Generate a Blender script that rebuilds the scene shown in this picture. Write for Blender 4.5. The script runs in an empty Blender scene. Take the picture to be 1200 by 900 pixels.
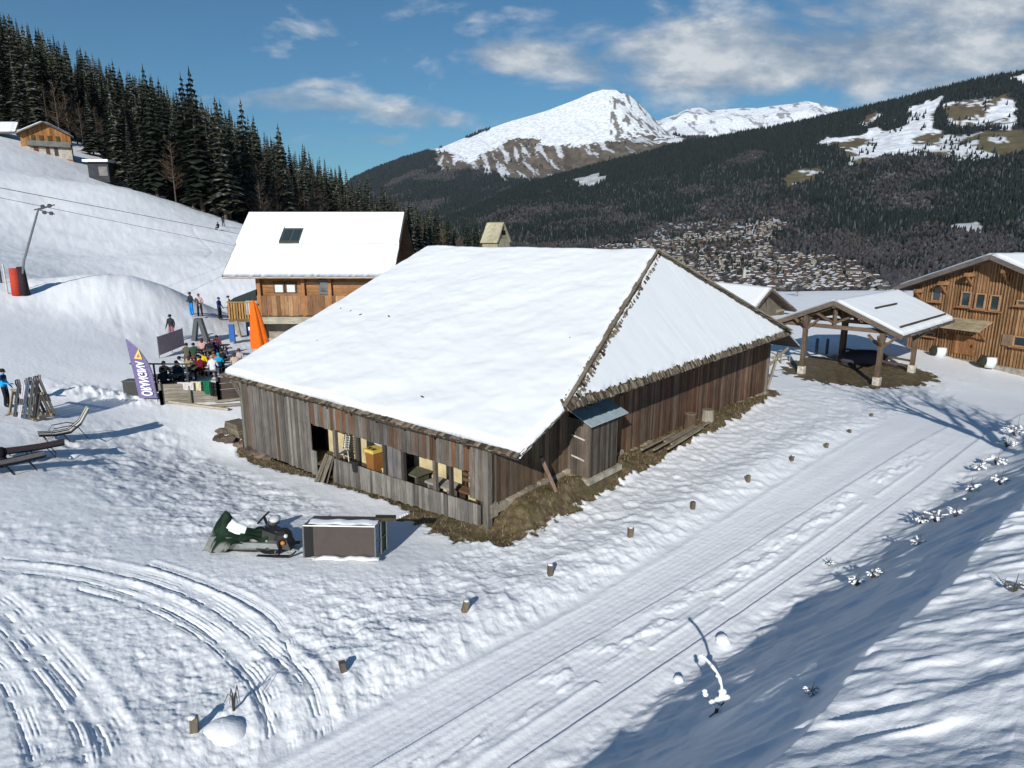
import bpy, bmesh, math, random
import numpy as np
from mathutils import Vector, Matrix
R = math.radians
PI = math.pi
random.seed(7)
rng = np.random.default_rng(11)
COL = bpy.context.scene.collection
SC = bpy.context.scene

# ------------------------------------------------------------------ camera
FPX, TH, H = 764.5, R(12.757), 8.8          # focal length in px of a 1200 px wide frame, pitch down, height
cF = np.array([0, math.cos(TH), -math.sin(TH)]); cU = np.array([0, math.sin(TH), math.cos(TH)])
def ray(px, py):
    return np.array([px-600, 0, 0])/FPX + cF - (py-450)/FPX*cU
def un(px, py, z):
    d = ray(px, py); t = (z-H)/d[2]
    return np.array([0, 0, H]) + t*d
def und(px, py, y):
    d = ray(px, py); t = y/d[1]
    return np.array([0, 0, H]) + t*d
cd = bpy.data.cameras.new('camera'); cam = bpy.data.objects.new('camera', cd); COL.objects.link(cam)
cam.location = (0, 0, H); cam.rotation_euler = (PI/2-TH, 0, 0)
cd.sensor_width = 36; cd.lens = 36*FPX/1200; cd.clip_start = .2; cd.clip_end = 60000
SC.camera = cam

# ------------------------------------------------------------------ noise
def _h(ix, iy, seed):
    n = (ix.astype(np.int64)*374761393 + iy.astype(np.int64)*668265263 + seed*974634777) & 0xffffffff
    n = ((n ^ (n >> 13))*1274126177) & 0xffffffff
    n = (n ^ (n >> 16)) & 0xffffffff
    return n/4294967295.0
def vn(x, y, seed=0):
    x = np.asarray(x, float); y = np.asarray(y, float)
    ix = np.floor(x); iy = np.floor(y); fx = x-ix; fy = y-iy
    ix = ix.astype(np.int64); iy = iy.astype(np.int64)
    fx = fx*fx*fx*(fx*(fx*6-15)+10); fy = fy*fy*fy*(fy*(fy*6-15)+10)
    a = _h(ix, iy, seed); b = _h(ix+1, iy, seed); c = _h(ix, iy+1, seed); d = _h(ix+1, iy+1, seed)
    return (a+(b-a)*fx)*(1-fy)+(c+(d-c)*fx)*fy
def fbm(x, y, seed=0, o=4, g=.5):
    s = 0; a = 1; t = 0
    for i in range(o):
        s = s + a*vn(x, y, seed+i*17); t += a; a *= g
        x, y = (x*.8-y*.6)*2.03+3.1, (x*.6+y*.8)*2.03+7.7
    return s/t
def sst(a, b, x):
    t = np.clip((x-a)/(b-a), 0, 1); return t*t*(3-2*t)

# ------------------------------------------------------------------ near terrain
_cp = []
def cz(px, py, z): p = un(px, py, z); _cp.append((p[0], p[1], z))
def cy(px, py, y): p = und(px, py, y); _cp.append((p[0], p[1], p[2]))
for a in [(567,615,0),(900,460,-.22),(290,520,-.45),(376,558,-.55),(470,590,-.32),(0,895,.55),(228,862,.2),(450,895,0),(640,890,0),(0,700,.8),(0,600,1.0),(200,640,.45),
          (400,655,.25),(130,560,.55),(8,478,1.15),(45,490,1.05),(0,440,2.0),(175,470,.6),(230,478,.35),(225,368,1.8),(264,372,1.5),(278,405,1.1),
          (20,344,4.7),(0,400,3.0),(939,436,-.6),(1027,450,-.6),(1068,434,-.65),(1115,419,-1.1),(1200,445,-1.6),(1200,470,-1.0),(1100,480,-.5),
          (966,525,0),(1040,560,0),(760,620,0),(900,600,0),(200,750,.4),(350,420,.7),(700,450,-.1),(480,400,.3)]: cz(*a)
for a in [(0,250,92),(0,200,116),(0,172,138),(100,215,130),(150,222,120),(200,248,115),(270,272,108),(200,300,78),(100,300,80),(0,320,54),
          (240,335,68),(300,300,85),(880,345,115),(1000,342,115),(1200,342,125),(500,330,75),(750,350,90)]: cy(*a)
for _u in (0, 3, 6, 9, 12, 14.8):
    for _v in (-.3, -1.6): _cp.append((-.763+_u*-.7642-(-.645*_v), 18.9+_u*.645+.7642*_v, -.10-.045*_u))
for a in [(8,4,0),(14,12,0),(22,20,0),(30,30,-.3),(-5,3,.3),(-20,3,1.2),(0,-25,2),(30,-20,2),(-40,-20,6),(50,30,-1),(70,60,-2),(90,10,0),(-60,20,8),(-90,60,17),(-45,25,4.5)]: _cp.append(a)
# forested hill on the left
for px, py, y in [(0,92,300),(100,128,310),(200,166,330),(300,212,340),(400,250,350),(490,285,360),(0,140,190),(150,185,190),(250,235,180),(-200,30,300),
                  (350,285,160),(450,290,200),(600,320,330),(800,345,330),(1100,350,300),(-300,120,130),(1500,350,300),(700,345,180),(1100,346,200)]: cy(px, py, y)
CP = np.array(_cp)
def _U(r2): return r2*np.log(r2+1e-9)*.5
_X = CP[:, :2]/50.
_K = _U(((_X[:, None]-_X[None])**2).sum(-1)); n_ = len(CP)
_A = np.zeros((n_+3, n_+3)); _A[:n_, :n_] = _K+np.eye(n_)*2e-4; _A[:n_, n_:] = np.c_[np.ones(n_), _X]; _A[n_:, :n_] = _A[:n_, n_:].T
_w = np.linalg.solve(_A, np.r_[CP[:, 2], 0, 0, 0])
def base_h(x, y):
    z = _w[n_]+_w[n_+1]*x/50+_w[n_+2]*y/50
    for i in range(n_):
        z = z+_w[i]*_U(((x/50-_X[i, 0])**2+(y/50-_X[i, 1])**2))
    return z
RA = un(650, 866, 0)[:2]; RB = un(968, 650, 0)[:2]; RC = un(1087, 562, 0)[:2]
rd = (RB-RA)/np.linalg.norm(RB-RA); rn = np.array([rd[1], -rd[0]])     # along the road, and to its right
def sd(x, y):
    s = (x-RA[0])*rd[0]+(y-RA[1])*rd[1]; d = (x-RA[0])*rn[0]+(y-RA[1])*rn[1]
    d = d-.00*s
    return s, d
def pl(pts, z=.35): return [un(a, b, z)[:2] for a, b in pts]
def dist_poly(x, y, P):
    best = np.full(x.shape, 1e9); sgn = np.zeros(x.shape)
    for a, b in zip(P[:-1], P[1:]):
        e = b-a; L = e@e
        t = np.clip(((x-a[0])*e[0]+(y-a[1])*e[1])/L, 0, 1)
        dx = x-a[0]-t*e[0]; dy = y-a[1]-t*e[1]; dd = np.hypot(dx, dy); m = dd < best
        best = np.where(m, dd, best); sgn = np.where(m, np.sign(dx*e[1]-dy*e[0]), sgn)
    return best, sgn
def smooth(P, n=6):
    P = np.array(P); out = []
    Q = np.vstack([2*P[0]-P[1], P, 2*P[-1]-P[-2]])
    for i in range(1, len(Q)-2):
        for t in np.linspace(0, 1, n, endpoint=False):
            out.append(.5*((2*Q[i])+(-Q[i-1]+Q[i+1])*t+(2*Q[i-1]-5*Q[i]+4*Q[i+1]-Q[i+2])*t*t+(-Q[i-1]+3*Q[i]-3*Q[i+1]+Q[i+2])*t**3))
    out.append(P[-1]); return out
LINE1 = pl([(430,905),(650,774),(867,650),(900,628),(1033,545),(1067,523),(1120,490)], 0)
LINE2 = pl([(600,899),(650,866),(968,650),(1087,562),(1158,503),(1200,474)], 0)
TRK = [(smooth(pl(p)), w, dp) for p, w, dp in [
    ([(-60,676),(60,672),(150,680),(230,700),(300,740),(350,780),(375,820),(380,860),(375,910)], .26, .10),
    ([(-60,686),(60,688),(140,697),(215,720),(275,757),(310,800),(322,850),(320,910)], .24, .09),
    ([(100,702),(170,715),(240,745),(285,780),(310,815),(330,850),(340,910)], .2, .07),
    ([(180,668),(250,688),(320,720),(350,770),(372,800),(385,850),(388,905)], .16, .07),
    ([(-60,700),(0,722),(40,755),(90,805),(125,850),(150,905)], .26, .12),
    ([(-60,722),(0,745),(45,790),(75,825),(100,860),(112,905)], .2, .08),
    ([(-60,770),(0,800),(30,850),(50,905)], .18, .06)]]
BU = np.array([math.cos(R(139.84)), math.sin(R(139.84))]); BV = np.array([BU[1], -BU[0]]); BO = np.array([-.763, 18.9])
BW, BL = 24.3, 14.8
def buv(x, y):
    return (x-BO[0])*BU[0]+(y-BO[1])*BU[1], (x-BO[0])*BV[0]+(y-BO[1])*BV[1]
MOUND = und(150, 318, 52)
def bare_mask(x, y):
    u, v = buv(x, y)
    n = fbm(x*2.2, y*2.2, 5, 5, .6)-.5
    w1 = np.interp(v, [-2, 0, 2, 6, 12, 16, 20, 24.6, 26], [.25, .75, 1.45, 1.35, 1.15, 1.25, 1.0, .75, .2])
    a = sst(-.16, .16, w1*(1+.3*n)+.45*n-(-u)) * sst(-1.4, -.9, v+n) * sst(26.5, 25.4, v+n)*(u < 3)
    w2 = np.interp(u, [-1, 0, 4, 9, 13, 15.5], [.6, .6, .33, .42, .8, .3])
    b = sst(-.16, .16, w2*(1+.3*n)+.5*n+v)*sst(-1.6, -1.0, u+n)*sst(16.2, 15.3, u+n)*(v < 3)
    ins = (u > -.2)*(v > -.2)*(u < BL)*(v < BW)
    # pavilion floor
    q = np.array([23.6, 46.6]); dx = x-q[0]-1.2; dy = y-q[1]+.6
    e1 = dx*.72+dy*.69; e2 = -dx*.69+dy*.72
    c = sst(-.15, .15, 1-np.sqrt((e1/6.2)**2+(e2/4.6)**2)+.5*n)
    return np.clip(np.maximum(np.maximum(a, b), np.maximum(ins*1., c)), 0, 1)
def height(x, y, detail=True):
    x = np.asarray(x, float); y = np.asarray(y, float)
    r = np.hypot(x, y)
    z = base_h(x, y)
    s, d = sd(x, y)
    # embankment on the camera side of the road
    fo = .55+.5*(fbm(s*.35, s*0+3, 9, 3)-.5)
    t = np.clip((d-fo)/3.5, 0, 1)
    hb = np.interp(s, [-30, 0, 6, 14, 22, 30, 38], [2.8, 2.8, 2.75, 2.5, 2.25, 1.3, 0])
    prof = np.where(t < 1, (t**1.25*(1-.0*t)), 1)
    prof = prof-.055*np.exp(-((t-1)/.22)**2)*1.2
    z = z+hb*prof+.31*np.clip(d-fo-3.1, 0, 7)*sst(36, 24, s)
    # snow mound on the piste
    mx = (x-MOUND[0]-.5)/7.5; my = (y-MOUND[1])/7.
    z = z+3.2*np.exp(-(mx*mx+my*my)*1.3)
    if not detail: return z
    de = np.interp(s, [-5, 3, 8, 18, 23, 35], [-2.5, -2.65, -2.95, -3.7, -4.1, -4.8])+.12*(fbm(s*1.3, s*0, 30, 3)-.5)
    road = sst(-.16, .04, d-de)*sst(.35, .1, d)*sst(37, 20, s)
    onbank = sst(.1, .9, d)*sst(38, 30, s)
    far = sst(70, 40, r)
    u, v = buv(x, y)
    # groomed road: faint corduroy, a crumbly median, two cut lines
    l1, s1 = dist_poly(x, y, LINE1); l2, s2 = dist_poly(x, y, LINE2)
    gap = np.clip(1.3*(fbm(s*.9, s*0, 31, 3)-.28), 0, 1)
    q1 = l1*s1; q2 = l2*s2
    z = z+.050*np.where(q1 > 0, np.exp(-np.maximum(q1, 0)/.5), np.clip(1+q1/.03, 0, 1))*np.minimum(1, .35+gap*2)*(l1 < 3)*sst(34, 28, s)+.055*np.where(q2 > 0, np.exp(-np.maximum(q2, 0)/.6), np.clip(1+q2/.03, 0, 1))*(l2 < 3)*sst(39, 34, s)
    med = np.exp(-((l1*s1-.55)/.32)**2)*(l1 < 1.5)*sst(26, 20, s)
    nn = fbm(s*1.6, d*4, 33, 4)
    z = z+med*.11*(np.clip(nn-.45, 0, 1)*2-.12)*1.2
    z = z+road*(.003*np.sin(d*42)+.010*(fbm(s*.6, d*6, 35, 3)-.5)+.012*(fbm(s*6, d*6, 36, 3)-.5))
    z = z+.03*np.exp(-((d-de)/.12)**2)*(.3+fbm(s*.8, d, 37, 3))*sst(30, 20, s)+.16*sst(-.05, -1.3, d-de)*sst(-2.9, -1.5, d-de)*sst(30, 22, s)+.035*np.exp(-((l1*s1-1.05)/.07)**2)*(l1 < 2)*sst(28, 18, s)*(fbm(s*.7, d, 39, 2) > .35)
    z = z-.02*np.exp(-((d-.5*de+.8)/.4)**2)*sst(34, 24, s)
    z = z+.13*np.exp(-((d-.55)/.35)**2)*(fbm(s*1.6, d*2, 38, 4)-.25)*sst(37, 30, s)
    # lumpy quilted snow between the road and the barn
    quilt = sst(-.1, -.5, d-de)*sst(.3, 1.2, -u+.3)*sst(-12, -7, v)*far
    c = vn(x*1.7+.5*y, y*1.3, 41)
    ll = (1-np.abs(2*vn(x*2.0+y*.6, y*1.5-x*.35, 42)-1))
    z = z+quilt*(.045*(ll-.5)+.095*(fbm(x*3.9, y*3.1, 43, 4)-.5))
    # sastrugi on and behind the embankment
    a1 = .12; xr = x*math.cos(a1)+y*math.sin(a1); yr = -x*math.sin(a1)+y*math.cos(a1)
    wv = fbm(xr*.55, yr*1.9, 51, 3); w2 = 1-np.sqrt((2*vn(xr*.8+wv*1.2, yr*2.3+wv, 52)-1)**2+.05)
    crest = sst(1.6, 3.6, d)
    z = z+onbank*(crest*(.13*(wv-.5)+.095*(np.clip(w2, 0, 1)**1.5-.4)+.085*(fbm(xr*1.5, yr*3.6, 54, 4)-.5))+(1-crest)*(.20*(wv-.5)+.12*(fbm(xr*1.6, yr*2.2, 53, 4)-.5)))
    # snowmobile tracks lower left
    lf = sst(-.05, -.4, d-de)*sst(.5, -1.5, x+.35*(y-10))*sst(24, 17, y)*(x > -22)
    m = (lf > 0.001)
    rough = np.zeros(x.shape)
    if m.any():
        xm = x[m]; ym = y[m]; zz = np.zeros(xm.shape)
        ch = fbm(xm*3.4, ym*3.4, 61, 5)
        zz += .085*(ch-.5)*sst(17.5, 13.5, ym+.2*xm)*sst(.36, .6, fbm(xm*.5, ym*.5, 64, 2)+.08)+.045*(fbm(xm*8, ym*8, 62, 3)-.5)*sst(17.5, 12.5, ym)
        flat = np.zeros(xm.shape); tr = np.zeros(xm.shape)
        for P, w, dp in TRK:
            dd, sg = dist_poly(xm, ym, P); q = dd*sg
            k = np.exp(-(dd/w)**4); flat = np.maximum(flat, np.exp(-(dd/(w*1.7))**2))
            tr += (-dp*.22*k+dp*.18*np.exp(-((dd-w*1.35)/(w*.4))**2)*(ch*1.9))*sst(.30, .55, fbm(xm*.7, ym*.7, 65, 2)+.12)+.010*np.cos(q*2*PI/(w*.38))*k*sst(.4, .6, ch)
            tr += -.028*np.exp(-((q-w*.5)/.03)**2)*(ch > .42)
        zz = zz*(1-.6*flat)+tr
        rough[m] = zz
    z = z+rough*lf
    # trampled, packed and skied snow
    z = z+far*(1-road)*(1-onbank)*(.020*(fbm(x*4.2, y*4.2, 71, 5, .6)-.5)+.03*(fbm(x*.8, y*.8, 72, 3)-.5))
    tramp = sst(-1.3, -2.2, v)*sst(-9, -6, v)*sst(4, 6, u)*sst(22, 16, u)
    z = z+tramp*.20*(fbm(x*2.2, y*2.2, 73, 4)-.5)
    rim = np.exp(-(((x+20.6)/2.4)**2+((y-32.2)/.9)**2))
    z = z+rim*.5*(fbm(x*3, y*3, 74, 4)-.2)
    pis = sst(-14, -20, x)*sst(38, 46, y)
    z = z+pis*(.20*(fbm(x*.25, y*.25, 75, 3)-.5)+.13*(fbm(x*1.1+y*.5, y*.6, 76, 5, .62)-.5)*sst(300, 100, r))
    for k, (a, b, c2) in enumerate([(-.5, 1, 30), (-.35, 1, 11), (-.62, 1, 46)]):
        q = (x*b-y*a*1.0)+c2+2.5*np.sin(y*.12+k)
        z = z-.05*np.exp(-(q/.22)**2)*pis*sst(150, 90, y)*(1-np.exp(-(mx*mx+my*my)*.5))
    bm = bare_mask(x, y) if np.size(x) > 1 else bare_mask(x, y)
    z = z-.09*bm+.05*bm*(fbm(x*4, y*4, 77, 3)-.5)
    # earth heaped against the side wall
    z = z+(u < 1)*sst(1.55, .5, -u)*sst(-.3, 1.3, v)*sst(25, 23, v)*np.interp(v, [0, 4, 7, 8.2, 12, 18, 24], [.62, .62, .52, .30, .30, .28, .1])*(.9+.3*fbm(x*2, y*2, 79, 3))
    z = z-.35*sst(.05, .35, u)*sst(.05, .35, v)*(u < BL+.2)*(v < BW)
    return z
def gz(x, y): return float(height(np.array([x]), np.array([y]))[0])
def G(px, py):
    """point of the snow ground seen in that direction"""
    d = ray(px, py); t = np.geomspace(5, 420, 1500)
    X = t*d[0]; Y = t*d[1]; Z = H+t*d[2]
    f = Z-height(X, Y, False); i = int(np.argmax(f < 0))
    if f[i] >= 0: i = len(t)-1
    t2 = np.linspace(t[max(i-1, 0)], t[i], 60); X = t2*d[0]; Y = t2*d[1]; f = H+t2*d[2]-height(X, Y); j = int(np.argmax(f < 0))
    return np.array([X[j], Y[j], gz(X[j], Y[j])])

# ------------------------------------------------------------------ materials
def N(nt, t, **k):
    n = nt.nodes.new(t)
    for a, v in k.items():
        if a in n.inputs and not hasattr(n, a): n.inputs[a].default_value = v
        else: setattr(n, a, v)
    return n
def mat(name, rough=.8, metal=0., spec=.3):
    m = bpy.data.materials.new(name); m.use_nodes = True; nt = m.node_tree
    b = nt.nodes['Principled BSDF']; b.inputs['Roughness'].default_value = rough; b.inputs['Metallic'].default_value = metal
    b.inputs['Specular IOR Level'].default_value = spec
    return m, nt, b
def noise(nt, vec, scale, detail=4, rough=.55, dist=0):
    n = nt.nodes.new('ShaderNodeTexNoise'); n.inputs['Scale'].default_value = scale; n.inputs['Detail'].default_value = detail
    n.inputs['Roughness'].default_value = rough; n.inputs['Distortion'].default_value = dist
    if vec is not None: nt.links.new(vec, n.inputs['Vector'])
    return n.outputs['Fac']
def ramp(nt, fac, stops):
    r = nt.nodes.new('ShaderNodeValToRGB'); nt.links.new(fac, r.inputs[0]); e = r.color_ramp.elements
    while len(e) < len(stops): e.new(.5)
    for q, (p, c) in zip(e, stops):
        q.position = p; q.color = (c, c, c, 1) if isinstance(c, (int, float)) else (*c, 1)
    return r.outputs[0]
def mixc(nt, fac, a, b, blend='MIX'):
    m = nt.nodes.new('ShaderNodeMix'); m.data_type = 'RGBA'; m.blend_type = blend
    for s, v in ((m.inputs[0], fac), (m.inputs[6], a), (m.inputs[7], b)):
        if hasattr(v, 'is_linked') or hasattr(v, 'links'): nt.links.new(v, s)
        elif isinstance(v, (int, float)): s.default_value = v if s.type == 'VALUE' else (v, v, v, 1)
        else: s.default_value = (*v, 1)
    return m.outputs[2]
def mth(nt, op, a, b=0., clamp=False):
    m = nt.nodes.new('ShaderNodeMath'); m.operation = op; m.use_clamp = clamp
    for s, v in ((m.inputs[0], a), (m.inputs[1], b)):
        if isinstance(v, (int, float)): s.default_value = v
        else: nt.links.new(v, s)
    return m.outputs[0]
def bump(nt, b, hgt, dist=.02, strength=1.):
    n = nt.nodes.new('ShaderNodeBump'); n.inputs['Distance'].default_value = dist; n.inputs['Strength'].default_value = strength
    nt.links.new(hgt, n.inputs['Height']); nt.links.new(n.outputs[0], b.inputs['Normal'])
def objco(nt, scale=(1, 1, 1)):
    tc = nt.nodes.new('ShaderNodeTexCoord'); mp = nt.nodes.new('ShaderNodeMapping'); mp.inputs['Scale'].default_value = scale
    nt.links.new(tc.outputs['Object'], mp.inputs[0]); return mp.outputs[0]
def tintn(nt):
    a = nt.nodes.new('ShaderNodeAttribute'); a.attribute_name = 'tint'; return a.outputs['Color']
M = {}
SNOW = (.82, .835, .855)
def m_snow(name, bscale=1., bstr=.36):
    m, nt, b = mat(name, .55, 0, .25)
    c = objco(nt)
    big = noise(nt, c, .35, 3)
    b.inputs['Base Color'].default_value = (*SNOW, 1)
    nt.links.new(ramp(nt, big, [(.3, (.82, .835, .855)), (.7, (.88, .888, .90))]), b.inputs['Base Color'])
    f1 = noise(nt, c, 5*bscale, 4, .65); f2 = noise(nt, c, 30*bscale, 3, .7)
    bump(nt, b, mth(nt, 'ADD', mth(nt, 'MULTIPLY', f1, 1.), mth(nt, 'MULTIPLY', f2, .35)), .05, bstr)
    return m, nt, b
# ground: snow with earth showing where the attribute says so
m, nt, b = m_snow('snow_ground')
at = nt.nodes.new('ShaderNodeAttribute'); at.attribute_name = 'bare'
c = objco(nt)
dirt = ramp(nt, noise(nt, c, 3.5, 6, .7), [(.28, (.035, .026, .018)), (.42, (.09, .065, .038)), (.55, (.13, .10, .055)), (.72, (.26, .21, .14))])
moss = ramp(nt, noise(nt, c, .9, 3), [(.5, 0.), (.66, .6)])
dirt = mixc(nt, moss, dirt, (.085, .08, .03))
sn = [l.from_socket for l in nt.links if l.to_socket == b.inputs['Base Color']][0]
nt.links.new(mixc(nt, ramp(nt, at.outputs['Fac'], [(.35, 0.), (.6, 1.)]), sn, dirt), b.inputs['Base Color'])
M['ground'] = m
M['snow'] = m_snow('fallen_snow')[0]
m, nt, b = m_snow('roof_snow', .6, .12); b.inputs['Base Color'].default_value = (.79, .805, .815, 1); [nt.links.remove(l) for l in list(nt.links) if l.to_socket == b.inputs['Base Color']]; M['roof_snow'] = m
def m_wood(name, lo=.55, hi=1.25, ax=(5, 5, .5), rough=.85, st=1.):
    m, nt, b = mat(name, rough, 0, .15)
    c = objco(nt, ax); n1 = noise(nt, c, 3, 6, .65, .6); n2 = noise(nt, objco(nt), .9, 4, .6)
    k = mth(nt, 'MULTIPLY', ramp(nt, n1, [(.3, lo), (.7, hi)]), ramp(nt, n2, [(.3, .75), (.7, 1.15)]))
    t = mixc(nt, 1., tintn(nt), k, 'MULTIPLY')
    nt.links.new(t, b.inputs['Base Color']); bump(nt, b, n1, .012, .6); return m
M['wood'] = m_wood('weathered_wood')
M['woodh'] = m_wood('wood_horizontal', ax=(.6, .6, 6))
def m_paint(name, rough=.5, metal=0., spec=.4, var=.12, sc=6):
    m, nt, b = mat(name, rough, metal, spec)
    n1 = noise(nt, objco(nt), sc, 5, .6)
    nt.links.new(mixc(nt, 1., tintn(nt), ramp(nt, n1, [(.3, 1-var), (.7, 1+var)]), 'MULTIPLY'), b.inputs['Base Color'])
    bump(nt, b, n1, .004, .3); return m
M['paint'] = m_paint('painted_surface'); M['cloth'] = m_paint('cloth', .9, 0, .1, .18, 9); M['metal'] = m_paint('worn_metal', .42, .7, .5, .2)
M['stone'] = m_paint('stone', .9, 0, .1, .45, 3); M['plaster'] = m_paint('lime_plaster', .9, 0, .1, .28, 1.6); M['skin'] = m_paint('skin', .55, 0, .3, .05)
M['shingle'] = m_paint('old_shingle', .9, 0, .1, .4, 7)
m, nt, b = mat('window_glass', .08, 0, .8); b.inputs['Base Color'].default_value = (.03, .045, .05, 1); M['glass'] = m
m, nt, b = mat('bare_ground_far', .9)
# conifer foliage: dark green, snow lying on what faces up
def m_fol(name, snowamt):
    m, nt, b = mat(name, .85, 0, .1)
    c = objco(nt); n1 = noise(nt, c, .8, 3)
    oi = nt.nodes.new('ShaderNodeObjectInfo')
    t = mixc(nt, 1., tintn(nt), ramp(nt, n1, [(.3, .6), (.7, 1.35)]), 'MULTIPLY')
    t = mixc(nt, 1., t, ramp(nt, oi.outputs['Random'], [(0, (.45, .5, .52)), (1, (1.15, .95, .72))]), 'MULTIPLY')
    sx = noise(nt, c, 1.3, 4, .7)
    k = ramp(nt, sx, [(snowamt, 0.), (snowamt+.12, 1.)])
    k = mth(nt, 'MULTIPLY', k, ramp(nt, oi.outputs['Random'], [(0, .05), (.8, .45)]))
    nt.links.new(mixc(nt, k, t, (.55, .6, .66)), b.inputs['Base Color']); return m
M['conifer'] = m_fol('conifer_foliage', .53); M['twig'] = m_fol('bare_twigs', .6)

# ------------------------------------------------------------------ mesh builder
class MB:
    def __init__(s): s.v = []; s.f = []; s.t = []; s.m = []
    def add(s, vs, fs, tint=(.5, .5, .5), mi=0):
        n = len(s.v); s.v += [tuple(float(q) for q in p) for p in vs]; s.f += [tuple(i+n for i in f) for f in fs]
        s.t += [tint]*len(vs); s.m += [mi]*len(fs); return s
    def hexa(s, c, tint=(.5, .5, .5), mi=0):           # 4 bottom corners, 4 top corners, counter-clockwise from above
        return s.add(c, [(3, 2, 1, 0), (4, 5, 6, 7), (0, 1, 5, 4), (1, 2, 6, 5), (2, 3, 7, 6), (3, 0, 4, 7)], tint, mi)
    def box(s, c, sz, ax=None, tint=(.5, .5, .5), mi=0):
        c = np.array(c, float); ax = np.eye(3) if ax is None else np.array(ax, float)
        hx, hy, hz = [ax[i]*sz[i]/2 for i in range(3)]
        return s.hexa([c-hx-hy-hz, c+hx-hy-hz, c+hx+hy-hz, c-hx+hy-hz, c-hx-hy+hz, c+hx-hy+hz, c+hx+hy+hz, c-hx+hy+hz], tint, mi)
    def bar(s, a, b, w, h, tint=(.5, .5, .5), mi=0, up=(0, 0, 1)):
        a = np.array(a, float); b = np.array(b, float); d = b-a; L = np.linalg.norm(d); d /= L
        x = np.cross(d, up); x = x/np.linalg.norm(x) if np.linalg.norm(x) > 1e-6 else np.array([1., 0, 0]); z = np.cross(x, d)
        return s.box((a+b)/2, (w, L, h), (x, d, z), tint, mi)
    def tube(s, pts, rs, n=8, tint=(.5, .5, .5), mi=0, cap=True):
        pts = [np.array(p, float) for p in pts]
        if not hasattr(rs, '__len__'): rs = [rs]*len(pts)
        vs = []; fs = []
        for i, p in enumerate(pts):
            d = pts[min(i+1, len(pts)-1)]-pts[max(i-1, 0)]; d = d/(np.linalg.norm(d)+1e-9)
            r = np.array([0, 0, 1.]) if abs(d[2]) < .9 else np.array([1., 0, 0])
            x = np.cross(d, r); x /= np.linalg.norm(x); y = np.cross(d, x)
            for k in range(n): a = 2*PI*k/n; vs.append(p+rs[i]*(math.cos(a)*x+math.sin(a)*y))
        for i in range(len(pts)-1):
            for k in range(n): fs.append((i*n+k, i*n+(k+1) % n, (i+1)*n+(k+1) % n, (i+1)*n+k))
        if cap: fs += [tuple(range(n)), tuple(range(len(vs)-1, len(vs)-n-1, -1))]
        return s.add(vs, fs, tint, mi)
    def blob(s, c, r, tint=(.5, .5, .5), mi=0, nu=8, nv=6, jit=0., seed=0):
        rr = random.Random(seed); c = np.array(c, float); r = np.array(r if hasattr(r, '__len__') else (r, r, r), float); vs = [c+r*[0, 0, -1]]; fs = []
        for j in range(1, nv):
            a = PI*j/nv-PI/2
            for i in range(nu):
                b = 2*PI*i/nu; k = 1+rr.uniform(-jit, jit)
                vs.append(c+r*k*np.array([math.cos(a)*math.cos(b), math.cos(a)*math.sin(b), math.sin(a)]))
        vs.append(c+r*[0, 0, 1]); L = len(vs)-1
        for i in range(nu):
            fs.append((0, 1+(i+1) % nu, 1+i)); fs.append((L, L-nu+i, L-nu+(i+1) % nu))
            for j in range(nv-2): o = 1+j*nu; fs.append((o+i, o+(i+1) % nu, o+nu+(i+1) % nu, o+nu+i))
        return s.add(vs, fs, tint, mi)
    def build(s, name, mats, parent=None, smooth=False):
        me = bpy.data.meshes.new(name); me.from_pydata(s.v, [], s.f); me.update()
        if not isinstance(mats, (list, tuple)): mats = [mats]
        for m in mats: me.materials.append(m)
        a = me.color_attributes.new('tint', 'FLOAT_COLOR', 'POINT')
        a.data.foreach_set('color', np.c_[np.array(s.t, float).reshape(-1, 3), np.ones(len(s.v))].ravel())
        me.polygons.foreach_set('material_index', s.m)
        if smooth: me.polygons.foreach_set('use_smooth', [True]*len(s.f))
        bm = bmesh.new(); bm.from_mesh(me); bmesh.ops.recalc_face_normals(bm, faces=bm.faces); bm.to_mesh(me); bm.free()
        o = bpy.data.objects.new(name, me); COL.objects.link(o); o.parent = parent; return o
def npmesh(name, V, Fq, m, kind=None, smooth=True, attrs=None):
    me = bpy.data.meshes.new(name); k = Fq.shape[1]
    me.vertices.add(len(V)); me.vertices.foreach_set('co', V.astype(np.float32).ravel())
    me.loops.add(Fq.size); me.loops.foreach_set('vertex_index', Fq.astype(np.int32).ravel())
    me.polygons.add(len(Fq)); me.polygons.foreach_set('loop_start', np.arange(0, Fq.size, k, dtype=np.int32))
    me.polygons.foreach_set('loop_total', np.full(len(Fq), k, np.int32))
    me.polygons.foreach_set('use_smooth', np.full(len(Fq), smooth))
    me.update(calc_edges=True); me.materials.append(m)
    for an, av in (attrs or {}).items():
        if av.ndim == 1: at = me.attributes.new(an, 'FLOAT', 'POINT'); at.data.foreach_set('value', av.astype(np.float32))
        else: at = me.color_attributes.new(an, 'FLOAT_COLOR', 'POINT'); at.data.foreach_set('color', np.c_[av, np.ones(len(av))].astype(np.float32).ravel())
    o = bpy.data.objects.new(name, me); COL.objects.link(o)
    if kind: o['kind'] = kind
    return o
def grid_faces(nr, nc, wrap=False):
    i, j = np.meshgrid(np.arange(nr-1), np.arange(nc if wrap else nc-1), indexing='ij')
    j2 = (j+1) % nc
    return np.stack([i*nc+j, i*nc+j2, (i+1)*nc+j2, (i+1)*nc+j], -1).reshape(-1, 4)
def tag(o, label, cat, group=None, kind=None):
    o['label'] = label; o['category'] = cat
    if group: o['group'] = group
    if kind: o['kind'] = kind
    return o
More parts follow.
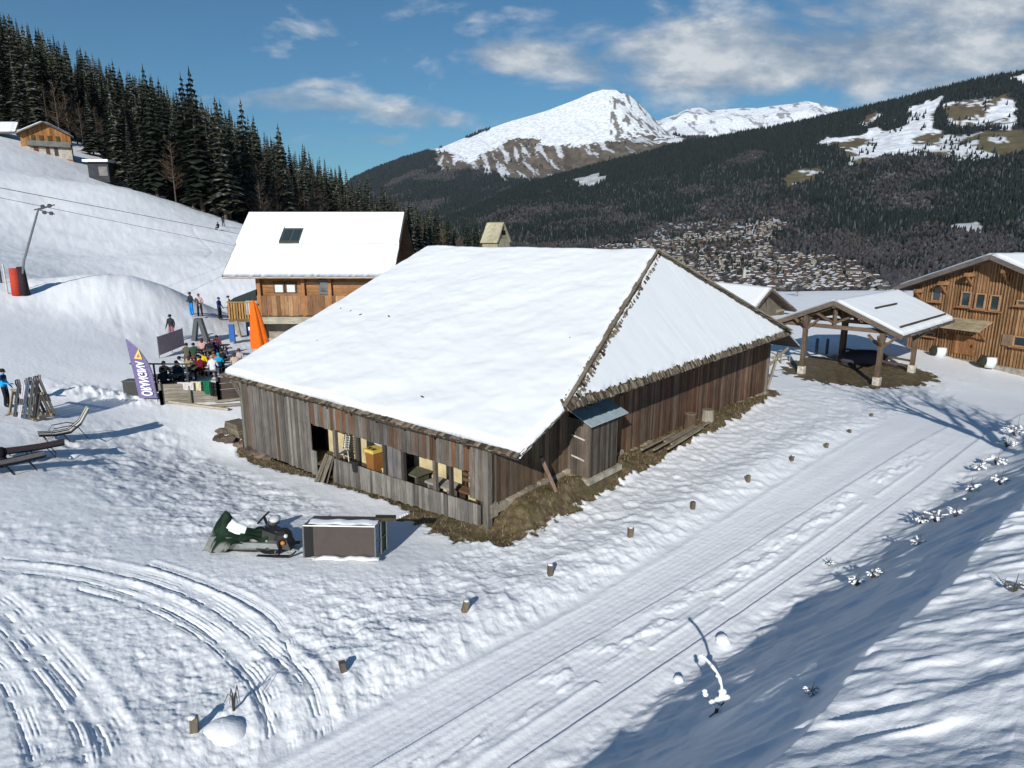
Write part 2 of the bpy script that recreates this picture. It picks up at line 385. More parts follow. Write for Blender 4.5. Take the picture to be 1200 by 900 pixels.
def empty(name, loc=(0, 0, 0), rz=0., label=None, cat=None, group=None):
    o = bpy.data.objects.new(name, None); COL.objects.link(o); o.location = [float(q) for q in loc]; o.rotation_euler = (0, 0, rz)
    o.empty_display_size = .2
    if label: tag(o, label, cat, group)
    return o
def copy_tree(o, parent=None):
    c = o.copy(); COL.objects.link(c); c.parent = parent
    for ch in [k for k in bpy.data.objects if k.parent == o and k != c]: copy_tree(ch, c)
    return c

# ------------------------------------------------------------------ the snow ground
azf = np.linspace(-R(42), R(42), 1050)
azc = np.linspace(R(42), 2*PI-R(42), 90)[1:-1]
az = np.r_[azf, azc]
rr_ = [.5, 1.5, 3., 4.5]; q = 5.6
while q < 430:
    rr_.append(q); q += max(.035, q*q/(H*FPX)*1.0) if q < 62 else .0095*q
rr = np.array(rr_)
A_, R_ = np.meshgrid(az, rr)
X = (R_*np.sin(A_)).ravel(); Y = (R_*np.cos(A_)).ravel()
Z = np.empty_like(X); BM = np.empty_like(X)
for k in range(0, len(X), 200000):
    sl = slice(k, k+200000); Z[sl] = height(X[sl], Y[sl]); BM[sl] = bare_mask(X[sl], Y[sl])
nc = len(az)
Fg = grid_faces(len(rr), nc, True)[:, ::-1]
print('ground verts', len(X))
npmesh('snow_ground', np.c_[X, Y, Z], Fg, M['ground'], 'structure', True, {'bare': BM})
# ------------------------------------------------------------------ far slopes
def azel(px, py):
    d = ray(np.asarray(px, float)[..., None]*0+0, 0) if False else None
    px = np.asarray(px, float); py = np.asarray(py, float)
    dx = (px-600)/FPX; dy = cF[1]-(py-450)/FPX*cU[1]; dz = cF[2]-(py-450)/FPX*cU[2]
    return np.arctan2(dx, dy), np.arctan2(dz, np.hypot(dx, dy))
def to_px(P):
    q = P-np.array([0, 0, H]); d = q@cF
    return 600+FPX*q[:, 0]/d, 450-FPX*(q@cU)/d
def slope(rows, az0, az1, na, nt, jit, seed):
    """a hillside: each row is (distances, [(px,py)...]) nearest first; returns a grid of points"""
    az = np.linspace(az0, az1, na); els = []; ds = []
    for dd, pts in rows:
        a, e = azel([p[0] for p in pts], [p[1] for p in pts]); o = np.argsort(a)
        els.append(np.interp(az, a[o], np.tan(e)[o])); D = [p[2] if len(p) > 2 else dd for p in pts]; ds.append(np.interp(az, a[o], np.array(D, float)[o]))
    els = np.array(els); ds = np.array(ds); T = np.linspace(0, len(rows)-1, nt)
    i = np.minimum(T.astype(int), len(rows)-2); f = (T-i)[:, None]
    E = els[i]*(1-f)+els[i+1]*f; D = ds[i]*(1-f)+ds[i+1]*f
    # interpolate true height rather than angle so that profiles are straight in space
    Zr = els*ds; Zi = Zr[i]*(1-f)+Zr[i+1]*f
    X = D*np.sin(az)[None]; Y = D*np.cos(az)[None]; Z = H+Zi
    return X, Y, Z
def disp(X, Y, Z, amp, sc, seed, edge=None):
    n = fbm(X/sc, Y/sc, seed, 5)-.5; r = 1-np.abs(2*fbm(X/sc*.6+9, Y/sc*.6, seed+3, 4)-1)
    return Z+amp*(n+.6*(r-.6))*(1 if edge is None else edge)
# right valley side with the forest and the village at its foot
L1 = [(500, [(-400, 420), (400, 370), (700, 400), (1100, 420), (1700, 470)]),
      (1250, [(-400, 345), (500, 330), (900, 340), (1200, 350), (1700, 380)]),
      (1550, [(-400, 330), (500, 318), (730, 322), (1030, 330), (1200, 330), (1700, 340)]),
      (2250, [(-400, 300), (560, 268), (730, 262), (900, 252), (1030, 262), (1200, 250), (1700, 230)]),
      (3000, [(-400, 290), (480, 283), (607, 240), (730, 218), (900, 190), (1060, 172), (1200, 158), (1700, 90)]),
      (3700, [(-400, 285), (440, 288), (520, 262), (607, 219), (700, 194), (800, 168), (900, 151), (1000, 130), (1100, 105), (1165, 91), (1200, 86), (1400, 60), (1700, 20)]),
      (4300, [(-400, 330), (520, 300), (700, 240), (900, 200), (1200, 140), (1700, 100)])]
X1, Y1, Z1 = slope(L1, -R(50), R(55), 560, 330, 0, 1)
tt = np.linspace(0, 6, 330)[:, None]
Z1 = disp(X1, Y1, Z1, 60, 420, 81, np.clip(np.minimum((tt-1.2)/1.5, (5.05-tt)/.6), .08, 1))
Z1 = Z1+10*(fbm(X1/90, Y1/90, 83, 3)-.5)*(tt > 4)
PX1, PY1 = to_px(np.c_[X1.ravel(), Y1.ravel(), Z1.ravel()]); PX1 = PX1.reshape(X1.shape); PY1 = PY1.reshape(X1.shape)
def inpoly(px, py, P):
    ins = np.zeros(px.shape, bool); n = len(P)
    for i in range(n):
        x1, y1 = P[i]; x2, y2 = P[(i+1) % n]
        c = ((y1 > py) != (y2 > py)) & (px < (x2-x1)*(py-y1)/((y2-y1) if y2 != y1 else 1e-9)+x1); ins ^= c
    return ins
WSC = 13.
def warp(px, py, seed, X, Y):
    return px+WSC*(fbm(X/120, Y/120, seed, 4)-.5)*2, py+.5*WSC*(fbm(X/90, Y/90, seed+5, 4)-.5)*2
MEAD = [[(955,170),(985,163),(1040,152),(1070,148),(1062,130),(1100,112),(1103,128),(1090,150),(1110,158),(1100,172),(1060,182),(1000,182)],
        [(1108,122),(1180,112),(1195,128),(1190,150),(1150,150),(1110,150)], [(1175,96),(1200,91),(1250,86),(1250,96),(1190,100)], [(1018,132),(1030,135),(1026,150),(1016,146)]]
BROWN = [[(985,172),(1100,160),(1205,150),(1205,185),(1120,190),(1040,185),(990,195)], [(905,212),(960,195),(970,203),(925,222)]]
VILL = [(735,285),(770,268),(800,262),(840,262),(905,252),(925,262),(905,285),(930,300),(975,305),(1030,318),(1040,345),(700,350),(690,300)]
PATCH = [[(665,210),(705,205),(712,215),(680,218)], [(1120,262),(1150,255),(1155,275),(1125,272)]]
wx, wy = warp(PX1, PY1, 91, X1, Y1)
vis = tt < 5.3
mead = np.zeros(PX1.shape, bool); brn = mead.copy(); pat = mead.copy()
for P in MEAD: mead |= inpoly(wx, wy, P)
for P in BROWN: brn |= inpoly(wx, wy, P)
for P in PATCH: pat |= inpoly(wx, wy, P)
vil = inpoly(wx, wy, VILL)
mead &= vis; brn &= vis
n1 = fbm(X1/60, Y1/60, 101, 4); n2 = fbm(X1/18, Y1/18, 103, 3); n3 = fbm(X1/200, Y1/200, 107, 3)
Csn = np.array([.74, .77, .82]); Cbr = np.array([.12, .095, .055]); Cfl = np.array([.034, .032, .032]); Cgr = np.array([.11, .10, .05])
C1 = np.empty(X1.shape+(3,)); C1[:] = Cfl
lowsn = sst(.60, .70, n1)[..., None]*.35
C1 = C1*(1-lowsn)+np.array([.32, .33, .36])*lowsn
k = sst(.42, .6, n2*.6+n1*.4)[..., None]
C1 = np.where(brn[..., None], Cbr*(1-k)+Cgr*k, C1)
C1 = np.where((brn & (n1 > .56))[..., None], Csn*.8, C1)
C1 = np.where(mead[..., None], Csn*(1-.0*k), C1)
C1 = np.where((mead & (n3+.3*n2 > .74))[..., None], Cbr, C1)
C1 = np.where(pat[..., None], Csn*.6+Cbr*.4, C1)
kv = sst(.48, .60, n2*.5+n1*.5)[..., None]
C1 = np.where(vil[..., None], (np.array([.085, .07, .055])*(1-kv)+np.array([.42, .43, .46])*kv), C1)
m, nt, b = mat('hillside', .9, 0, .1)
tn = tintn(nt); nz = noise(nt, objco(nt), .03, 5, .7)
nt.links.new(mixc(nt, 1., tn, ramp(nt, nz, [(.3, .6), (.7, 1.3)]), 'MULTIPLY'), b.inputs['Base Color']); M['hill'] = m
npmesh('valley_slope', np.c_[X1.ravel(), Y1.ravel(), Z1.ravel()], grid_faces(*X1.shape)[:, ::-1], M['hill'], 'structure', True, {'tint': C1.reshape(-1, 3)})

# the snowy mountain
L2 = [(3000, [(-300, 330), (400, 320), (700, 300), (1300, 300)]),
      (4300, [(-300, 310), (330, 302), (430, 262), (520, 252), (620, 240), (700, 225), (800, 190), (1300, 150)]),
      (5600, [(-300, 305), (345, 283), (385, 250), (430, 222), (520, 196), (620, 190), (700, 178), (760, 160), (800, 158), (900, 150), (1300, 140)]),
      (6900, [(-300, 300), (350, 275), (380, 240), (413, 209), (440, 197), (470, 186), (520, 171), (560, 155), (600, 141), (640, 130), (662, 121), (680, 114), (694, 108), (706, 104.5), (722, 105), (738, 112), (752, 124), (768, 141), (780, 153), (800, 160), (840, 170), (900, 185), (1300, 200)]),
      (7800, [(-300, 330), (400, 260), (560, 210), (706, 160), (780, 200), (1300, 240)])]
X2, Y2, Z2 = slope(L2, -R(42), R(24), 620, 330, 0, 2)
t2 = np.linspace(0, 4, 330)[:, None]
ed = np.clip((3.02-t2)/.35, .0, 1)
Z2 = disp(X2, Y2, Z2, 120, 1100, 121, np.clip(np.minimum(t2/1.2, ed), 0, 1)*.6)
gul = 1-np.abs(2*fbm(X2/330+Y2/1500, Y2/1300, 131, 4)-1)
Z2 = Z2-45*(gul**2)*np.clip(np.minimum((t2-1.)/.8, ed), 0, 1)
Z2 = Z2+8*(fbm(X2/150, Y2/150, 132, 4)-.5)*(t2 > 2.2)
PX2, PY2 = to_px(np.c_[X2.ravel(), Y2.ravel(), Z2.ravel()]); PX2 = PX2.reshape(X2.shape); PY2 = PY2.reshape(X2.shape)
wx2 = PX2+22*(fbm(X2/400, Y2/400, 141, 4)-.5); wy2 = PY2+16*(fbm(X2/300, Y2/300, 143, 5)-.5)+13*(fbm(X2/70, Y2/110, 144, 4, .65)-.5)
SN2 = [(500,176),(530,168),(540,160),(600,132),(700,90),(760,120),(790,150),(800,166),(745,160),(700,168),(668,176),(640,168),(618,163),(596,165),(560,182),(548,188),(530,182)]
snow2 = inpoly(wx2, wy2, SN2)
streak = (fbm(X2/48+Y2/420, Y2/420, 147, 5, .6)+.12*(gul-.6) > .60) & inpoly(wx2, wy2, [(515,170),(800,160),(800,185),(700,205),(610,215),(560,200),(510,190)])
rock2 = inpoly(wx2, wy2, [(500,176),(560,165),(700,160),(800,155),(810,180),(740,200),(690,208),(610,212),(570,196),(520,200),(508,190)])
C2 = np.empty(X2.shape+(3,)); C2[:] = np.array([.035, .04, .04])
nn2 = fbm(X2/140, Y2/140, 149, 5)[..., None]
C2 = np.where(rock2[..., None], np.array([.125, .10, .075])*(.35+1.3*fbm(X2/45, Y2/120, 150, 4)[..., None]), C2)
C2 = np.where(streak[..., None], np.array([.55, .57, .61]), C2)
C2 = np.where(snow2[..., None], np.array([.80, .83, .87]), C2)
C2 = np.where((snow2 & (PX2 > 715) & (wy2 > 108) & (fbm(X2/35, Y2/160, 151, 4, .6) > .56))[..., None], np.array([.2, .18, .17]), C2)
npmesh('mountain', np.c_[X2.ravel(), Y2.ravel(), Z2.ravel()], grid_faces(*X2.shape)[:, ::-1], M['hill'], 'structure', True, {'tint': C2.reshape(-1, 3)})
# the snow range behind it
L3 = [(8500, [(300, 300), (1300, 200)]), (11500, [(600, 200), (760, 160), (800, 150), (1000, 150), (1300, 140)]),
      (12500, [(600, 175), (740, 150), (772, 141), (790, 135), (806, 128), (820, 126), (832, 130), (850, 128), (872, 127), (890, 127), (910, 124), (930, 122), (945, 118.5), (960, 121), (980, 126), (1010, 134), (1100, 145), (1400, 160)]),
      (13500, [(600, 220), (1400, 200)])]
X3, Y3, Z3 = slope(L3, -R(2), R(40), 300, 110, 0, 3)
t3 = np.linspace(0, 3, 110)[:, None]
Z3 = disp(X3, Y3, Z3, 260, 1100, 161, np.clip((2.02-t3)/.7, .12, 1)*np.clip(t3/1, 0, 1))
C3 = np.empty(X3.shape+(3,)); C3[:] = (.80, .83, .88)
C3 = np.where((fbm(X3/90, Y3/200, 163, 5, .6) > .62)[..., None], np.array([.28, .28, .31]), C3)
npmesh('snow_range', np.c_[X3.ravel(), Y3.ravel(), Z3.ravel()], grid_faces(*X3.shape)[:, ::-1], M['hill'], 'structure', True, {'tint': C3.reshape(-1, 3)})

# ------------------------------------------------------------------ forests of the far slopes: one mass each
def sampler(X, Y, Z, mask, n, rs):
    """random points on grid cells with mask, area weighted"""
    ar = np.abs((X[1:, :-1]-X[:-1, :-1])*(Y[:-1, 1:]-Y[:-1, :-1])-(Y[1:, :-1]-Y[:-1, :-1])*(X[:-1, 1:]-X[:-1, :-1]))
    w = (ar*mask[:-1, :-1]).ravel(); c = np.cumsum(w); i = np.searchsorted(c, rs.random(n)*c[-1]); i = np.minimum(i, len(w)-1)
    a, b_ = np.unravel_index(i, ar.shape); u = rs.random(n); v = rs.random(n)
    f = lambda Q: Q[a, b_]*(1-u)*(1-v)+Q[a+1, b_]*u*(1-v)+Q[a, b_+1]*(1-u)*v+Q[a+1, b_+1]*u*v
    return f(X), f(Y), f(Z), a, b_
def forest(name, P, hh, ww, tint, decid, label):
    n = len(P); ns = 5; rs = np.random.default_rng(5)
    ang = rs.random((n, 1))*6.28+np.arange(ns)[None]*2*PI/ns
    jr = 1+.35*(rs.random((n, ns))-.5); jr2 = 1+.35*(rs.random((n, ns))-.5)
    z0 = np.where(decid, .22, .04); zm = np.where(decid, .62, .5); rm = np.where(decid, .95, .62)
    r0 = np.where(decid, .55, 1.)
    ring = lambda r, z, j: np.stack([P[:, None, 0]+(r*ww)[:, None]*j*np.cos(ang), P[:, None, 1]+(r*ww)[:, None]*j*np.sin(ang), P[:, None, 2]+(z*hh)[:, None]+0*ang], -1)
    A = ring(r0, z0, jr); B = ring(rm, zm, jr2); T = P+np.c_[0*hh, 0*hh, hh]
    T[:, 0] += (rs.random(n)-.5)*ww*.3
    V = np.concatenate([A, B, T[:, None]], 1).reshape(-1, 3); b0 = (np.arange(n)*11)[:, None]
    k = np.arange(ns); k2 = (k+1) % ns
    f1 = np.stack([b0+k, b0+k2, b0+5+k2], -1); f2 = np.stack([b0+k, b0+5+k2, b0+5+k], -1); f3 = np.stack([b0+5+k, b0+5+k2, b0+10+0*k], -1)
    F = np.concatenate([f1, f2, f3], 1).reshape(-1, 3)
    o = npmesh(name, V, F, M['fartree'], None, False, {'tint': np.repeat(tint, 11, 0)})
    tag(o, label, 'forest', kind='stuff'); return o
m, nt, b = mat('far_forest', .95, 0, .05); nt.links.new(tintn(nt), b.inputs['Base Color']); M['fartree'] = m
rs = np.random.default_rng(3)
fm = (~mead) & (~brn) & (~vil) & (~pat) & (tt > 1.2) & (tt < 5.25) & (PX1 > 380) & (PX1 < 1330) & (PY1 < 352)
fd = np.where(fm, 1., 0.); fd = fd+(mead | brn)*.10*(n1 > .56)+vil*.42*(tt > .9)*(PX1 > 600)
# thin the wood where it is leafless
wl = fbm(X1/170, Y1/170, 171, 4)
fd = fd*np.where((tt < 3.6) & (wl > .60) & fm, .45, 1.)
tx, ty, tz, ia, ib = sampler(X1, Y1, Z1, fd, 90000, rs)
tq = tt[ia, 0]; pyq = PY1[ia, ib]; wq = wl[ia, ib]+.25*(rs.random(len(tx))-.5)
dec = (wq+(.16*(3.3-tq)) > .58) & (tq < 4.3)
invil = vil[ia, ib]
hh = np.where(dec, 10+6*rs.random(len(tx)), 13+12*rs.random(len(tx))**1.2); hh = np.where(invil, hh*.6, hh)
ww = np.where(dec, 3.6+1.8*rs.random(len(tx)), 2.8+1.6*rs.random(len(tx)))
tc = np.where(dec[:, None], np.array([.046, .043, .045])*(.7+.6*rs.random((len(tx), 1))), np.array([.014, .019, .017])*(.6+.9*rs.random((len(tx), 1))))
fr = (rs.random(len(tx)) < .07) & (tq < 4)
tc = np.where(fr[:, None], tc*.5+np.array([.055, .06, .07]), tc)
rb = fbm(X1/260+50, Y1/260, 177, 3)[ia, ib] > .62
tc = np.where((rb & dec)[:, None], tc*np.array([1.05, 1.0, .95]), tc)
forest('valley_forest', np.c_[tx, ty, tz-.8], hh, ww, tc, dec, 'dark mixed forest of spruces and leafless trees covering the far side of the valley')
fm2 = (~snow2) & (~rock2) & (~streak) & (t2 > .6) & (t2 < 3.0) & (PX2 > 395) & (PX2 < 830) & (PY2 < 300) & (PY2 > 150)
f2m = fm2*1.+rock2*(~streak)*(~snow2)*.03*(fbm(X2/200, Y2/200, 191, 3) > .55)
tx, ty, tz, ia, ib = sampler(X2, Y2, Z2, f2m, 30000, rs)
dec = (fbm(tx/300, ty/300, 181, 3)+.2*(rs.random(len(tx))-.5) > .53) & (t2[ia, 0] < 2.3)
hh = 16+14*rs.random(len(tx)); ww = 5+3*rs.random(len(tx))
tc = np.where(dec[:, None], np.array([.055, .049, .05])*(.7+.6*rs.random((len(tx), 1))), np.array([.014, .019, .018])*(.6+.9*rs.random((len(tx), 1))))
forest('mountain_forest', np.c_[tx, ty, tz-1], hh, ww, tc, dec, 'dark forest on the flank of the snowy mountain')

# ------------------------------------------------------------------ light, sky and haze
SUN_EL, SUN_AZ = R(25), R(14)       # the sun stands behind the camera, to its left
to_sun = Vector((-math.sin(SUN_AZ)*math.cos(SUN_EL), -math.cos(SUN_AZ)*math.cos(SUN_EL), math.sin(SUN_EL)))
ld = bpy.data.lights.new('sun', 'SUN'); ld.energy = 4.6; ld.angle = R(.5); ld.color = (1, .975, .92)
lo = bpy.data.objects.new('sun', ld); COL.objects.link(lo); lo.rotation_euler = to_sun.to_track_quat('Z', 'Y').to_euler()
w = bpy.data.worlds.new('World'); SC.world = w; w.use_nodes = True; nt = w.node_tree; bg = nt.nodes['Background']
sky = nt.nodes.new('ShaderNodeTexSky'); sky.sky_type = 'NISHITA'; sky.sun_disc = False; sky.sun_elevation = SUN_EL
sky.sun_rotation = math.atan2(to_sun.x, to_sun.y)
sky.altitude = 1400; sky.air_density = 1.15; sky.dust_density = .1; sky.ozone_density = 2.0
bg.inputs['Strength'].default_value = .065
tc_ = nt.nodes.new('ShaderNodeTexCoord'); sp = nt.nodes.new('ShaderNodeSeparateXYZ'); nt.links.new(tc_.outputs['Generated'], sp.inputs[0])
yy = mth(nt, 'MAXIMUM', sp.outputs[1], .05); U_ = mth(nt, 'DIVIDE', sp.outputs[0], yy); V_ = mth(nt, 'DIVIDE', sp.outputs[2], yy)
front = mth(nt, 'GREATER_THAN', sp.outputs[1], .05)
cb = nt.nodes.new('ShaderNodeCombineXYZ'); nt.links.new(U_, cb.inputs[0]); nt.links.new(mth(nt, 'MULTIPLY', V_, 2.3), cb.inputs[1])
nf = noise(nt, cb.outputs[0], 5.5, 8, .58, .25); nf2 = noise(nt, cb.outputs[0], 14, 6, .6)
mask = None
for px, py, sx, sy, a in [(1010,60,330,46,1.05),(1120,15,200,34,.95),(860,88,190,26,.8),(625,66,85,20,.85),(700,82,120,16,.6),(1150,95,110,32,.75),(335,118,75,17,.62),(398,122,40,12,.6),(480,135,80,16,.62),(962,14,32,11,.9),(365,100,34,6,.5),(440,165,90,10,.5),(600,130,60,10,.35),
                          (1600,60,400,80,1.),(-300,60,250,30,.8)]:
    d = ray(px, py); u0, v0 = d[0]/d[1], d[2]/d[1]
    du = mth(nt, 'DIVIDE', mth(nt, 'SUBTRACT', U_, u0), sx/FPX*1.05); dv = mth(nt, 'DIVIDE', mth(nt, 'SUBTRACT', V_, v0), sy/FPX*1.05)
    q = mth(nt, 'ADD', mth(nt, 'MULTIPLY', du, du), mth(nt, 'MULTIPLY', dv, dv))
    g = mth(nt, 'MULTIPLY', mth(nt, 'POWER', 2.718, mth(nt, 'MULTIPLY', q, -1.)), a)
    mask = g if mask is None else mth(nt, 'MAXIMUM', mask, g)
dn = mth(nt, 'ADD', mth(nt, 'MULTIPLY', mask, .62), mth(nt, 'MULTIPLY', mth(nt, 'SUBTRACT', nf, .5), 1.5))
cl = ramp(nt, dn, [(.14, 0.), (.30, .5), (.50, .95)])
cl = mth(nt, 'MULTIPLY', cl, front)
shade = mth(nt, 'ADD', mth(nt, 'MULTIPLY', mth(nt, 'SUBTRACT', nf2, .5), .6), mth(nt, 'MULTIPLY', nf, 1.))
cc = ramp(nt, shade, [(.34, (3.4, 4.6, 6.2)), (.50, (6.0, 7.0, 8.2)), (.66, (10.5, 11., 11.4))])
nt.links.new(mixc(nt, cl, mixc(nt, 1., sky.outputs[0], (.50, .92, 1.12), 'MULTIPLY'), cc), bg.inputs['Color'])
HAZE = 2.0e-5
hb = MB(); hb.hexa([(-9500, -80, -420), (11500, -80, -420), (11500, 14500, -420), (-9500, 14500, -420), (-9500, -80, 1650), (11500, -80, 1650), (11500, 14500, 1650), (-9500, 14500, 1650)])
m = bpy.data.materials.new('haze_air'); m.use_nodes = True; nt = m.node_tree; nt.nodes.clear()
out = nt.nodes.new('ShaderNodeOutputMaterial'); pv = nt.nodes.new('ShaderNodeVolumePrincipled'); pv.inputs['Density'].default_value = HAZE
pv.inputs['Color'].default_value = (.80, .88, 1, 1); pv.inputs['Anisotropy'].default_value = .2
nt.links.new(pv.outputs[0], out.inputs['Volume'])
o = hb.build('haze', m); o['kind'] = 'stuff'; o['label'] = 'thin blue haze in the valley air'; o['category'] = 'haze'
SC.view_settings.view_transform = 'Standard'; SC.view_settings.look = 'None'; SC.view_settings.exposure = 0.06; SC.view_settings.gamma = 1
SC.cycles.use_denoising = True
SC.cycles.max_bounces = 6; SC.cycles.volume_bounces = 0; SC.cycles.diffuse_bounces = 3; SC.cycles.transparent_max_bounces = 8
def wmat(o):
    return (wmat(o.parent) @ o.matrix_parent_inverse if o.parent else Matrix.Identity(4)) @ o.matrix_basis
def K(o, par, loc=None):
    o.parent = par; o.matrix_parent_inverse = wmat(par).inverted(); return o
# ================================================================== THE BARN
def lt(c, k): return tuple(min(1, max(0, q*k)) for q in c)
GREY, BRN, RED, DRK = (.150, .136, .122), (.105, .070, .046), (.145, .075, .042), (.05, .04, .033)
def pick(r, pal): 
    c = r.choice(pal); return lt(c, r.uniform(.7, 1.3))
BZ = np.array([0, 0, 1.]); BU3 = np.r_[BU, 0]; BV3 = np.r_[BV, 0]; BO3 = np.r_[BO, 0]
def B(u, v, z): return BO3+u*BU3+v*BV3+z*BZ
bA, bo, bze, bt, bvh, bur, bb = 1.62, .45, 2.77, .423, 1.7, 1.02, .78
def rz_(v): return bze+bt*(v+bo) if v <= BW/2 else bze+bt*(BW+bo-v)
ZR = rz_(BW/2); ZH = rz_(bvh)
def planks(mb, P, s0, s1, zb, zt, off, pal, wd=.19, th=.035, r=None, ragged=.03):
    """vertical boards on the plane P(s, off, z) from s0 to s1"""
    r = r or random.Random(1); s = s0
    while s < s1-.03:
        w_ = min(wd*r.uniform(.7, 1.35), s1-s); g = .012; o = off-r.uniform(0, .022); tn = r.uniform(-.008, .008)
        a, b = s+g/2, s+w_-g/2; za, zb_ = zb(a), zb(b); ta, tb = zt(a), zt(b); j = r.uniform(-ragged, ragged)
        c = pick(r, pal)
        q = [P(a, o+th, za+j), P(b, o+th, zb_+j), P(b, o, zb_+j), P(a, o, za+j), P(a+tn, o+th, ta), P(b+tn, o+th, tb), P(b+tn, o, tb), P(a+tn, o, ta)]
        mb.hexa(q, c); s += w_
barn = empty('barn', B(0, 0, 0), 0, 'big old weathered wooden barn under one snow covered roof, in the middle', 'barn')
def BK(o):
    o.parent = barn; o.matrix_parent_inverse = Matrix.Translation(-Vector([float(q) for q in B(0, 0, 0)])); return o
r = random.Random(4)
front = lambda s, o, z: B(s, o, z)
side = lambda s, o, z: B(o, s, z)
const = lambda k: (lambda s: k)
ztf = lambda s: 2.95
# front wall
mb = MB(); PALF = [GREY, GREY, (.13, .115, .10), (.19, .175, .155), BRN]; PALT = [BRN, (.13, .10, .08), RED, (.11, .095, .085), GREY]
planks(mb, front, .0, .75, const(.75), ztf, 0, [GREY, (.2, .185, .16), (.13, .11, .09)], r=r)
planks(mb, front, .75, 8.15, const(1.58), ztf, 0, PALT, r=r)
planks(mb, front, 8.15, 9.55, const(1.5), ztf, 0, PALT, r=r)
planks(mb, front, 9.55, BL, lambda s: -.62, ztf, 0, PALF, r=r)
planks(mb, front, 9.2, 9.6, const(-.62), const(.42), -.03, [(.2, .19, .17)], r=r)
BK(mb.build('front_wall', M['wood']))
mb = MB(); planks(mb, front, .22, 8.1, lambda s: -.08-.06*s, lambda s: .62-.025*s, -.06, [(.20, .185, .165), (.16, .15, .135), (.23, .215, .19), (.13, .12, .11)], wd=.17, r=r)
BK(mb.build('gallery_skirt', M['wood']))
# left end wall, side wall, back walls
mb = MB(); planks(mb, lambda s, o, z: B(BL-o, s, z), 0, BW, const(-.7), lambda s: rz_(s)-.12, 0, PALF, r=r); BK(mb.build('end_wall', M['wood']))
mb = MB()
zs = lambda s: float(np.interp(s, [0, 4, 7, 8.2, 12, 18, 24.3], [.6, .62, .45, .2, .15, .05, -.25]))
def zside(s): return min(rz_(s)-.12, 3.75)
planks(mb, side, 0, 4.3, zs, zside, 0, [(.12, .08, .05), (.15, .11, .075), BRN, (.17, .12, .08), (.10, .075, .055)], r=r)
planks(mb, side, 4.3, BW, zs, zside, 0, [(.125, .062, .038), (.145, .082, .05), (.10, .062, .042), (.17, .11, .075), (.085, .05, .034), (.12, .09, .07)], wd=.17, r=r)
BK(mb.build('side_wall', M['wood']))
mb = MB(); planks(mb, lambda s, o, z: B(s, BW-o, z), 0, BL, const(-.5), const(2.9), 0, PALF, r=r); BK(mb.build('rear_wall', M['wood']))
# side wall stone footing
mb = MB(); rr2 = random.Random(8); s = 0
while s < BW:
    w_ = rr2.uniform(.25, .6); z = zs(s); mb.box(B(-.05, s+w_/2, z-.12), (w_*.97, .22, .34+rr2.uniform(-.1, .12)), (BV3, BU3, BZ), lt((.36, .31, .24), rr2.uniform(.6, 1.2))); s += w_
BK(mb.build('stone_footing', M['stone']))
# gallery: floor, plastered inner wall, posts, dark doorway
mb = MB(); mb.box(B(5.1, 1.25, .95), (10.2, .12, 2.6), (BU3, BV3, BZ), (.52, .43, .25)); BK(mb.build('plaster_wall', M['plaster']))
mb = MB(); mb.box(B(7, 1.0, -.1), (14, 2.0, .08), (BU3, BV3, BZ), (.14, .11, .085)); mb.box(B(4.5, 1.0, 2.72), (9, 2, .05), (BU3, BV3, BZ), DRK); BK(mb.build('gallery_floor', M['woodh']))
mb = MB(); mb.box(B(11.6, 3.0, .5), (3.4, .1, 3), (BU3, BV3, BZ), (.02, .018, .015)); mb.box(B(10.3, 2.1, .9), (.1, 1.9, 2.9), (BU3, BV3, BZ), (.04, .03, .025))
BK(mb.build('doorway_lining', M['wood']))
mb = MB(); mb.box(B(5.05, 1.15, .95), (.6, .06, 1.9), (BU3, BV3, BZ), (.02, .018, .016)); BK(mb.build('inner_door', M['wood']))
for u_, w_ in ((.25, .1), (1.65, .1), (2.4, .14), (4.0, .14), (5.0, .16), (6.55, .16), (8.0, .18)):
    mb = MB(); mb.box(B(u_, .08, .72), (w_, .12, 2.3), (BU3, BV3, BZ), lt((.10, .085, .07), r.uniform(.5, 1.4))); BK(mb.build('gallery_post', M['wood']))
mb = MB(); planks(mb, front, 4.1, 4.9, const(.3), const(1.62), .1, [(.15, .14, .135)], wd=.25, r=r); BK(mb.build('gallery_shutter', M['wood']))
mb = MB(); planks(mb, front, 6.75, 7.1, const(.3), const(1.62), .3, [(.17, .15, .12)], wd=.22, r=r); BK(mb.build('gallery_shutter', M['wood']))
# corner posts and brackets
for (u_, v_) in ((0, 0), (0, BW), (BL, 0)): mb = MB(); mb.box(B(u_-.03, v_-.02, 1.1), (.2, .2, 3.4), (BU3, BV3, BZ), (.17, .155, .13)); BK(mb.build('corner_post', M['wood']))
mb = MB(); mb.bar(B(BL+.02, -.02, 1.7), B(BL+.05, -.42, 2.62), .12, .12, (.2, .18, .15)); BK(mb.build('corner_brace', M['wood'])); mb = MB(); mb.bar(B(0, BW+.02, 1.3), B(-1.1, BW+.1, 2.6), .13, .13, (.24, .2, .15)); BK(mb.build('corner_brace', M['wood'])); mb = MB(); mb.bar(B(-.1, BW+.1, 0), B(-.45, BW+.5, 2.2), .13, .13, (.26, .22, .17))
BK(mb.build('corner_brace', M['wood']))
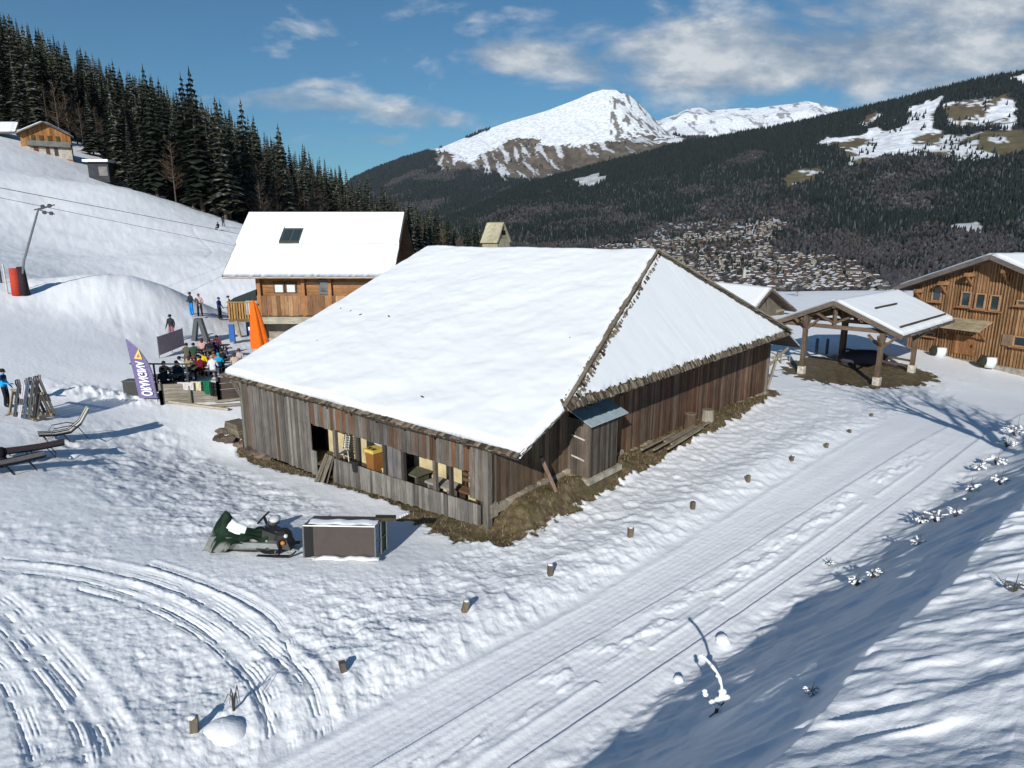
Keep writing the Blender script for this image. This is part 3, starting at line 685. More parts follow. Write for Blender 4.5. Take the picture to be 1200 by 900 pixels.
# roof deck
def sag(u_, v_): return .03*math.sin(u_*.9+1)+.025*math.sin(v_*.7)
def main_pt(f, v_, dz=0, back=False):          # f 0 at the hip/rake side, 1 at the far left end
    vv = v_ if not back else BW-v_
    ur = -bA if v_ <= bvh else -bA+(bur+bA)*(v_-bvh)/(BW/2-bvh)
    u_ = ur+(BL+bb-ur)*f
    return u_, vv
def deck(back):
    mb = MB(); vs = []; fs = []; nv_ = 14; nu_ = 16; vl = np.r_[np.linspace(-bo, bvh, 4), np.linspace(bvh, BW/2, nv_-3)[1:]]
    for dz in (0, -.14):
        for v_ in vl:
            for i in range(nu_+1):
                u_, vv = main_pt(i/nu_, v_, back=back); vs.append(B(u_, vv, rz_(vv)+dz+sag(u_, vv)))
    n1_ = len(vl); K = nu_+1
    for k in range(n1_-1):
        for i in range(nu_):
            a = k*K+i; fs.append((a, a+1, a+K+1, a+K)); c = n1_*K+a; fs.append((c+K, c+K+1, c+1, c))
    o_ = n1_*K
    for i in range(nu_): fs.append((i+1, i, o_+i, o_+i+1))
    for k in range(n1_-1): a = k*K; fs.append((a, a+K, o_+a+K, o_+a)); a = k*K+nu_; fs.append((a+K, a, o_+a, o_+a+K))
    mb.add(vs, fs, (.06, .05, .042)); return mb
rf = empty('roof', B(0, 0, 0)); rf.parent = barn; rf.location = (0, 0, 0)
def RK(o):
    o.parent = rf; o.matrix_parent_inverse = Matrix.Translation(-Vector([float(q) for q in B(0, 0, 0)])); return o
for bk in (False, True): RK(deck(bk).build('roof_slope', M['wood']))
A1, A2, AP = B(-bA, bvh, ZH), B(-bA, BW-bvh, ZH), B(bur, BW/2, ZR)
dn = np.array([0, 0, -.14])
mb = MB(); mb.add([A1, A2, AP, A1+dn, A2+dn, AP+dn], [(0, 1, 2), (5, 4, 3), (0, 3, 4, 1), (1, 4, 5, 2), (2, 5, 3, 0)], (.06, .05, .042)); RK(mb.build('hip_slope', M['wood']))
# soffit closing the gable overhang at the side: purlins
mb = MB()
for v_ in (-.1, 1.2, 2.6): mb.bar(B(-bA+.1, v_, rz_(v_)-.28), B(.5, v_, rz_(v_)-.28), .14, .16, (.07, .05, .04))
for v_ in np.arange(3.5, BW-2, 1.9): mb.bar(B(-bA+.12, v_, ZH-.22), B(.6, v_, ZH-.02), .12, .14, (.06, .045, .035))
for u_ in np.arange(.6, BL, 1.5): mb.bar(B(u_, -bo+.06, bze-.2), B(u_, .5, bze+.06), .1, .12, (.08, .065, .05))
mb.bar(B(-bA+.2, -.02, bze-.12), B(BL+.5, -.02, bze-.12), .16, .16, (.1, .08, .065))
RK(mb.build('rafters', M['woodh']))
# shingle edges
mb = MB(); r = random.Random(12); PS = [(.14, .11, .08), (.20, .165, .12), (.09, .07, .05), (.05, .04, .03), (.25, .21, .155)]
def shing(a, b, n, down, outn, lmin, lmax, lift=.0, dens=1, wmin=.08, wmax=.2, jw=.03):
    a = np.array(a); b = np.array(b); e = (b-a)/np.linalg.norm(b-a); L = np.linalg.norm(b-a); s = 0
    down = down/np.linalg.norm(down); nn = np.cross(e, down); nn = nn if nn[2] > 0 else -nn
    while s < L:
        w_ = r.uniform(wmin, wmax); l_ = r.uniform(lmin, lmax)
        for q in range(n):
            c = a+e*(s+w_/2)+down*(outn-l_/2+r.uniform(-jw, jw))+nn*(lift+.022*q+r.uniform(-.008, .008))
            tl = r.uniform(-.03, .03); n2_ = nn+tl*down; n2_ /= np.linalg.norm(n2_); d2 = np.cross(n2_, e)
            mb.box(c, (w_*.96, l_, .014), (e, d2, n2_), lt(r.choice(PS), r.uniform(.6, 1.2)))
        s += w_*dens
dmain = -BV3-bt*BZ; dhip = -BU3-((ZR-ZH)/(bur+bA))*BZ
E1, E2 = B(-bA, -bo, bze), B(BL+bb, -bo, bze)
shing(E1, E2, 3, dmain, .10, .25, .5, -.02)
shing(B(-bA, -bo, bze), B(-bA, bvh, ZH), 2, -BU3, .05, .15, .3, -.06)
shing(B(BL+bb, -bo, bze), B(BL+bb, BW/2, ZR), 2, BU3, .03, .15, .3, -.06)
shing(A1, A2, 3, dhip, .08, .12, .30, .0, .9, .04, .11, .05)
shing(A1-dhip*.15, A2-dhip*.15, 1, dhip, .08, .12, .25, .012, 2.6, .05, .14, .10)
hd = AP-A1; hp = np.cross(hd, np.cross(dhip, BV3)); hp /= np.linalg.norm(hp)
dh_in = np.array(BV3)*.8-BU3*.1-BZ*.05
shing(A1+BZ*.02, AP+BZ*.02, 2, -dh_in, .08, .22, .42, .03, .8, .06, .15, .07)
shing(A2+BZ*.02, AP+BZ*.02, 2, BV3*.5+BU3*.5, .08, .3, .5, .03, .8)
RK(mb.build('shingle_edge', M['shingle']))
mb = MB(); mb.bar(AP+BZ*.12, A1+BZ*.10, .16, .06, (.2, .165, .12)); mb.bar(AP+BZ*.14, A2+BZ*.14+BV3*.2, .22, .08, (.28, .24, .18)); RK(mb.build('hip_board', M['woodh']))
# snow on the roof
def snowgrid(name, fn, nu_, nv_, th, inset, seed, par, edge_r=.25, wob=.05):
    """fn(s,t)->point on the roof, s,t in 0..1; inset = widths of bare edge left, right, bottom, top in metres"""
    P00, P10, P01 = fn(0, 0), fn(1, 0), fn(0, 1)
    S, T = np.meshgrid(np.linspace(0, 1, nu_), np.linspace(0, 1, nv_)); S = S.ravel(); T = T.ravel()
    P = np.array([fn(a, b) for a, b in zip(S, T)])
    L0 = np.linalg.norm(P.reshape(nv_, nu_, 3)[:, -1]-P.reshape(nv_, nu_, 3)[:, 0], axis=1).repeat(nu_)
    Ht = np.linalg.norm(fn(.5, 1)-fn(.5, 0))
    dl = S*L0; dr = (1-S)*L0; db = T*Ht; dt = (1-T)*Ht
    nz = fbm(P[:, 0]*2.2+P[:, 2]*2, P[:, 1]*2.2, seed, 4)-.5; nz2 = fbm(P[:, 0]*.7, P[:, 1]*.7+P[:, 2], seed+5, 3)-.5
    q = np.minimum(np.minimum(dl-inset[0]*(1+2.2*nz), dr-inset[1]*(1+2.2*nz)), np.minimum(db-inset[2]*(1+2.2*nz), dt-inset[3]))
    k = np.clip(q/edge_r, -.35, 1); k = np.where(k > 0, np.sqrt(1-(1-np.clip(k, 0, 1))**2), k)
    hgt = th*k+(wob*nz2+.035*nz)*np.clip(k, 0, 1)
    P[:, 2] += hgt+.01
    top = P; V_ = top; F_ = grid_faces(nv_, nu_)
    # skirt so that the slab has thickness
    per = list(range(nu_))+[k*nu_+nu_-1 for k in range(1, nv_)]+[(nv_-1)*nu_+i for i in range(nu_-2, -1, -1)]+[k*nu_ for k in range(nv_-2, 0, -1)]
    low = P[per].copy(); low[:, 2] -= np.clip(hgt[per], 0, 1)+.05; V_ = np.vstack([V_, low]); n0 = nu_*nv_; m_ = len(per)
    F2 = np.array([(per[i], per[(i+1) % m_], n0+(i+1) % m_, n0+i) for i in range(m_)])
    o = npmesh(name, V_, np.vstack([F_, F2]), M['roof_snow'], None, True)
    if par is not None: K(o, par[0])
    return o
def fmain(back):
    def fn(s, t):
        v_ = -bo+.03+(BW/2+bo-.03)*t; u_, vv = main_pt(s, v_, back=back); u_ += (s-.5)*.06
        return B(u_, vv, bze+bt*(v_+bo)+sag(u_, vv))
    return fn
snowgrid('snow_cover', fmain(False), 190, 150, .19, (.05, .03, .03, .0), 201, (rf, B(0, 0, 0)), .16, .10)
snowgrid('snow_cover', fmain(True), 60, 50, .19, (.05, .0, .02, .0), 203, (rf, B(0, 0, 0)), .16)
def fhip(s, t):
    v0, v1 = bvh+(BW/2-bvh)*t, BW-bvh-(BW/2-bvh)*t
    return B(-bA+(bur+bA)*t, v0+(v1-v0)*s, ZH+(ZR-ZH)*t)
snowgrid('snow_cover', fhip, 300, 110, .11, (.24, .10, .17, .0), 207, (rf, B(0, 0, 0)), .14)
# chimney: small gabled wooden cowl behind the ridge
ch = MB(); cu, cv = 11.55, 13.5
ch.box(B(cu, cv, 7.9), (1.1, 1.0, 1.5), (BU3, BV3, BZ), (.36, .32, .23))
ch.hexa([B(cu-.62, cv-.62, 8.45), B(cu+.62, cv-.62, 8.45), B(cu+.62, cv-.5, 8.5), B(cu-.62, cv-.5, 8.5), B(cu-.6, cv-.08, 9.5), B(cu+.6, cv-.08, 9.5), B(cu+.6, cv+.02, 9.55), B(cu-.6, cv+.02, 9.55)], (.42, .38, .26))
ch.hexa([B(cu-.62, cv+.5, 8.5), B(cu+.62, cv+.5, 8.5), B(cu+.62, cv+.62, 8.45), B(cu-.62, cv+.62, 8.45), B(cu-.6, cv-.0, 9.45), B(cu+.6, cv-.0, 9.45), B(cu+.6, cv+.1, 9.4), B(cu-.6, cv+.1, 9.4)], (.3, .28, .2))
ch.add([B(cu-.5, cv-.5, 8.5), B(cu-.5, cv+.5, 8.5), B(cu-.5, cv, 9.3), B(cu-.42, cv-.5, 8.5), B(cu-.42, cv+.5, 8.5), B(cu-.42, cv, 9.3)], [(0, 1, 2), (3, 5, 4), (0, 2, 5, 3), (1, 4, 5, 2), (0, 3, 4, 1)], (.3, .26, .18))
ch.box(B(cu-.52, cv+.05, 9.0), (.02, .28, .22), (BU3, BV3, BZ), (.01, .01, .01))
BK(ch.build('chimney', M['wood']))
# leaning shed against the side wall
shp = B(-.45, 5.2, .5)
shed = empty('lean_to_shed', shp, 0, 'narrow plank shed with a blue grey metal roof against the big barn', 'shed')

mb = MB(); r = random.Random(21); PSH = [(.085, .068, .055), (.11, .09, .07), (.07, .058, .05), (.14, .12, .10)]
planks(mb, side, 4.25, 6.1, const(.45), const(2.52), -.9, PSH, wd=.14, r=r)
planks(mb, lambda s, o, z: B(s, o, z), -.9, -.02, const(.5), const(2.6), 4.25, PSH, wd=.16, r=r)
planks(mb, lambda s, o, z: B(s, o, z), -.9, -.02, const(.5), const(2.6), 6.07, PSH, wd=.16, r=r)
K(mb.build('plank_walls', M['wood']), shed, shp)
for z_ in (1.9, 1.15): mb = MB(); mb.bar(B(-.75, 4.2, z_), B(-.2, 4.2, z_+.1), .03, .05, (.6, .56, .48)); K(mb.build('door_batten', M['woodh']), shed, shp)
mb = MB(); q = [B(-1.12, 4.05, 2.46), B(-1.12, 6.5, 2.46), B(-.02, 6.5, 2.95), B(-.02, 4.05, 2.95)]
mb.hexa(q+[p+BZ*.03 for p in q], (.34, .42, .46))
for v_ in (4.85, 5.6): mb.bar(B(-1.13, v_, 2.505), B(-.02, v_, 2.995), .03, .02, (.26, .33, .37))
K(mb.build('metal_roof', M['paint']), shed, shp)
mb = MB(); mb.box(B(-.5, 5.2, .42), (1.1, 2.2, .2), (BU3, BV3, BZ), (.34, .31, .25)); K(mb.build('stone_plinth', M['stone']), shed, shp)
# things around the barn
def thing1(name, mb, m, label, cat, group=None, smooth=False):
    """one mesh with its origin moved to its base"""
    P = np.array(mb.v); c = np.array([(P[:, 0].min()+P[:, 0].max())/2, (P[:, 1].min()+P[:, 1].max())/2, P[:, 2].min()])
    mb.v = [tuple(p) for p in P-c]; o = mb.build(name, m, None, smooth); o.location = c
    return tag(o, label, cat, group)
mb = MB(); mb.bar(B(-.72, 2.6, .5), B(-.42, 2.15, 1.75), .12, .12, (.22, .15, .11)); thing1('leaning_post', mb, M['wood'], 'short red brown post leaning outside the side wall near the front corner', 'post')
mb = MB(); r = random.Random(31)
for k in range(5): v0 = r.uniform(8, 10.5); mb.bar(B(-.9-.12*k, v0, .62-.05*k), B(-.7-.1*k, v0+r.uniform(3, 5), .5-.03*k), .09, .06, lt((.36, .3, .22), r.uniform(.7, 1.2)))
thing1('pole_stack', mb, M['woodh'], 'pale old poles lying on the grass bank along the side wall', 'poles')
for k, (v_, hh_) in enumerate(((13.1, .75), (15.0, .55))):
    mb = MB(); mb.tube([B(-.55, v_, .2), B(-.55, v_, .2+hh_)], [.3, .27], 10, (.11, .075, .05) if k == 0 else (.3, .27, .22)); mb.tube([B(-.55, v_, .2+hh_), B(-.55, v_, .23+hh_)], [.27, .25], 10, (.2, .16, .12))
    thing1('chopping_block', mb, M['wood'], ['dark brown round log standing on the grass by the side wall', 'pale stump on the grass, right of the dark brown log'][k], 'log', None)
# gallery contents
mb = MB(); mb.hexa([B(6.1, .4, 0), B(6.5, .4, 0), B(6.5, .8, 0), B(6.1, .8, 0), B(6.05, .35, .9), B(6.55, .35, .9), B(6.55, .85, .9), B(6.05, .85, .9)], (.27, .12, .035))
bl = B(6.3, .6, 0); bin_ = empty('litter_bin', bl, 0, 'rust orange litter bin with a yellow rim in the barn gallery', 'bin'); K(mb.build('body', M['paint']), bin_, bl)
mb = MB(); mb.box(B(6.3, .6, .96), (.56, .56, .12), (BU3, BV3, BZ), (.62, .46, .11)); mb.box(B(6.18, .5, 1.025), (.16, .16, .02), (BU3, BV3, BZ), (.05, .03, .01)); mb.box(B(6.42, .5, 1.025), (.16, .16, .02), (BU3, BV3, BZ), (.05, .03, .01)); K(mb.build('rim', M['paint']), bin_, bl)
mb = MB(); mb.box(B(7.0, 1.12, 1.2), (.85, .03, .5), (BU3, BV3, BZ), (.75, .78, .8)); pl_ = B(7.0, 1.12, 1.0); po = empty('poster_panel', pl_, 0, 'white and blue poster panel standing behind the rust orange bin', 'poster'); K(mb.build('board', M['paint']), po, pl_)
mb = MB()
for k in range(7): mb.box(B(6.72+.09*k, 1.095, 1.15+.05*((k*3) % 4)), (.06, .01, .16+.04*(k % 3)), (BU3, BV3, BZ), [(.03, .25, .4), (.02, .4, .42), (.1, .3, .2)][k % 3])
mb.box(B(7.3, 1.095, 1.38), (.22, .01, .12), (BU3, BV3, BZ), (.6, .16, .1)); K(mb.build('print', M['paint']), po, pl_)
def patio_chair(u_, v_, col, label, kind, rz=0.):
    loc = B(u_, v_, 0); e = empty('patio_chair', loc, 0, label, 'chair')
    a = BU3*math.cos(rz)+BV3*math.sin(rz); b_ = -BU3*math.sin(rz)+BV3*math.cos(rz)
    P = lambda x, y, z: loc+a*x+b_*y+BZ*z
    mb = MB(); mb.box(P(0, 0, .42), (.48, .46, .04), (a, b_, BZ), col); K(mb.build('seat', M['paint']), e, loc)
    mb = MB()
    if kind == 'slat':
        for k in range(6): mb.bar(P(-.22, .24+.02*k, .55+.09*k), P(.22, .24+.02*k, .55+.09*k), .03, .05, (.8, .8, .78) if k % 1 == 0 else (.03, .03, .03))
        mb.tube([P(-.26, .22, .4), P(-.26, .34, 1.05), P(0, .36, 1.16), P(.26, .34, 1.05), P(.26, .22, .4)], .022, 6, (.02, .03, .02))
    else:
        mb.tube([P(-.24, .22, .4), P(-.24, .32, .92), P(0, .34, 1.0), P(.24, .32, .92), P(.24, .22, .4)], .03, 6, col)
        for k in range(3): mb.bar(P(-.12+.12*k, .23, .42), P(-.12+.12*k, .34, .97), .05, .02, col)
    K(mb.build('backrest', M['paint']), e, loc)
    for x in (-.2, .2):
        for y in (-.2, .2): mb = MB(); mb.tube([P(x*1.15, y*1.1, -.06), P(x, y, .42)], .018, 6, col); K(mb.build('leg', M['paint']), e, loc)
    return e
patio_chair(8.45, .6, (.7, .7, .68), 'white slatted garden chair beside the dark barn doorway', 'slat', .2)
patio_chair(5.45, .65, (.62, .56, .36), 'cream plastic garden chair right of the rust orange bin', 'plain', -.3)
def bench_like(u0, u1, v_, w_, h, col, name, label, cat, back=False):
    loc = B((u0+u1)/2, v_, -.05); e = empty(name, loc, 0, label, cat)
    mb = MB(); mb.box(B((u0+u1)/2, v_, h), (abs(u1-u0), w_, .06), (BU3, BV3, BZ), col); K(mb.build('seat' if cat == 'bench' else 'tabletop', M['woodh']), e, loc)
    for u_ in (u0+.12, u1-.12):
        mb = MB(); mb.box(B(u_, v_, h/2-.03), (.08, w_*.8, h), (BU3, BV3, BZ), lt(col, .6)); K(mb.build('leg', M['wood']), e, loc)
    if back:
        mb = MB()
        for z in (.25, .45): mb.box(B((u0+u1)/2, v_+w_/2+.03, h+z), (abs(u1-u0), .035, .1), (BU3, BV3, BZ), col)
        for u_ in (u0+.1, u1-.1): mb.box(B(u_, v_+w_/2+.06, h+.2), (.06, .05, .75), (BU3, BV3, BZ), lt(col, .5))
        K(mb.build('backrest', M['woodh']), e, loc)
    return e
bench_like(3.6, 4.4, .65, .75, .62, (.14, .14, .10), 'small_table', 'small greenish grey table in the barn gallery, left of the benches', 'table')
bench_like(2.0, 3.2, .6, .6, .55, (.34, .32, .28), 'low_table', 'long pale low table in the barn gallery behind the skirt boards', 'table')
bench_like(.9, 2.0, .75, .4, .5, (.16, .09, .055), 'bench', 'brown wooden bench with a back at the right end of the barn gallery', 'bench', True)
mb = MB(); mb.blob(B(4.6, .45, .5), (.28, .25, .3), (.02, .02, .03), jit=.12, seed=3); mb.blob(B(4.65, .42, .76), (.14, .12, .1), (.10, .02, .03), jit=.1, seed=4)
thing1('dark_bag', mb, M['cloth'], 'black and red bag heaped in the barn gallery before the inner door', 'bag', None, True)
mb = MB(); mb.tube([B(6.62, -.0, .2), B(6.62, 0, .62)], [.16, .19], 10, (.012, .012, .012)); thing1('plant_pot', mb, M['paint'], 'round black tub at the foot of a gallery post, left of the bin', 'tub')
mb = MB(); mb.box(B(.6, .5, .8), (.18, .2, .3), (BU3, BV3, BZ), (.55, .09, .03)); thing1('red_can', mb, M['paint'], 'small orange red can at the right end of the barn gallery', 'can')
# stack of boards by the doorway
mb = MB(); r = random.Random(41)
for k in range(5): a = r.uniform(-.15, .15); mb.bar(B(8.1+.1*k, -.35-.1*k+a, -.62), B(7.95+.12*k, -.08, .5+.1*a), .12, .03, lt((.2, .17, .13), r.uniform(.6, 1.2)))
thing1('board_stack', mb, M['wood'], 'loose boards leaning beside the dark barn doorway', 'boards')
# stones and fallen boards by the left corner
def stone(px, py, s, label, seed, col=(.10, .085, .07)):
    g = G(px, py); mb = MB(); mb.blob(g+BZ*s*.3, (s, s*.75, s*.5), col, nu=9, nv=6, jit=.22, seed=seed); return thing1('rock', mb, M['stone'], label, 'rock', 'rocks and rubble at the barn corner')
for k, (px, py, s) in enumerate([(262,508,.35),(258,516,.32),(268,518,.4),(281,521,.3),(276,512,.3),(291,526,.3),(299,529,.25),(306,533,.3),(313,537,.25),(288,517,.28)]):
    stone(px, py, s, 'brown rock in the heap of rubble at the left corner of the big barn', 50+k, lt((.13, .10, .08), [1, .6, .9, 1.4][k % 4]))
mb = MB(); g = G(280, 510)
for k in range(5): mb.box(g+np.array([0, 0, .12+.12*k]), (1.5-.1*k, .7, .11), (BU3, BV3, BZ), lt((.2, .17, .12), .7+.15*(k % 3)))
thing1('timber_pile', mb, M['woodh'], 'low stack of squared timber against the left corner of the big barn', 'timber')
for k, (a, b_) in enumerate([((196, 473), (268, 482)), ((245, 478), (290, 476)), ((252, 472), (288, 469))]):
    p, q = G(*a), G(*b_); mb = MB(); mb.bar(p+BZ*.1, q+BZ*.12, .16, .1, [(.42, .37, .29), (.33, .28, .21), (.38, .35, .29)][k])
    thing1('plank', mb, M['woodh'], ['long pale plank lying on the snow before the terrace fence', 'thick plank lying between the terrace fence and the barn', 'upper pale plank left of the barn corner'][k], 'plank')
# ================================================================== OTHER BUILDINGS
ORG, TAN, DKW = (.33, .16, .07), (.30, .19, .105), (.10, .05, .028)
def snow_slab(name, c, par, loc, th=.22, inset=.05, bot=.05, nu_=50, nv_=30, seed=300, wob=.05):
    """c: corners eave-left, eave-right, ridge-right, ridge-left"""
    c = [np.array(p, float) for p in c]
    fn = lambda s, t: (c[0]*(1-s)+c[1]*s)*(1-t)+(c[3]*(1-s)+c[2]*s)*t
    return snowgrid(name, fn, nu_, nv_, th, (inset, inset, bot, 0), seed, (par, loc), .15, wob)
def roof_slab(name, c, par, loc, th=.16, m='woodh', col=(.12, .09, .07)):
    c = [np.array(p, float) for p in c]; mb = MB(); mb.hexa([p-BZ*th for p in c]+c, col); return K(mb.build(name, M[m]), par, loc)
# ---- chalet with the skylight
cl0 = np.array([-19.2, 49.3, 1.]); chal = empty('chalet', cl0, 0, 'orange timber chalet with a skylight in its snowy roof, standing behind the barn', 'chalet')
EX0, EX1 = -21.2, -8.62
def zat(py, y): return und(300, py, y)[2]
def xat(px, py, y): return und(px, py, y)[0]
e = [(EX0, 48.2, 6.0), (EX1, 48.2, 6.0), (EX1, 54.2, 10.5), (EX0, 54.2, 10.5)]
f_ = [(EX1, 60.2, 6.0), (EX0, 60.2, 6.0), (EX0, 54.2, 10.5), (EX1, 54.2, 10.5)]
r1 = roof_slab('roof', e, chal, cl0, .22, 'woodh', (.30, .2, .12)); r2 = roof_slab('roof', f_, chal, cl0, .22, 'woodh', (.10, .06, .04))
up = np.array([0, -.03, .02])
# snow with a hole melted round the skylight: built as strips round it
def cpt(px, py):       # a point of the front roof slope seen at this pixel
    A_ = np.array(e[0]); n_2 = np.cross(np.array(e[1])-A_, np.array(e[3])-A_); d = ray(px, py); o_ = np.array([0, 0, H]); return o_+d*((A_-o_)@n_2)/(d@n_2)
w0, w1 = cpt(327, 286), cpt(357, 268)
def cs(x, y): return np.array([x, y, 6.0+(y-48.2)*.75])
sy0, sy1, sx0, sx1 = w0[1], w1[1], w0[0], w1[0]
snow_slab('roof_snow', [cs(EX0, 48.15), cs(EX1, 48.15), cs(EX1, sy0), cs(EX0, sy0)], r1, cl0, .2, .04, .04, 60, 16, 301)
for a, b_, c_, d_ in ((EX0, sx0, sy0, sy1), (sx1, EX1, sy0, sy1), (EX0, EX1, sy1, 54.2)):
    mb = MB(); q = [cs(a+.05*(a == EX0), c_), cs(b_-.05*(b_ == EX1), c_), cs(b_-.05*(b_ == EX1), d_), cs(a+.05*(a == EX0), d_)]; mb.hexa([p-BZ*.02 for p in q]+[p+BZ*.21 for p in q], SNOW); o = mb.build('roof_snow', M['roof_snow']); K(o, chal, cl0)
snow_slab('roof_snow', [f_[0], f_[1], f_[2], f_[3]], r2, cl0, .2, .04, .04, 20, 12, 303)
mb = MB(); ce = (cs(sx0, sy0)+cs(sx1, sy1))/2; ax = (np.array([1, 0, 0]), np.array([0, .8, .6]), np.array([0, -.6, .8]))
mb.box(ce+ax[2]*.05, (sx1-sx0-.1, (sy1-sy0)*1.25-.1, .1), ax, (.06, .065, .06)); sk = K(mb.build('skylight', M['paint']), chal, cl0)
mb = MB()
for k in (-1, 1): mb.box(ce+ax[2]*.12+ax[0]*k*(sx1-sx0)*.22, ((sx1-sx0)*.34, (sy1-sy0)*.85, .03), ax, (.10, .12, .08))
o = K(mb.build('pane', M['glass']), sk, cl0)
yw = 49.3; zt_ = lambda x: 6.6
mb = MB(); r = random.Random(61)
zl0, zl1 = zat(347, yw), 6.75; n = 7
for k in range(n): z0_ = zl0+(zl1-zl0)*k/n; mb.box((-14.5, yw+.1, z0_+.13), (9.4, .2, (zl1-zl0)/n-.02), None, lt((.32, .16, .07), r.uniform(.7, 1.2)))
K(mb.build('log_wall', M['woodh']), chal, cl0)
PA = lambda s, o, z: np.array([s, yw-.25-o, z])
mb = MB(); planks(mb, PA, -19.1, -9.9, const(zat(370, yw-.3)), const(zl0+.05), 0, [(.33, .18, .09), (.28, .15, .08), (.36, .21, .11), (.22, .115, .06)], wd=.35, r=r)
K(mb.build('board_panel', M['wood']), chal, cl0)
mb = MB(); zb1 = zat(371, yw-.4); mb.box((-14.5, yw-.3, zb1-.28), (9.6, .5, .5), None, (.40, .37, .28)); K(mb.build('pale_beam', M['woodh']), chal, cl0)
mb = MB(); mb.box((-14.5, 50.6, 1.1), (9.3, .3, 3.6), None, (.25, .22, .18)); K(mb.build('ground_floor_wall', M['plaster']), chal, cl0)
mb = MB(); PE = lambda s, o, z: np.array([-9.6+o, s, z])
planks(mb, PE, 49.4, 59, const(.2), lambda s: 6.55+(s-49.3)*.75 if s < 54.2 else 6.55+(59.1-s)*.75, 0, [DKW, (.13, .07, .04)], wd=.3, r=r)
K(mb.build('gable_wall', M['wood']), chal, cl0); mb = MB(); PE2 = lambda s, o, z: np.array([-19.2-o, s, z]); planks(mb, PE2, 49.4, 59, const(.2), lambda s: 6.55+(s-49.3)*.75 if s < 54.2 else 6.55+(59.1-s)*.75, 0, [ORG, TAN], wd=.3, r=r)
K(mb.build('gable_wall', M['wood']), chal, cl0)
for px0, px1, py0, py1, light in ((320, 333, 330, 343, 1), (334, 347, 330, 343, 1), (373, 387, 328, 345, 0)):
    x0_, x1_ = xat(px0, py0, yw-.05), xat(px1, py0, yw-.05); z0_, z1_ = zat(py1, yw-.05), zat(py0, yw-.05)
    mb = MB(); mb.box(((x0_+x1_)/2, yw-.03, (z0_+z1_)/2), (x1_-x0_, .1, z1_-z0_), None, (.12, .07, .04) if light else (.16, .16, .15)); wn = K(mb.build('window', M['woodh']), chal, cl0)
    mb = MB(); mb.box(((x0_+x1_)/2, yw-.09, (z0_+z1_)/2-(.1 if light else 0)), ((x1_-x0_)*.72, .03, (z1_-z0_)*.66), None, (.55, .58, .6)); K(mb.build('pane', M['paint'] if light else M['glass']), wn, cl0)
for s_ in (-18.9, -15.6, -13.6, -10.2):
    mb = MB(); mb.box((s_, yw-.15, (zb1+6.6)/2), (.24, .3, 6.6-zb1), None, (.36, .17, .07)); K(mb.build('upright_post', M['wood']), chal, cl0)
# side balcony on its post
bx0, bx1 = xat(268, 365, 48.6), -19.15; zb0, zbt = zat(376, 48.6), zat(354, 48.6)
mb = MB(); mb.box(((bx0+bx1)/2, 50.2, zb0), (bx1-bx0, 3.4, .16), None, (.22, .13, .07)); bal = K(mb.build('balcony', M['woodh']), chal, cl0)
mb = MB(); k = bx0+.05
while k < bx1: mb.box((k, 48.55, (zb0+zbt)/2), (.12, .04, zbt-zb0), None, lt((.46, .26, .10), random.uniform(.8, 1.2))); k += .2
k = 48.7
while k < 51.8: mb.box((bx0, k, (zb0+zbt)/2), (.04, .12, zbt-zb0), None, lt((.46, .26, .10), random.uniform(.8, 1.2))); k += .2
mb.box(((bx0+bx1)/2, 48.52, zbt), (bx1-bx0+.1, .1, .1), None, (.3, .2, .1)); mb.box(((bx0+bx1)/2, 48.52, zb0+.1), (bx1-bx0+.1, .08, .1), None, (.2, .11, .06)); mb.box((bx0, 50.2, zbt), (.1, 3.4, .1), None, (.3, .2, .1))
K(mb.build('railing', M['wood']), bal, cl0)
mb = MB(); mb.hexa([(bx0, 49, zbt+.05), (bx1, 49, zbt+.05), (bx1, 51.5, zbt+.05), (bx0, 51.5, zbt+.05), (bx0+.2, 49.2, zbt+.25), (bx1, 49.1, zbt+.9), (bx1, 51.4, zbt+.9), (bx0+.2, 51.3, zbt+.25)], (.03, .04, .04)); K(mb.build('dark_cover', M['cloth']), bal, cl0)
px_, py_ = xat(277, 380, 48.6), 48.6; g = gz(px_, py_)
mb = MB(); mb.tube([(px_+.2, py_, g-.1), (px_, py_, zb0)], .15, 8, (.38, .34, .26)); K(mb.build('balcony_post', M['wood']), chal, cl0)
# ---- right hand chalet
D0 = np.array([36.94, 54., -1.]); fw_ = np.array([.38, -.925, 0]); fw_ /= np.linalg.norm(fw_); fd_ = np.array([-fw_[1], fw_[0], 0])
rc = empty('chalet', D0, 0, 'orange board clad chalet with three small gable windows at the right edge', 'chalet')
def C_(s, o, z): return np.array([D0[0], D0[1], 0])+fw_*s-fd_*o+BZ*z
SA, ZA, SL = 2.61, 7.39, .39
zr2 = lambda s: ZA-SL*abs(s-SA)
def onf(px, py, o=0):
    P0 = C_(0, o, 0); d = ray(px, py); oo = np.array([0, 0, H]); t = ((P0-oo)@fd_)/(d@fd_); P = oo+t*d; return (P-P0)@fw_, P[2]
r = random.Random(71)
PAL = [(.28, .15, .075), (.33, .185, .095), (.22, .115, .055), (.36, .22, .12), (.17, .09, .05)]
mb = MB()
planks(mb, C_, -4.1, 9.4, const(-1.9), lambda s: zr2(s)-.2, 0, PAL, wd=.24, r=r); s = -4.0
while s < 9.4: mb.box(C_(s, .07, (zr2(s)-.3-1.2)/2), (.07, .05, zr2(s)+.9), (fw_, fd_, BZ), lt((.34, .20, .10), r.uniform(.6, 1.2))); s += .24
K(mb.build('front_wall', M['wood']), rc, D0)
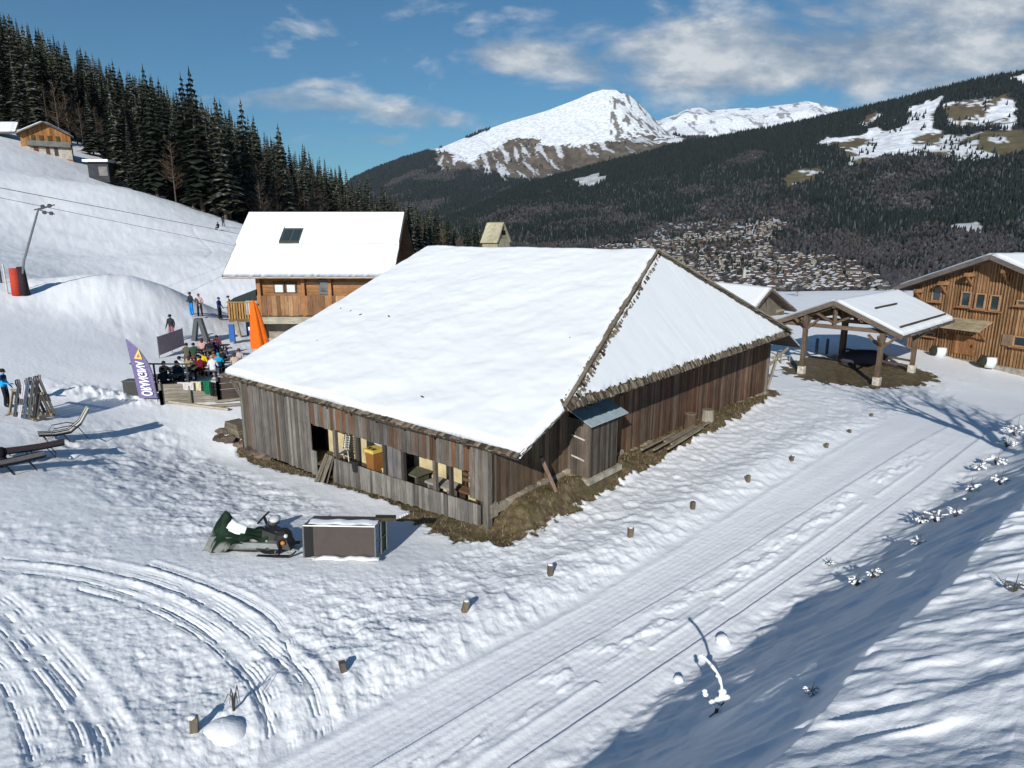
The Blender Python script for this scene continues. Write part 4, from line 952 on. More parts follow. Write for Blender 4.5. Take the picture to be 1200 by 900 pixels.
mb = MB(); planks(mb, lambda s, o, z: C_(-4.1-o, -s, z), 0, 12, const(-1.9), const(4.4), 0, PAL, wd=.3, r=r); K(mb.build('side_wall', M['wood']), rc, D0); mb = MB(); planks(mb, lambda s, o, z: C_(9.4+o, -s, z), 0, 12, const(-2.2), const(4.3), 0, PAL, wd=.3, r=r); K(mb.build('side_wall', M['wood']), rc, D0)
mb = MB(); mb.box(C_(2.6, .12, -1.45), (13.8, .5, .7), (fw_, fd_, BZ), (.30, .27, .23)); K(mb.build('stone_base', M['stone']), rc, D0)
ov, dp = 1.25, 13
for sg in (-1, 1):
    sE = SA+sg*7.75; c = [C_(sE, ov, zr2(sE)), C_(sE, -dp, zr2(sE)), C_(SA, -dp, ZA), C_(SA, ov, ZA)]
    if sg > 0: c = [c[1], c[0], c[3], c[2]]
    o = roof_slab('roof', c, rc, D0, .28, 'woodh', (.14, .115, .10)); snow_slab('roof_snow', c, o, D0, .24, .06, .05, 40, 30, 310+sg)
    mb = MB(); mb.bar(C_(sE, ov+.03, zr2(sE)-.14), C_(SA, ov+.03, ZA-.14), .07, .34, (.16, .135, .12)); K(mb.build('barge_board', M['woodh']), o, D0)
for px, py in ((1133, 322), (1102, 332), (1073, 341), (1176, 318)):
    s_, z_ = onf(px, py, .9); z_ = min(z_, zr2(s_)-.45); mb = MB(); mb.bar(C_(s_, 1.0, z_), C_(s_, 0, z_), .3, .3, (.30, .16, .08)); mb.bar(C_(s_, .8, z_-.2), C_(s_, 0, z_-.9), .16, .2, (.25, .12, .055)); K(mb.build('purlin_end', M['woodh']), rc, D0)
def window(s0, s1, z0, z1, par, loc, frame=(.40, .24, .13), sill=True):
    mb = MB(); c = C_((s0+s1)/2, .1, (z0+z1)/2)
    for a, b_, w_, h in ((s0, 0, .1, z1-z0+.1), (s1, 0, .1, z1-z0+.1)): mb.box(C_(a, .12, (z0+z1)/2), (w_, .12, h), (fw_, fd_, BZ), frame)
    for z_ in (z0, z1): mb.box(C_((s0+s1)/2, .12, z_), (s1-s0-.1, .12, .1), (fw_, fd_, BZ), frame)
    if sill: mb.box(C_((s0+s1)/2, .22, z0-.1), (s1-s0+.4, .3, .1), (fw_, fd_, BZ), (.33, .16, .07))
    o = K(mb.build('window', M['woodh']), par, loc); mb = MB(); mb.box(c+fd_*.02, (s1-s0-.1, .04, z1-z0-.1), (fw_, fd_, BZ), (.02, .03, .035)); K(mb.build('pane', M['glass']), o, loc); return o
for (a, b_, c, d) in ((1095, 337, 1103, 353), (1129, 342, 1137, 359), (1146, 344, 1154, 362), (1163, 346, 1171, 364), (1194, 352, 1204, 358), (1190, 394, 1206, 407), (1085, 389, 1096, 394)):
    s0, z1 = onf(a, b_); s1, z0 = onf(c, d); s1 = max(s1, s0+.4); window(s0, s1, z0, z1, rc, D0)
s0, z1 = onf(1177, 391); s1, z0 = onf(1187, 406); mb = MB(); mb.box(C_((s0+s1)/2, .16, (z0+z1)/2), (s1-s0, .06, z1-z0), (fw_, fd_, BZ), (.22, .15, .10)); K(mb.build('shutter', M['wood']), rc, D0)
s0, z1 = onf(1119, 391); s1, z0 = onf(1141, 417); mb = MB(); planks(mb, C_, s0, s1, const(z0), const(z1), .12, [(.34, .165, .07), (.30, .14, .06)], wd=.3, r=r, ragged=0)
dr_ = K(mb.build('door', M['wood']), rc, D0); mb = MB(); mb.box(C_(s1-.15, .22, (z0+z1)/2), (.06, .06, .2), (fw_, fd_, BZ), (.02, .02, .02)); K(mb.build('handle', M['metal']), dr_, D0)
sa, za = onf(1112, 370); sb, zb_ = onf(1164, 373)
mb = MB(); q = [C_(sa, 1.5, za-.75), C_(sb, 1.5, za-.75), C_(sb, 0, za-.05), C_(sa, 0, za-.05)]; mb.hexa([p-BZ*.12 for p in q]+q, (.36, .29, .19)); K(mb.build('door_canopy', M['woodh']), rc, D0)
for s_ in (sa+.3, sb-.3): mb = MB(); mb.bar(C_(s_, 1.2, za-.75), C_(s_, .05, za-1.7), .14, .14, (.26, .13, .06)); K(mb.build('canopy_bracket', M['woodh']), rc, D0)
for k, (px, py) in enumerate(((1101, 417), (1159, 429))):
    s_, z_ = onf(px, py, 1.0); P = C_(s_, 1.0, 0); P[2] = max(gz(P[0], P[1])-.05, z_-.1)
    t = empty('planter', P, 0, ['white round tub with dark earth left of the orange door', 'white round tub with dark earth right of the orange door'][k], 'planter')
    mb = MB(); mb.tube([P+BZ*0, P+BZ*.45, P+BZ*.8], [.38, .47, .44], 14, (.62, .66, .66)); K(mb.build('tub', M['paint'], None, True), t, P)
    mb = MB(); mb.blob(P+BZ*.78+np.array([-.45, .1, -.3]), (.34, .34, .5), (.03, .03, .02), jit=.15, seed=3); K(mb.build('dark_shrub', M['cloth']), t, P)
# ---- open timber pavilion
pv0 = np.array([24., 45., -.6]); pav = empty('shelter', pv0, 0, 'open timber shelter with a snow covered gable roof, right of the barn', 'shelter')
EF = np.array([24.6, 40.8, 2.6]); EB = np.array([33.6, 49.4, 2.6]); RFr = np.array([21.7, 44.1, 4.5]); dd_ = EB-EF; L_ = np.linalg.norm(dd_); dd_ /= L_; gw = EF-RFr; gw[2] = 0; gw -= dd_*(gw@dd_)
RFr = RFr; RBk = RFr+dd_*L_*1.05; EF = RFr+gw-BZ*1.9; EB = EF+dd_*L_; E2F = RFr-gw-BZ*1.9; E2B = E2F+dd_*L_
for c, sd_ in (([EF, EB, RBk, RFr], 0), ([E2B, E2F, RFr, RBk], 1)):
    o = roof_slab('roof', c, pav, pv0, .2, 'woodh', (.10, .075, .06)); so = snow_slab('roof_snow', c, o, pv0, .2, .08, .10, 50, 30, 320+sd_)
    mb = MB(); mb.bar(c[0]-BZ*.1 if sd_ == 0 else c[1]-BZ*.1, RFr-BZ*.1, .08, .3, (.15, .12, .095)); K(mb.build('barge_board', M['woodh']), o, pv0)
nrm = np.cross(dd_, (RFr-EF)); nrm /= np.linalg.norm(nrm); nrm = nrm if nrm[2] > 0 else -nrm
for a, b_, t in ((.08, .93, .13), (.22, .58, .62)):
    P0 = EF+(RFr-EF)*t+nrm*.22+BZ*.02; mb = MB(); mb.bar(P0+dd_*L_*a, P0+dd_*L_*b_, .09, .13, (.07, .055, .045)); K(mb.build('snow_guard', M['woodh']), pav, pv0)
def pz(P, under=.32):    # height of the roof underside above a ground point
    q = P-RFr; t = abs(q@(gw/np.linalg.norm(gw)))/np.linalg.norm(gw); return RFr[2]-1.9*t-under
posts = []
for px, py, z, sz in ((939, 436, -.6, .3), (1027, 450, -.6, .32), (1068, 434, -.6, .26), (987, 420, -.6, .3)):
    P = un(px, py, z); posts.append(P)
P4 = posts[2]+(posts[0]-posts[1]); posts.append(P4)
for k, P in enumerate(posts):
    g = gz(P[0], P[1]); top = pz(P); ax = (gw/np.linalg.norm(gw), dd_, BZ)
    mb = MB(); mb.box((P[0], P[1], (g+top)/2+.2), (.28, .28, top-g-.45), ax, (.13, .095, .065) if k != 3 else (.07, .055, .045)); po = K(mb.build('post', M['wood']), pav, pv0)
    mb = MB(); mb.box((P[0], P[1], g+.15), (.42, .42, .75), ax, (.48, .44, .37)); K(mb.build('stone_foot', M['stone']), po, pv0)
    mb = MB()
    for sg in (-1, 1): mb.bar(np.array([P[0], P[1], top-1.0]), np.array([P[0], P[1], top-.1])+ax[0]*sg*.85-BZ*.1, .14, .16, (.15, .10, .065)); mb.bar(np.array([P[0], P[1], top-.9]), np.array([P[0], P[1], top-.15])+dd_*sg*.8, .14, .16, (.15, .10, .065))
    K(mb.build('braces', M['woodh']), po, pv0)
gu = gw/np.linalg.norm(gw); gl = np.linalg.norm(gw)
for off in (.45, 4.5, 8.5, 11.6):
    mb = MB(); C0 = RFr+dd_*off; mb.bar(C0-gu*gl*.86-BZ*1.75, C0+gu*gl*.86-BZ*1.75, .22, .26, (.16, .115, .08)); mb.bar(C0-BZ*1.7, C0-BZ*.3, .22, .22, (.15, .105, .07))
    for sg in (-1, 1): mb.bar(C0-BZ*1.5, C0+gu*sg*1.3-BZ*.85, .14, .16, (.14, .10, .065)); mb.bar(C0-BZ*.32, C0+gu*sg*gl*.97-BZ*2.15, .16, .18, (.12, .085, .06))
    K(mb.build('roof_truss', M['woodh']), pav, pv0)
for t in (-.8, -.42, 0, .42, .8):
    mb = MB(); C0 = RFr+gu*gl*t-BZ*(1.9*abs(t)+.34); mb.bar(C0+dd_*.08, C0+dd_*L_*.98, .2, .2, (.17, .115, .075)); K(mb.build('purlin', M['woodh']), pav, pv0)
mb = MB(); a, b_ = posts[3].copy(), posts[2].copy(); a[2] = gz(a[0], a[1])+.8; b_[2] = gz(b_[0], b_[1])+.8; mb.bar(a, b_, .12, .14, (.12, .09, .07)); a[2] -= .4; b_[2] -= .4; mb.bar(a, b_, .12, .14, (.12, .09, .07)); K(mb.build('rail', M['woodh']), pav, pv0)
# blue drums and covered boat shape under the shelter, grey stone behind
for k, (px, py) in enumerate(((957, 408), (969, 410))):
    P = und(px, py, 52); P[2] = gz(P[0], P[1]); mb = MB(); mb.tube([P, P+BZ*1.25], [.12, .12], 8, (.03, .06, .16)); thing1('blue_post', mb, M['paint'], ['left of two dark blue posts behind the open timber shelter', 'right of two dark blue posts behind the open timber shelter'][k], 'post')
P = und(1010, 425, 49); P[2] = gz(P[0], P[1]); mb = MB(); mb.blob(P+BZ*.35, (1.9, 1., .7), (.06, .055, .075), nu=14, nv=7, jit=.06, seed=2); thing1('covered_heap', mb, M['cloth'], 'grey violet covered heap under the back of the open timber shelter', 'heap', None, True)
for k, (a, b_) in enumerate((((898, 430), (925, 423)), ((893, 418), (915, 426)))):
    p, q = G(*a), G(*b_); p[2] += .7; q[2] += .45; mb = MB(); mb.bar(p, q, .09, .09, (.35, .31, .26)); mb.bar(p+(0, 0, -.9), p, .09, .09, (.25, .21, .17)); mb.bar(q+(0, 0, -.7), q, .09, .09, (.25, .21, .17))
    thing1('handrail', mb, M['woodh'], ['pale wooden rail with snow between the barn and the open shelter', 'short wooden rail touching the far end of the barn'][k], 'rail')
# ---- grey house with gable behind the barn
A_, EL_, ER_, RB_ = und(905, 338, 75), und(876, 373, 73), und(934, 363, 79), und(818, 333, 88)
h0 = np.array([A_[0], A_[1], -3.]); hs = empty('farmhouse', h0, 0, 'low grey gabled house showing between the barn roof and the open timber shelter', 'house')
rd2 = RB_-A_; rd2[2] = 0
o = roof_slab('roof', [EL_+rd2, EL_, A_, A_+rd2][::1], hs, h0, .3); snow_slab('roof_snow', [EL_+rd2, EL_, A_, A_+rd2], o, h0, .25, .06, .05, 30, 20, 331)
o = roof_slab('roof', [ER_, ER_+rd2, A_+rd2, A_], hs, h0, .3); snow_slab('roof_snow', [ER_, ER_+rd2, A_+rd2, A_], o, h0, .25, .06, .05, 30, 20, 333)
k = rd2/np.linalg.norm(rd2); f1 = EL_+(ER_-EL_)*.12+k*1.2; f2 = EL_+(ER_-EL_)*.88+k*1.2; f3 = A_+k*1.2-BZ*.3; lo1 = f1.copy(); lo1[2] = -4; lo2 = f2.copy(); lo2[2] = -4; f1 = f1+BZ*.5; f2 = f2+BZ*.5; t_ = k*.2
mb = MB(); mb.add([lo1, lo2, f2, f3, f1, lo1+t_, lo2+t_, f2+t_, f3+t_, f1+t_], [(0, 1, 2, 3, 4), (9, 8, 7, 6, 5), (0, 5, 6, 1), (1, 6, 7, 2), (4, 9, 5, 0)], (.15, .13, .10))
lo3, lo4 = lo1+rd2*.9, lo2+rd2*.9; mb.add([lo1+t_, f1+t_, f1+rd2*.9, lo3], [(0, 1, 2, 3)], (.15, .13, .1)); mb.add([lo2+t_, f2+t_, f2+rd2*.9, lo4], [(0, 1, 2, 3)], (.15, .13, .1)); K(mb.build('walls', M['wood']), hs, h0)
mb = MB(); mb.bar(f1-k*.06-BZ*.5, f2-k*.06-BZ*.5, .14, .3, (.30, .26, .18)); mb.bar((f1+f2)/2-k*.06-BZ*.4, f3-k*.06, .14, .2, (.07, .055, .045)); K(mb.build('gable_beams', M['woodh']), hs, h0)
# ---- chalet at the top of the piste
def box_house(name, xl, xr, y, z0, ze_, za_, dp_, wallc, label, cat='chalet', apexx=None, ovx=1.):
    xa = apexx if apexx is not None else (xl+xr)/2; loc = np.array([xa, y, z0]); e = empty(name, loc, 0, label, cat)
    mb = MB(); PW = lambda s, o, z: np.array([s, y-o, z]); sl = (za_-ze_)/((xr-xl)/2+ovx); rr3 = random.Random(5)
    zz = lambda s: za_-sl*abs(s-xa)-.25
    planks(mb, PW, xl, xr, const(z0-2), zz, 0, wallc, wd=.5, r=rr3); 
    for x_, sg in ((xl, -1), (xr, 1)): mb.box((x_, y+dp_/2, (z0-2+zz(x_))/2), (.2, dp_, zz(x_)-z0+2), None, wallc[0])
    K(mb.build('walls', M['wood']), e, loc)
    for sg in (-1, 1):
        xe = xa+sg*((xr-xl)/2+ovx); c = [np.array(p) for p in ([xe, y+dp_, ze_], [xe, y-1.4, ze_], [xa, y-1.4, za_], [xa, y+dp_, za_])]
        if sg > 0: c = [c[1], c[0], c[3], c[2]]
        o = roof_slab('roof', c, e, loc, .3, 'woodh', (.13, .10, .085)); snow_slab('roof_snow', c, o, loc, .3, .1, .1, 14, 10, 340+sg)
    return e, loc
TY = 150; tx0, tx1 = und(24, 165, TY)[0], und(84, 165, TY)[0]; tz0, tze, tza = und(50, 184, TY)[2], und(18, 156, TY)[2], und(55, 139, TY)[2]
te, tl = box_house('chalet', tx0, tx1, TY, tz0, tze, tza, 7, [(.34, .16, .06), (.30, .13, .045), (.40, .2, .08)], 'small orange timber chalet with a grey balcony high on the left', ovx=.9)
zb = lambda py: und(50, py, TY)[2]
mb = MB(); mb.box(((tx0+tx1)/2+.6, TY-.9, (zb(164)+zb(171))/2), ((tx1-tx0)*.86, .15, zb(164)-zb(171)), None, (.19, .19, .17)); mb.box(((tx0+tx1)/2+.6, TY-.5, zb(171)), ((tx1-tx0)*.86, 1., .15), None, (.12, .1, .08)); K(mb.build('balcony', M['woodh']), te, tl)
mb = MB(); mb.box(((tx0+tx1)/2, TY-.12, (zb(172)+zb(186))/2), (tx1-tx0, .2, zb(172)-zb(186)), None, (.42, .38, .32)); K(mb.build('stone_base', M['plaster']), te, tl)
for px, w_, c in ((42, 5, (.14, .03, .02)), (56, 4, (.10, .03, .02)), (66, 4, (.05, .04, .04))): x_ = und(px, 176, TY)[0]; mb = MB(); mb.box((x_, TY-.3, zb(177)), (w_*.2, .1, 1.8), None, c); K(mb.build('door', M['paint']), te, tl)
for px in (38, 48, 58, 68): x_ = und(px, 160, TY)[0]; mb = MB(); mb.box((x_, TY-.12, zb(160)), (.9, .1, 1.1), None, (.10, .07, .03)); K(mb.build('window', M['wood']), te, tl)
ty2 = 156; a, b_ = und(-40, 152, ty2), und(22, 152, ty2)
loc = np.array([b_[0]-4, ty2, 26.]); e = empty('chalet', loc, 0, 'long low house with a plain snowy roof beside the small high chalet', 'house')
c = [und(-60, 156, ty2), und(18, 155, ty2), und(22, 143, ty2+6), und(-60, 143, ty2+6)]; o = roof_slab('roof', c, e, loc, .3); snow_slab('roof_snow', c, o, loc, .3, .1, .1, 20, 10, 345)
c2 = [c[3]+(0, 7, -2.5), c[2]+(0, 7, -2.5)]; mb = MB(); mb.box(((c[0][0]+c[1][0])/2, ty2+5, 26.5), (c[1][0]-c[0][0]-1.5, 8, 6.8), None, (.10, .075, .055)); K(mb.build('walls', M['wood']), e, loc)
P = und(114, 190, 140); P2 = und(114, 204, 140)
loc = P2.copy(); e = empty('shed', loc, 0, 'dark hut with a flat snowy roof below the small high chalet', 'shed')
mb = MB(); mb.box((P[0], 141.5, (P[2]+P2[2])/2-.8), (4.2, 3, P[2]-P2[2]+1.6), None, (.05, .05, .06)); mb.box((P[0]+1, 139.95, (P[2]+P2[2])/2-.6), (1.8, .1, 1.8), None, (.2, .19, .18)); K(mb.build('walls', M['wood']), e, loc)
mb = MB(); mb.box((P[0], 141.3, P[2]+.25), (5.2, 4.2, .45), None, SNOW); K(mb.build('roof_snow', M['roof_snow']), e, loc)
P = G(190, 226); mb = MB(); t_ = und(186, 178, P[1]); mb.tube([P-BZ*.5, t_], [.2, .16], 8, (.42, .41, .38)); thing1('utility_pole', mb, M['wood'], 'tall pale pole standing alone before the forest on the left', 'pole')

te.rotation_euler = (0, 0, R(31)); te.scale = (.80, .80, .92)
# ================================================================== VILLAGE in the valley
M['old_snow'] = mat('thin_old_snow', .8)[0]; M['old_snow'].node_tree.nodes['Principled BSDF'].inputs['Base Color'].default_value = (.52, .53, .55, 1)
r = random.Random(91)
def vhouse(kind):
    L_, W_, h = [(13, 10, 5), (11, 9, 5.5), (24, 12, 8), (9, 8, 4)][kind]; wc = [(.13, .08, .055), (.30, .26, .21), (.27, .235, .19), (.09, .06, .045)][kind]
    mb = MB(); mb.box((0, 0, h/2-1), (L_, W_, h+2), None, wc); rh = W_*.26
    mb.add([(-L_/2, -W_/2, h), (-L_/2, W_/2, h), (-L_/2, 0, h+rh)], [(0, 1, 2)], wc); mb.add([(L_/2, -W_/2, h), (L_/2, W_/2, h), (L_/2, 0, h+rh)], [(0, 1, 2)], wc)
    for k in range(int(L_/3.2)): mb.box((-L_/2+2+3*k, -W_/2-.03, h*.55), (1.2, .1, 1.4), None, (.03, .03, .035)); 
    for k in (-1, 1):
        mb.box((-L_/2-.03, k*W_/5, h*.55), (.1, 1.2, 1.4), None, (.03, .03, .035))
    for sg in (-1, 1):
        q = [(-L_/2-1.2, sg*(W_/2+1.3), h-.6), (L_/2+1.2, sg*(W_/2+1.3), h-.6), (L_/2+1.2, 0, h+rh+.1), (-L_/2-1.2, 0, h+rh+.1)]
        if sg > 0: q = [q[1], q[0], q[3], q[2]]
        mb.hexa([np.array(p)-BZ*.25 for p in q]+[np.array(p) for p in q], (.09, .07, .06), 0); kx = [.5, .8, .4, .62][kind]; ky = .96 if sg > 0 else .7; mb.hexa([np.array(p)*[kx, ky, 1]+[0, 0, .02] for p in q]+[np.array(p)*[kx, ky, 1]+[0, 0, .4] for p in q], SNOW, 1) if not (kind == 3 and sg < 0) else None
    o = mb.build(['timber_chalet', 'pale_house', 'long_block', 'small_chalet'][kind], [M['wood'], M['old_snow']]); me = o.data; bpy.data.objects.remove(o); return me
VH = [vhouse(k) for k in range(4)]
VN = ['chalet', 'house', 'apartment_house', 'chalet']
VL = ['brown timber chalet among the houses of the valley village', 'pale walled house among the chalets of the valley village', 'long pale apartment house among the chalets of the valley village', 'tiny dark brown chalet in the valley village']
rs2 = np.random.default_rng(19); vm = (vil & (tt > .9))*1.*(.12+1.*(fbm(X1/110, Y1/110, 197, 3) > .44))*np.where(PX1 > 690, 1., 0)
hx, hy, hz_, ha, hb_ = sampler(X1, Y1, Z1, vm, 2600, rs2)
keep = []; cell = {}
for i in range(len(hx)):
    key = (int(hx[i]//21), int(hy[i]//21))
    if key in cell or PX1[ha[i], hb_[i]] > 1075: continue
    cell[key] = 1; keep.append(i)
keep.sort(key=lambda i: hy[i])
print('village houses', len(keep))
ki = [r.choices(range(4), (5, 4, 1, 4))[0] for _ in keep]; rot = [r.choice((r.uniform(-.5, .5), PI/2+r.uniform(-.5, .5))) for _ in keep]
for n, i in enumerate(keep[:300]):
    k = ki[n]; o = bpy.data.objects.new(VN[k], VH[k]); COL.objects.link(o); o.location = (hx[i], hy[i], hz_[i]+.3); o.rotation_euler = (0, 0, rot[n]); s_ = r.uniform(.9, 1.25); o.scale = (s_, s_, s_)
    tag(o, VL[k], 'house', ['brown chalets of the village', 'pale houses of the village', 'apartment houses of the village', 'tiny chalets of the village'][k])
bmr = bmesh.new()
for n, i in list(enumerate(keep))[300:800]:
    t = bmesh.new(); t.from_mesh(VH[ki[n]]); t.transform(Matrix.Translation((hx[i], hy[i], hz_[i]+.3)) @ Matrix.Rotation(rot[n], 4, 'Z')); me = bpy.data.meshes.new('t'); t.to_mesh(me); bmr.from_mesh(me); t.free(); bpy.data.meshes.remove(me)
if len(keep) > 300:
    me = bpy.data.meshes.new('village_houses'); bmr.to_mesh(me); me.materials.append(M['wood']); me.materials.append(M['old_snow']); o = bpy.data.objects.new('village_houses', me); COL.objects.link(o)
    tag(o, 'farthest small houses of the village scattered up the opposite slope', 'houses', kind='stuff')
P = und(872, 322, 1330); mb = MB(); mb.box(P+(0, 0, -3), (5, 5, 26), None, (.45, .43, .36)); mb.add([P+(-2.8, -2.8, 10), P+(2.8, -2.8, 10), P+(2.8, 2.8, 10), P+(-2.8, 2.8, 10), P+(0, 0, 16)], [(0, 1, 4), (1, 2, 4), (2, 3, 4), (3, 0, 4), (3, 2, 1, 0)], (.3, .3, .3)); thing1('church_tower', mb, M['plaster'], 'pale slender tower rising at the near edge of the village', 'tower')

# ================================================================== CONIFERS of the near forest
def conifer_mesh(seed, Ht=20., dense=1., wid=.16):
    r = random.Random(seed); mb = MB(); nt_ = int(26*dense)
    for k in range(nt_):
        t = (k+.3)/nt_; z = Ht*(.10+.9*t); Rr = Ht*wid*(1-t)**.8*r.uniform(.8, 1.15)+.15; nb = max(4, int(9*(1-t)+5))
        a0 = r.uniform(0, 6.28)
        for j in range(nb):
            if r.random() < .08: continue
            a = a0+j*2*PI/nb+r.uniform(-.25, .25); L_ = Rr*r.uniform(.65, 1.15); dr_ = L_*r.uniform(.18, .5); ca, sa_ = math.cos(a), math.sin(a)
            wd_ = L_*r.uniform(.20, .34)+.08; up_ = Ht*.012
            c = lt((.030, .040, .024), r.uniform(.55, 1.5))
            p0 = (0, 0, z+up_); m1 = (ca*L_*.55-sa_*wd_, sa_*L_*.55+ca*wd_, z-dr_*.45); m2 = (ca*L_*.55+sa_*wd_, sa_*L_*.55-ca*wd_, z-dr_*.45-.1); tip = (ca*L_, sa_*L_, z-dr_)
            mb.add([p0, m1, tip, m2], [(0, 1, 2), (0, 2, 3)], c)
            hz2 = r.uniform(.3, .7)*Ht/nt_*1.3
            mb.add([p0, (ca*L_*.75, sa_*L_*.75, z-dr_*.7), (ca*L_*.5, sa_*L_*.5, z-dr_*.5-hz2)], [(0, 1, 2)], lt(c, .8))
    mb.add([(.12, 0, Ht*.97), (-.12, .1, Ht*.97), (0, -.12, Ht*.97), (0, 0, Ht*1.04)], [(0, 1, 3), (1, 2, 3), (2, 0, 3)], (.03, .04, .025))
    tr = MB(); tr.tube([(0, 0, -1.5), (0, 0, Ht*.5), (0, 0, Ht*.97)], [Ht*.014, Ht*.009, .03], 6, (.10, .08, .065))
    return mb, tr
def bare_mesh(seed, Ht=16., n=34, col=(.115, .092, .078), spread=.25):
    r = random.Random(seed); mb = MB(); tr = MB(); tr.tube([(0, 0, -1.), (0, 0, Ht*.4), (.1, .1, Ht*.95)], [Ht*.011, Ht*.008, .03], 6, lt(col, .9))
    for k in range(n):
        z = Ht*r.uniform(.18, .9); a = r.uniform(0, 6.28); L_ = Ht*spread*(1.1-z/Ht)*r.uniform(.6, 1.2); ri = L_*r.uniform(.3, 1.3)
        p0 = np.array([0, 0, z]); p1 = np.array([math.cos(a)*L_*.6, math.sin(a)*L_*.6, z+ri*.4]); p2 = np.array([math.cos(a)*L_, math.sin(a)*L_, z+ri]); mb.tube([p0, p1, p2], [.06, .04, .015], 3, col, 0, False)
        for q in range(7):
            t = r.uniform(.3, 1); s = p0+(p2-p0)*t; d = np.array([r.uniform(-1, 1), r.uniform(-1, 1), r.uniform(.1, 1.2)])*L_*.32; w_ = np.array([r.uniform(-.1, .1), r.uniform(-.1, .1), 0.03]); mb.add([s-w_*.4, s+w_*.4, s+d], [(0, 1, 2)], lt(col, r.uniform(.8, 1.3)))
    return mb, tr
TM = []
for k in range(6):
    f_m, t_m = conifer_mesh(500+k, 20, [1, 1.1, .9, 1, 1.2, .85][k], [.15, .13, .17, .145, .12, .16][k]); a = f_m.build('crown', M['conifer']); b_ = t_m.build('trunk', M['wood']); TM.append((a.data, b_.data)); bpy.data.objects.remove(a); bpy.data.objects.remove(b_)
for k in range(3):
    f_m, t_m = bare_mesh(520+k, 17, 60); a = f_m.build('crown', M['twig']); b_ = t_m.build('trunk', M['wood']); TM.append((a.data, b_.data)); bpy.data.objects.remove(a); bpy.data.objects.remove(b_)
edge = [(-400, 120), (-100, 135), (0, 152), (60, 166), (120, 150), (150, 138), (200, 128), (270, 122), (300, 124), (330, 140), (420, 170), (520, 215), (620, 260), (760, 300)]
r = random.Random(77); cand = []
for i in range(14000):
    d_ = math.sqrt(r.uniform(110**2, 400**2)); px = r.uniform(-260, 640); d0 = ray(px, 250); a = math.atan2(d0[0], d0[1]); x, y = d_*math.sin(a), d_*math.cos(a)
    ed_ = np.interp(px, [p[0] for p in edge], [p[1] for p in edge])
    if y < ed_ + r.uniform(0, 4): continue
    if px < 135 and y < 172: continue
    cand.append((d_, x, y, px))
cand.sort(); cell = {}; trees = []
for d_, x, y, px in cand:
    S_ = 4.7 if px > 240 else 5.2; key = (round(x/S_), round(y/S_))
    if any((key[0]+i, key[1]+j) in cell and math.hypot(cell[(key[0]+i, key[1]+j)][0]-x, cell[(key[0]+i, key[1]+j)][1]-y) < S_*.85 for i in (-1, 0, 1) for j in (-1, 0, 1)) or key in cell: continue
    cell[key] = (x, y); trees.append((d_, x, y, px))
print('near trees', len(trees))
TX = np.array([t[1] for t in trees]); TYY = np.array([t[2] for t in trees]); TZ = height(TX, TYY, False)
bw = fbm(TX/45, TYY/45, 211, 3)
SIDE = ['left of the high chalet', 'behind the small high chalet', 'above the open piste', 'behind the skylight chalet', 'beyond the skylight chalet roof']
rest = []; nind = 0
def treekind(i):
    px = trees[i][3]; p = .015 if px < 300 else (.42 if px < 480 else .22)
    return 6+i % 3 if (bw[i] > (.60 if px > 300 else .68) or r.random() < p) else r.randrange(6)
order = list(range(len(trees)))
infr = [i for i in order if -40 < trees[i][3] < 560]
vis_ = sorted(infr, key=lambda i: trees[i][0])[:299]; vs_ = set(vis_)
ZONE = [(30, 'at the far left above the long low house'), (110, 'behind the small high chalet'), (200, 'beside the tall pale pole above the piste'), (300, 'at the lower forest edge left of the skylight chalet'), (420, 'rising behind the skylight chalet roof'), (9999, 'beyond the right end of the skylight chalet roof')]
tree_rng = random.Random(5)
for i in order:
    k = treekind(i); s_ = tree_rng.uniform(.72, 1.25)*(.8 if k >= 6 else 1.); x, y, z = TX[i], TYY[i], TZ[i]; px = trees[i][3]
    s_ *= np.interp(px, [0, 120], [1.18, 1.0])
    if px > 330: s_ *= np.interp(px, [330, 420, 520], [.95, .8, .7])
    if i in vs_:
        kn = 'bare_tree' if k >= 6 else 'spruce_tree'; e = bpy.data.objects.new(kn, None); COL.objects.link(e); e.location = (x, y, z); e.rotation_euler = (0, 0, tree_rng.uniform(0, 6.28)); e.scale = (s_*tree_rng.uniform(1.0, 1.3),)*2+(s_,)
        zn = next(t for q, t in ZONE if px < q)
        adj = ('leafless brown grey tree ' if k >= 6 else 'dark green spruce tree ')
        tag(e, adj+zn, 'tree', ('leafless trees ' if k >= 6 else 'spruces ')+zn)
        for nm, me in (('crown', TM[k][0]), ('trunk', TM[k][1])): o = bpy.data.objects.new(nm, me); COL.objects.link(o); o.parent = e
    else: rest.append((k, x, y, z, s_))
# the rest of the wood, farther back: one mass
VV = []; FF = []; TT = []; nb0 = 0; FB = {}
for k in range(9):
    me = TM[k][0]; me.calc_loop_triangles(); v = np.empty(len(me.vertices)*3); me.vertices.foreach_get('co', v); v = v.reshape(-1, 3); t = np.empty(len(me.loop_triangles)*3, int); me.loop_triangles.foreach_get('vertices', t); t = t.reshape(-1, 3)
    c = np.empty(len(v)*4); me.color_attributes['tint'].data.foreach_get('color', c); c = c.reshape(-1, 4)[:, :3]
    FB[k] = (v, t, c)
for k, x, y, z, s_ in rest:
    v, t, c = FB[k]; a = tree_rng.uniform(0, 6.28); Rm = np.array([[math.cos(a), -math.sin(a), 0], [math.sin(a), math.cos(a), 0], [0, 0, 1]])*s_
    VV.append(v@Rm.T+[x, y, z]); FF.append(t+nb0); TT.append(c*tree_rng.uniform(.7, 1.3)); nb0 += len(v)
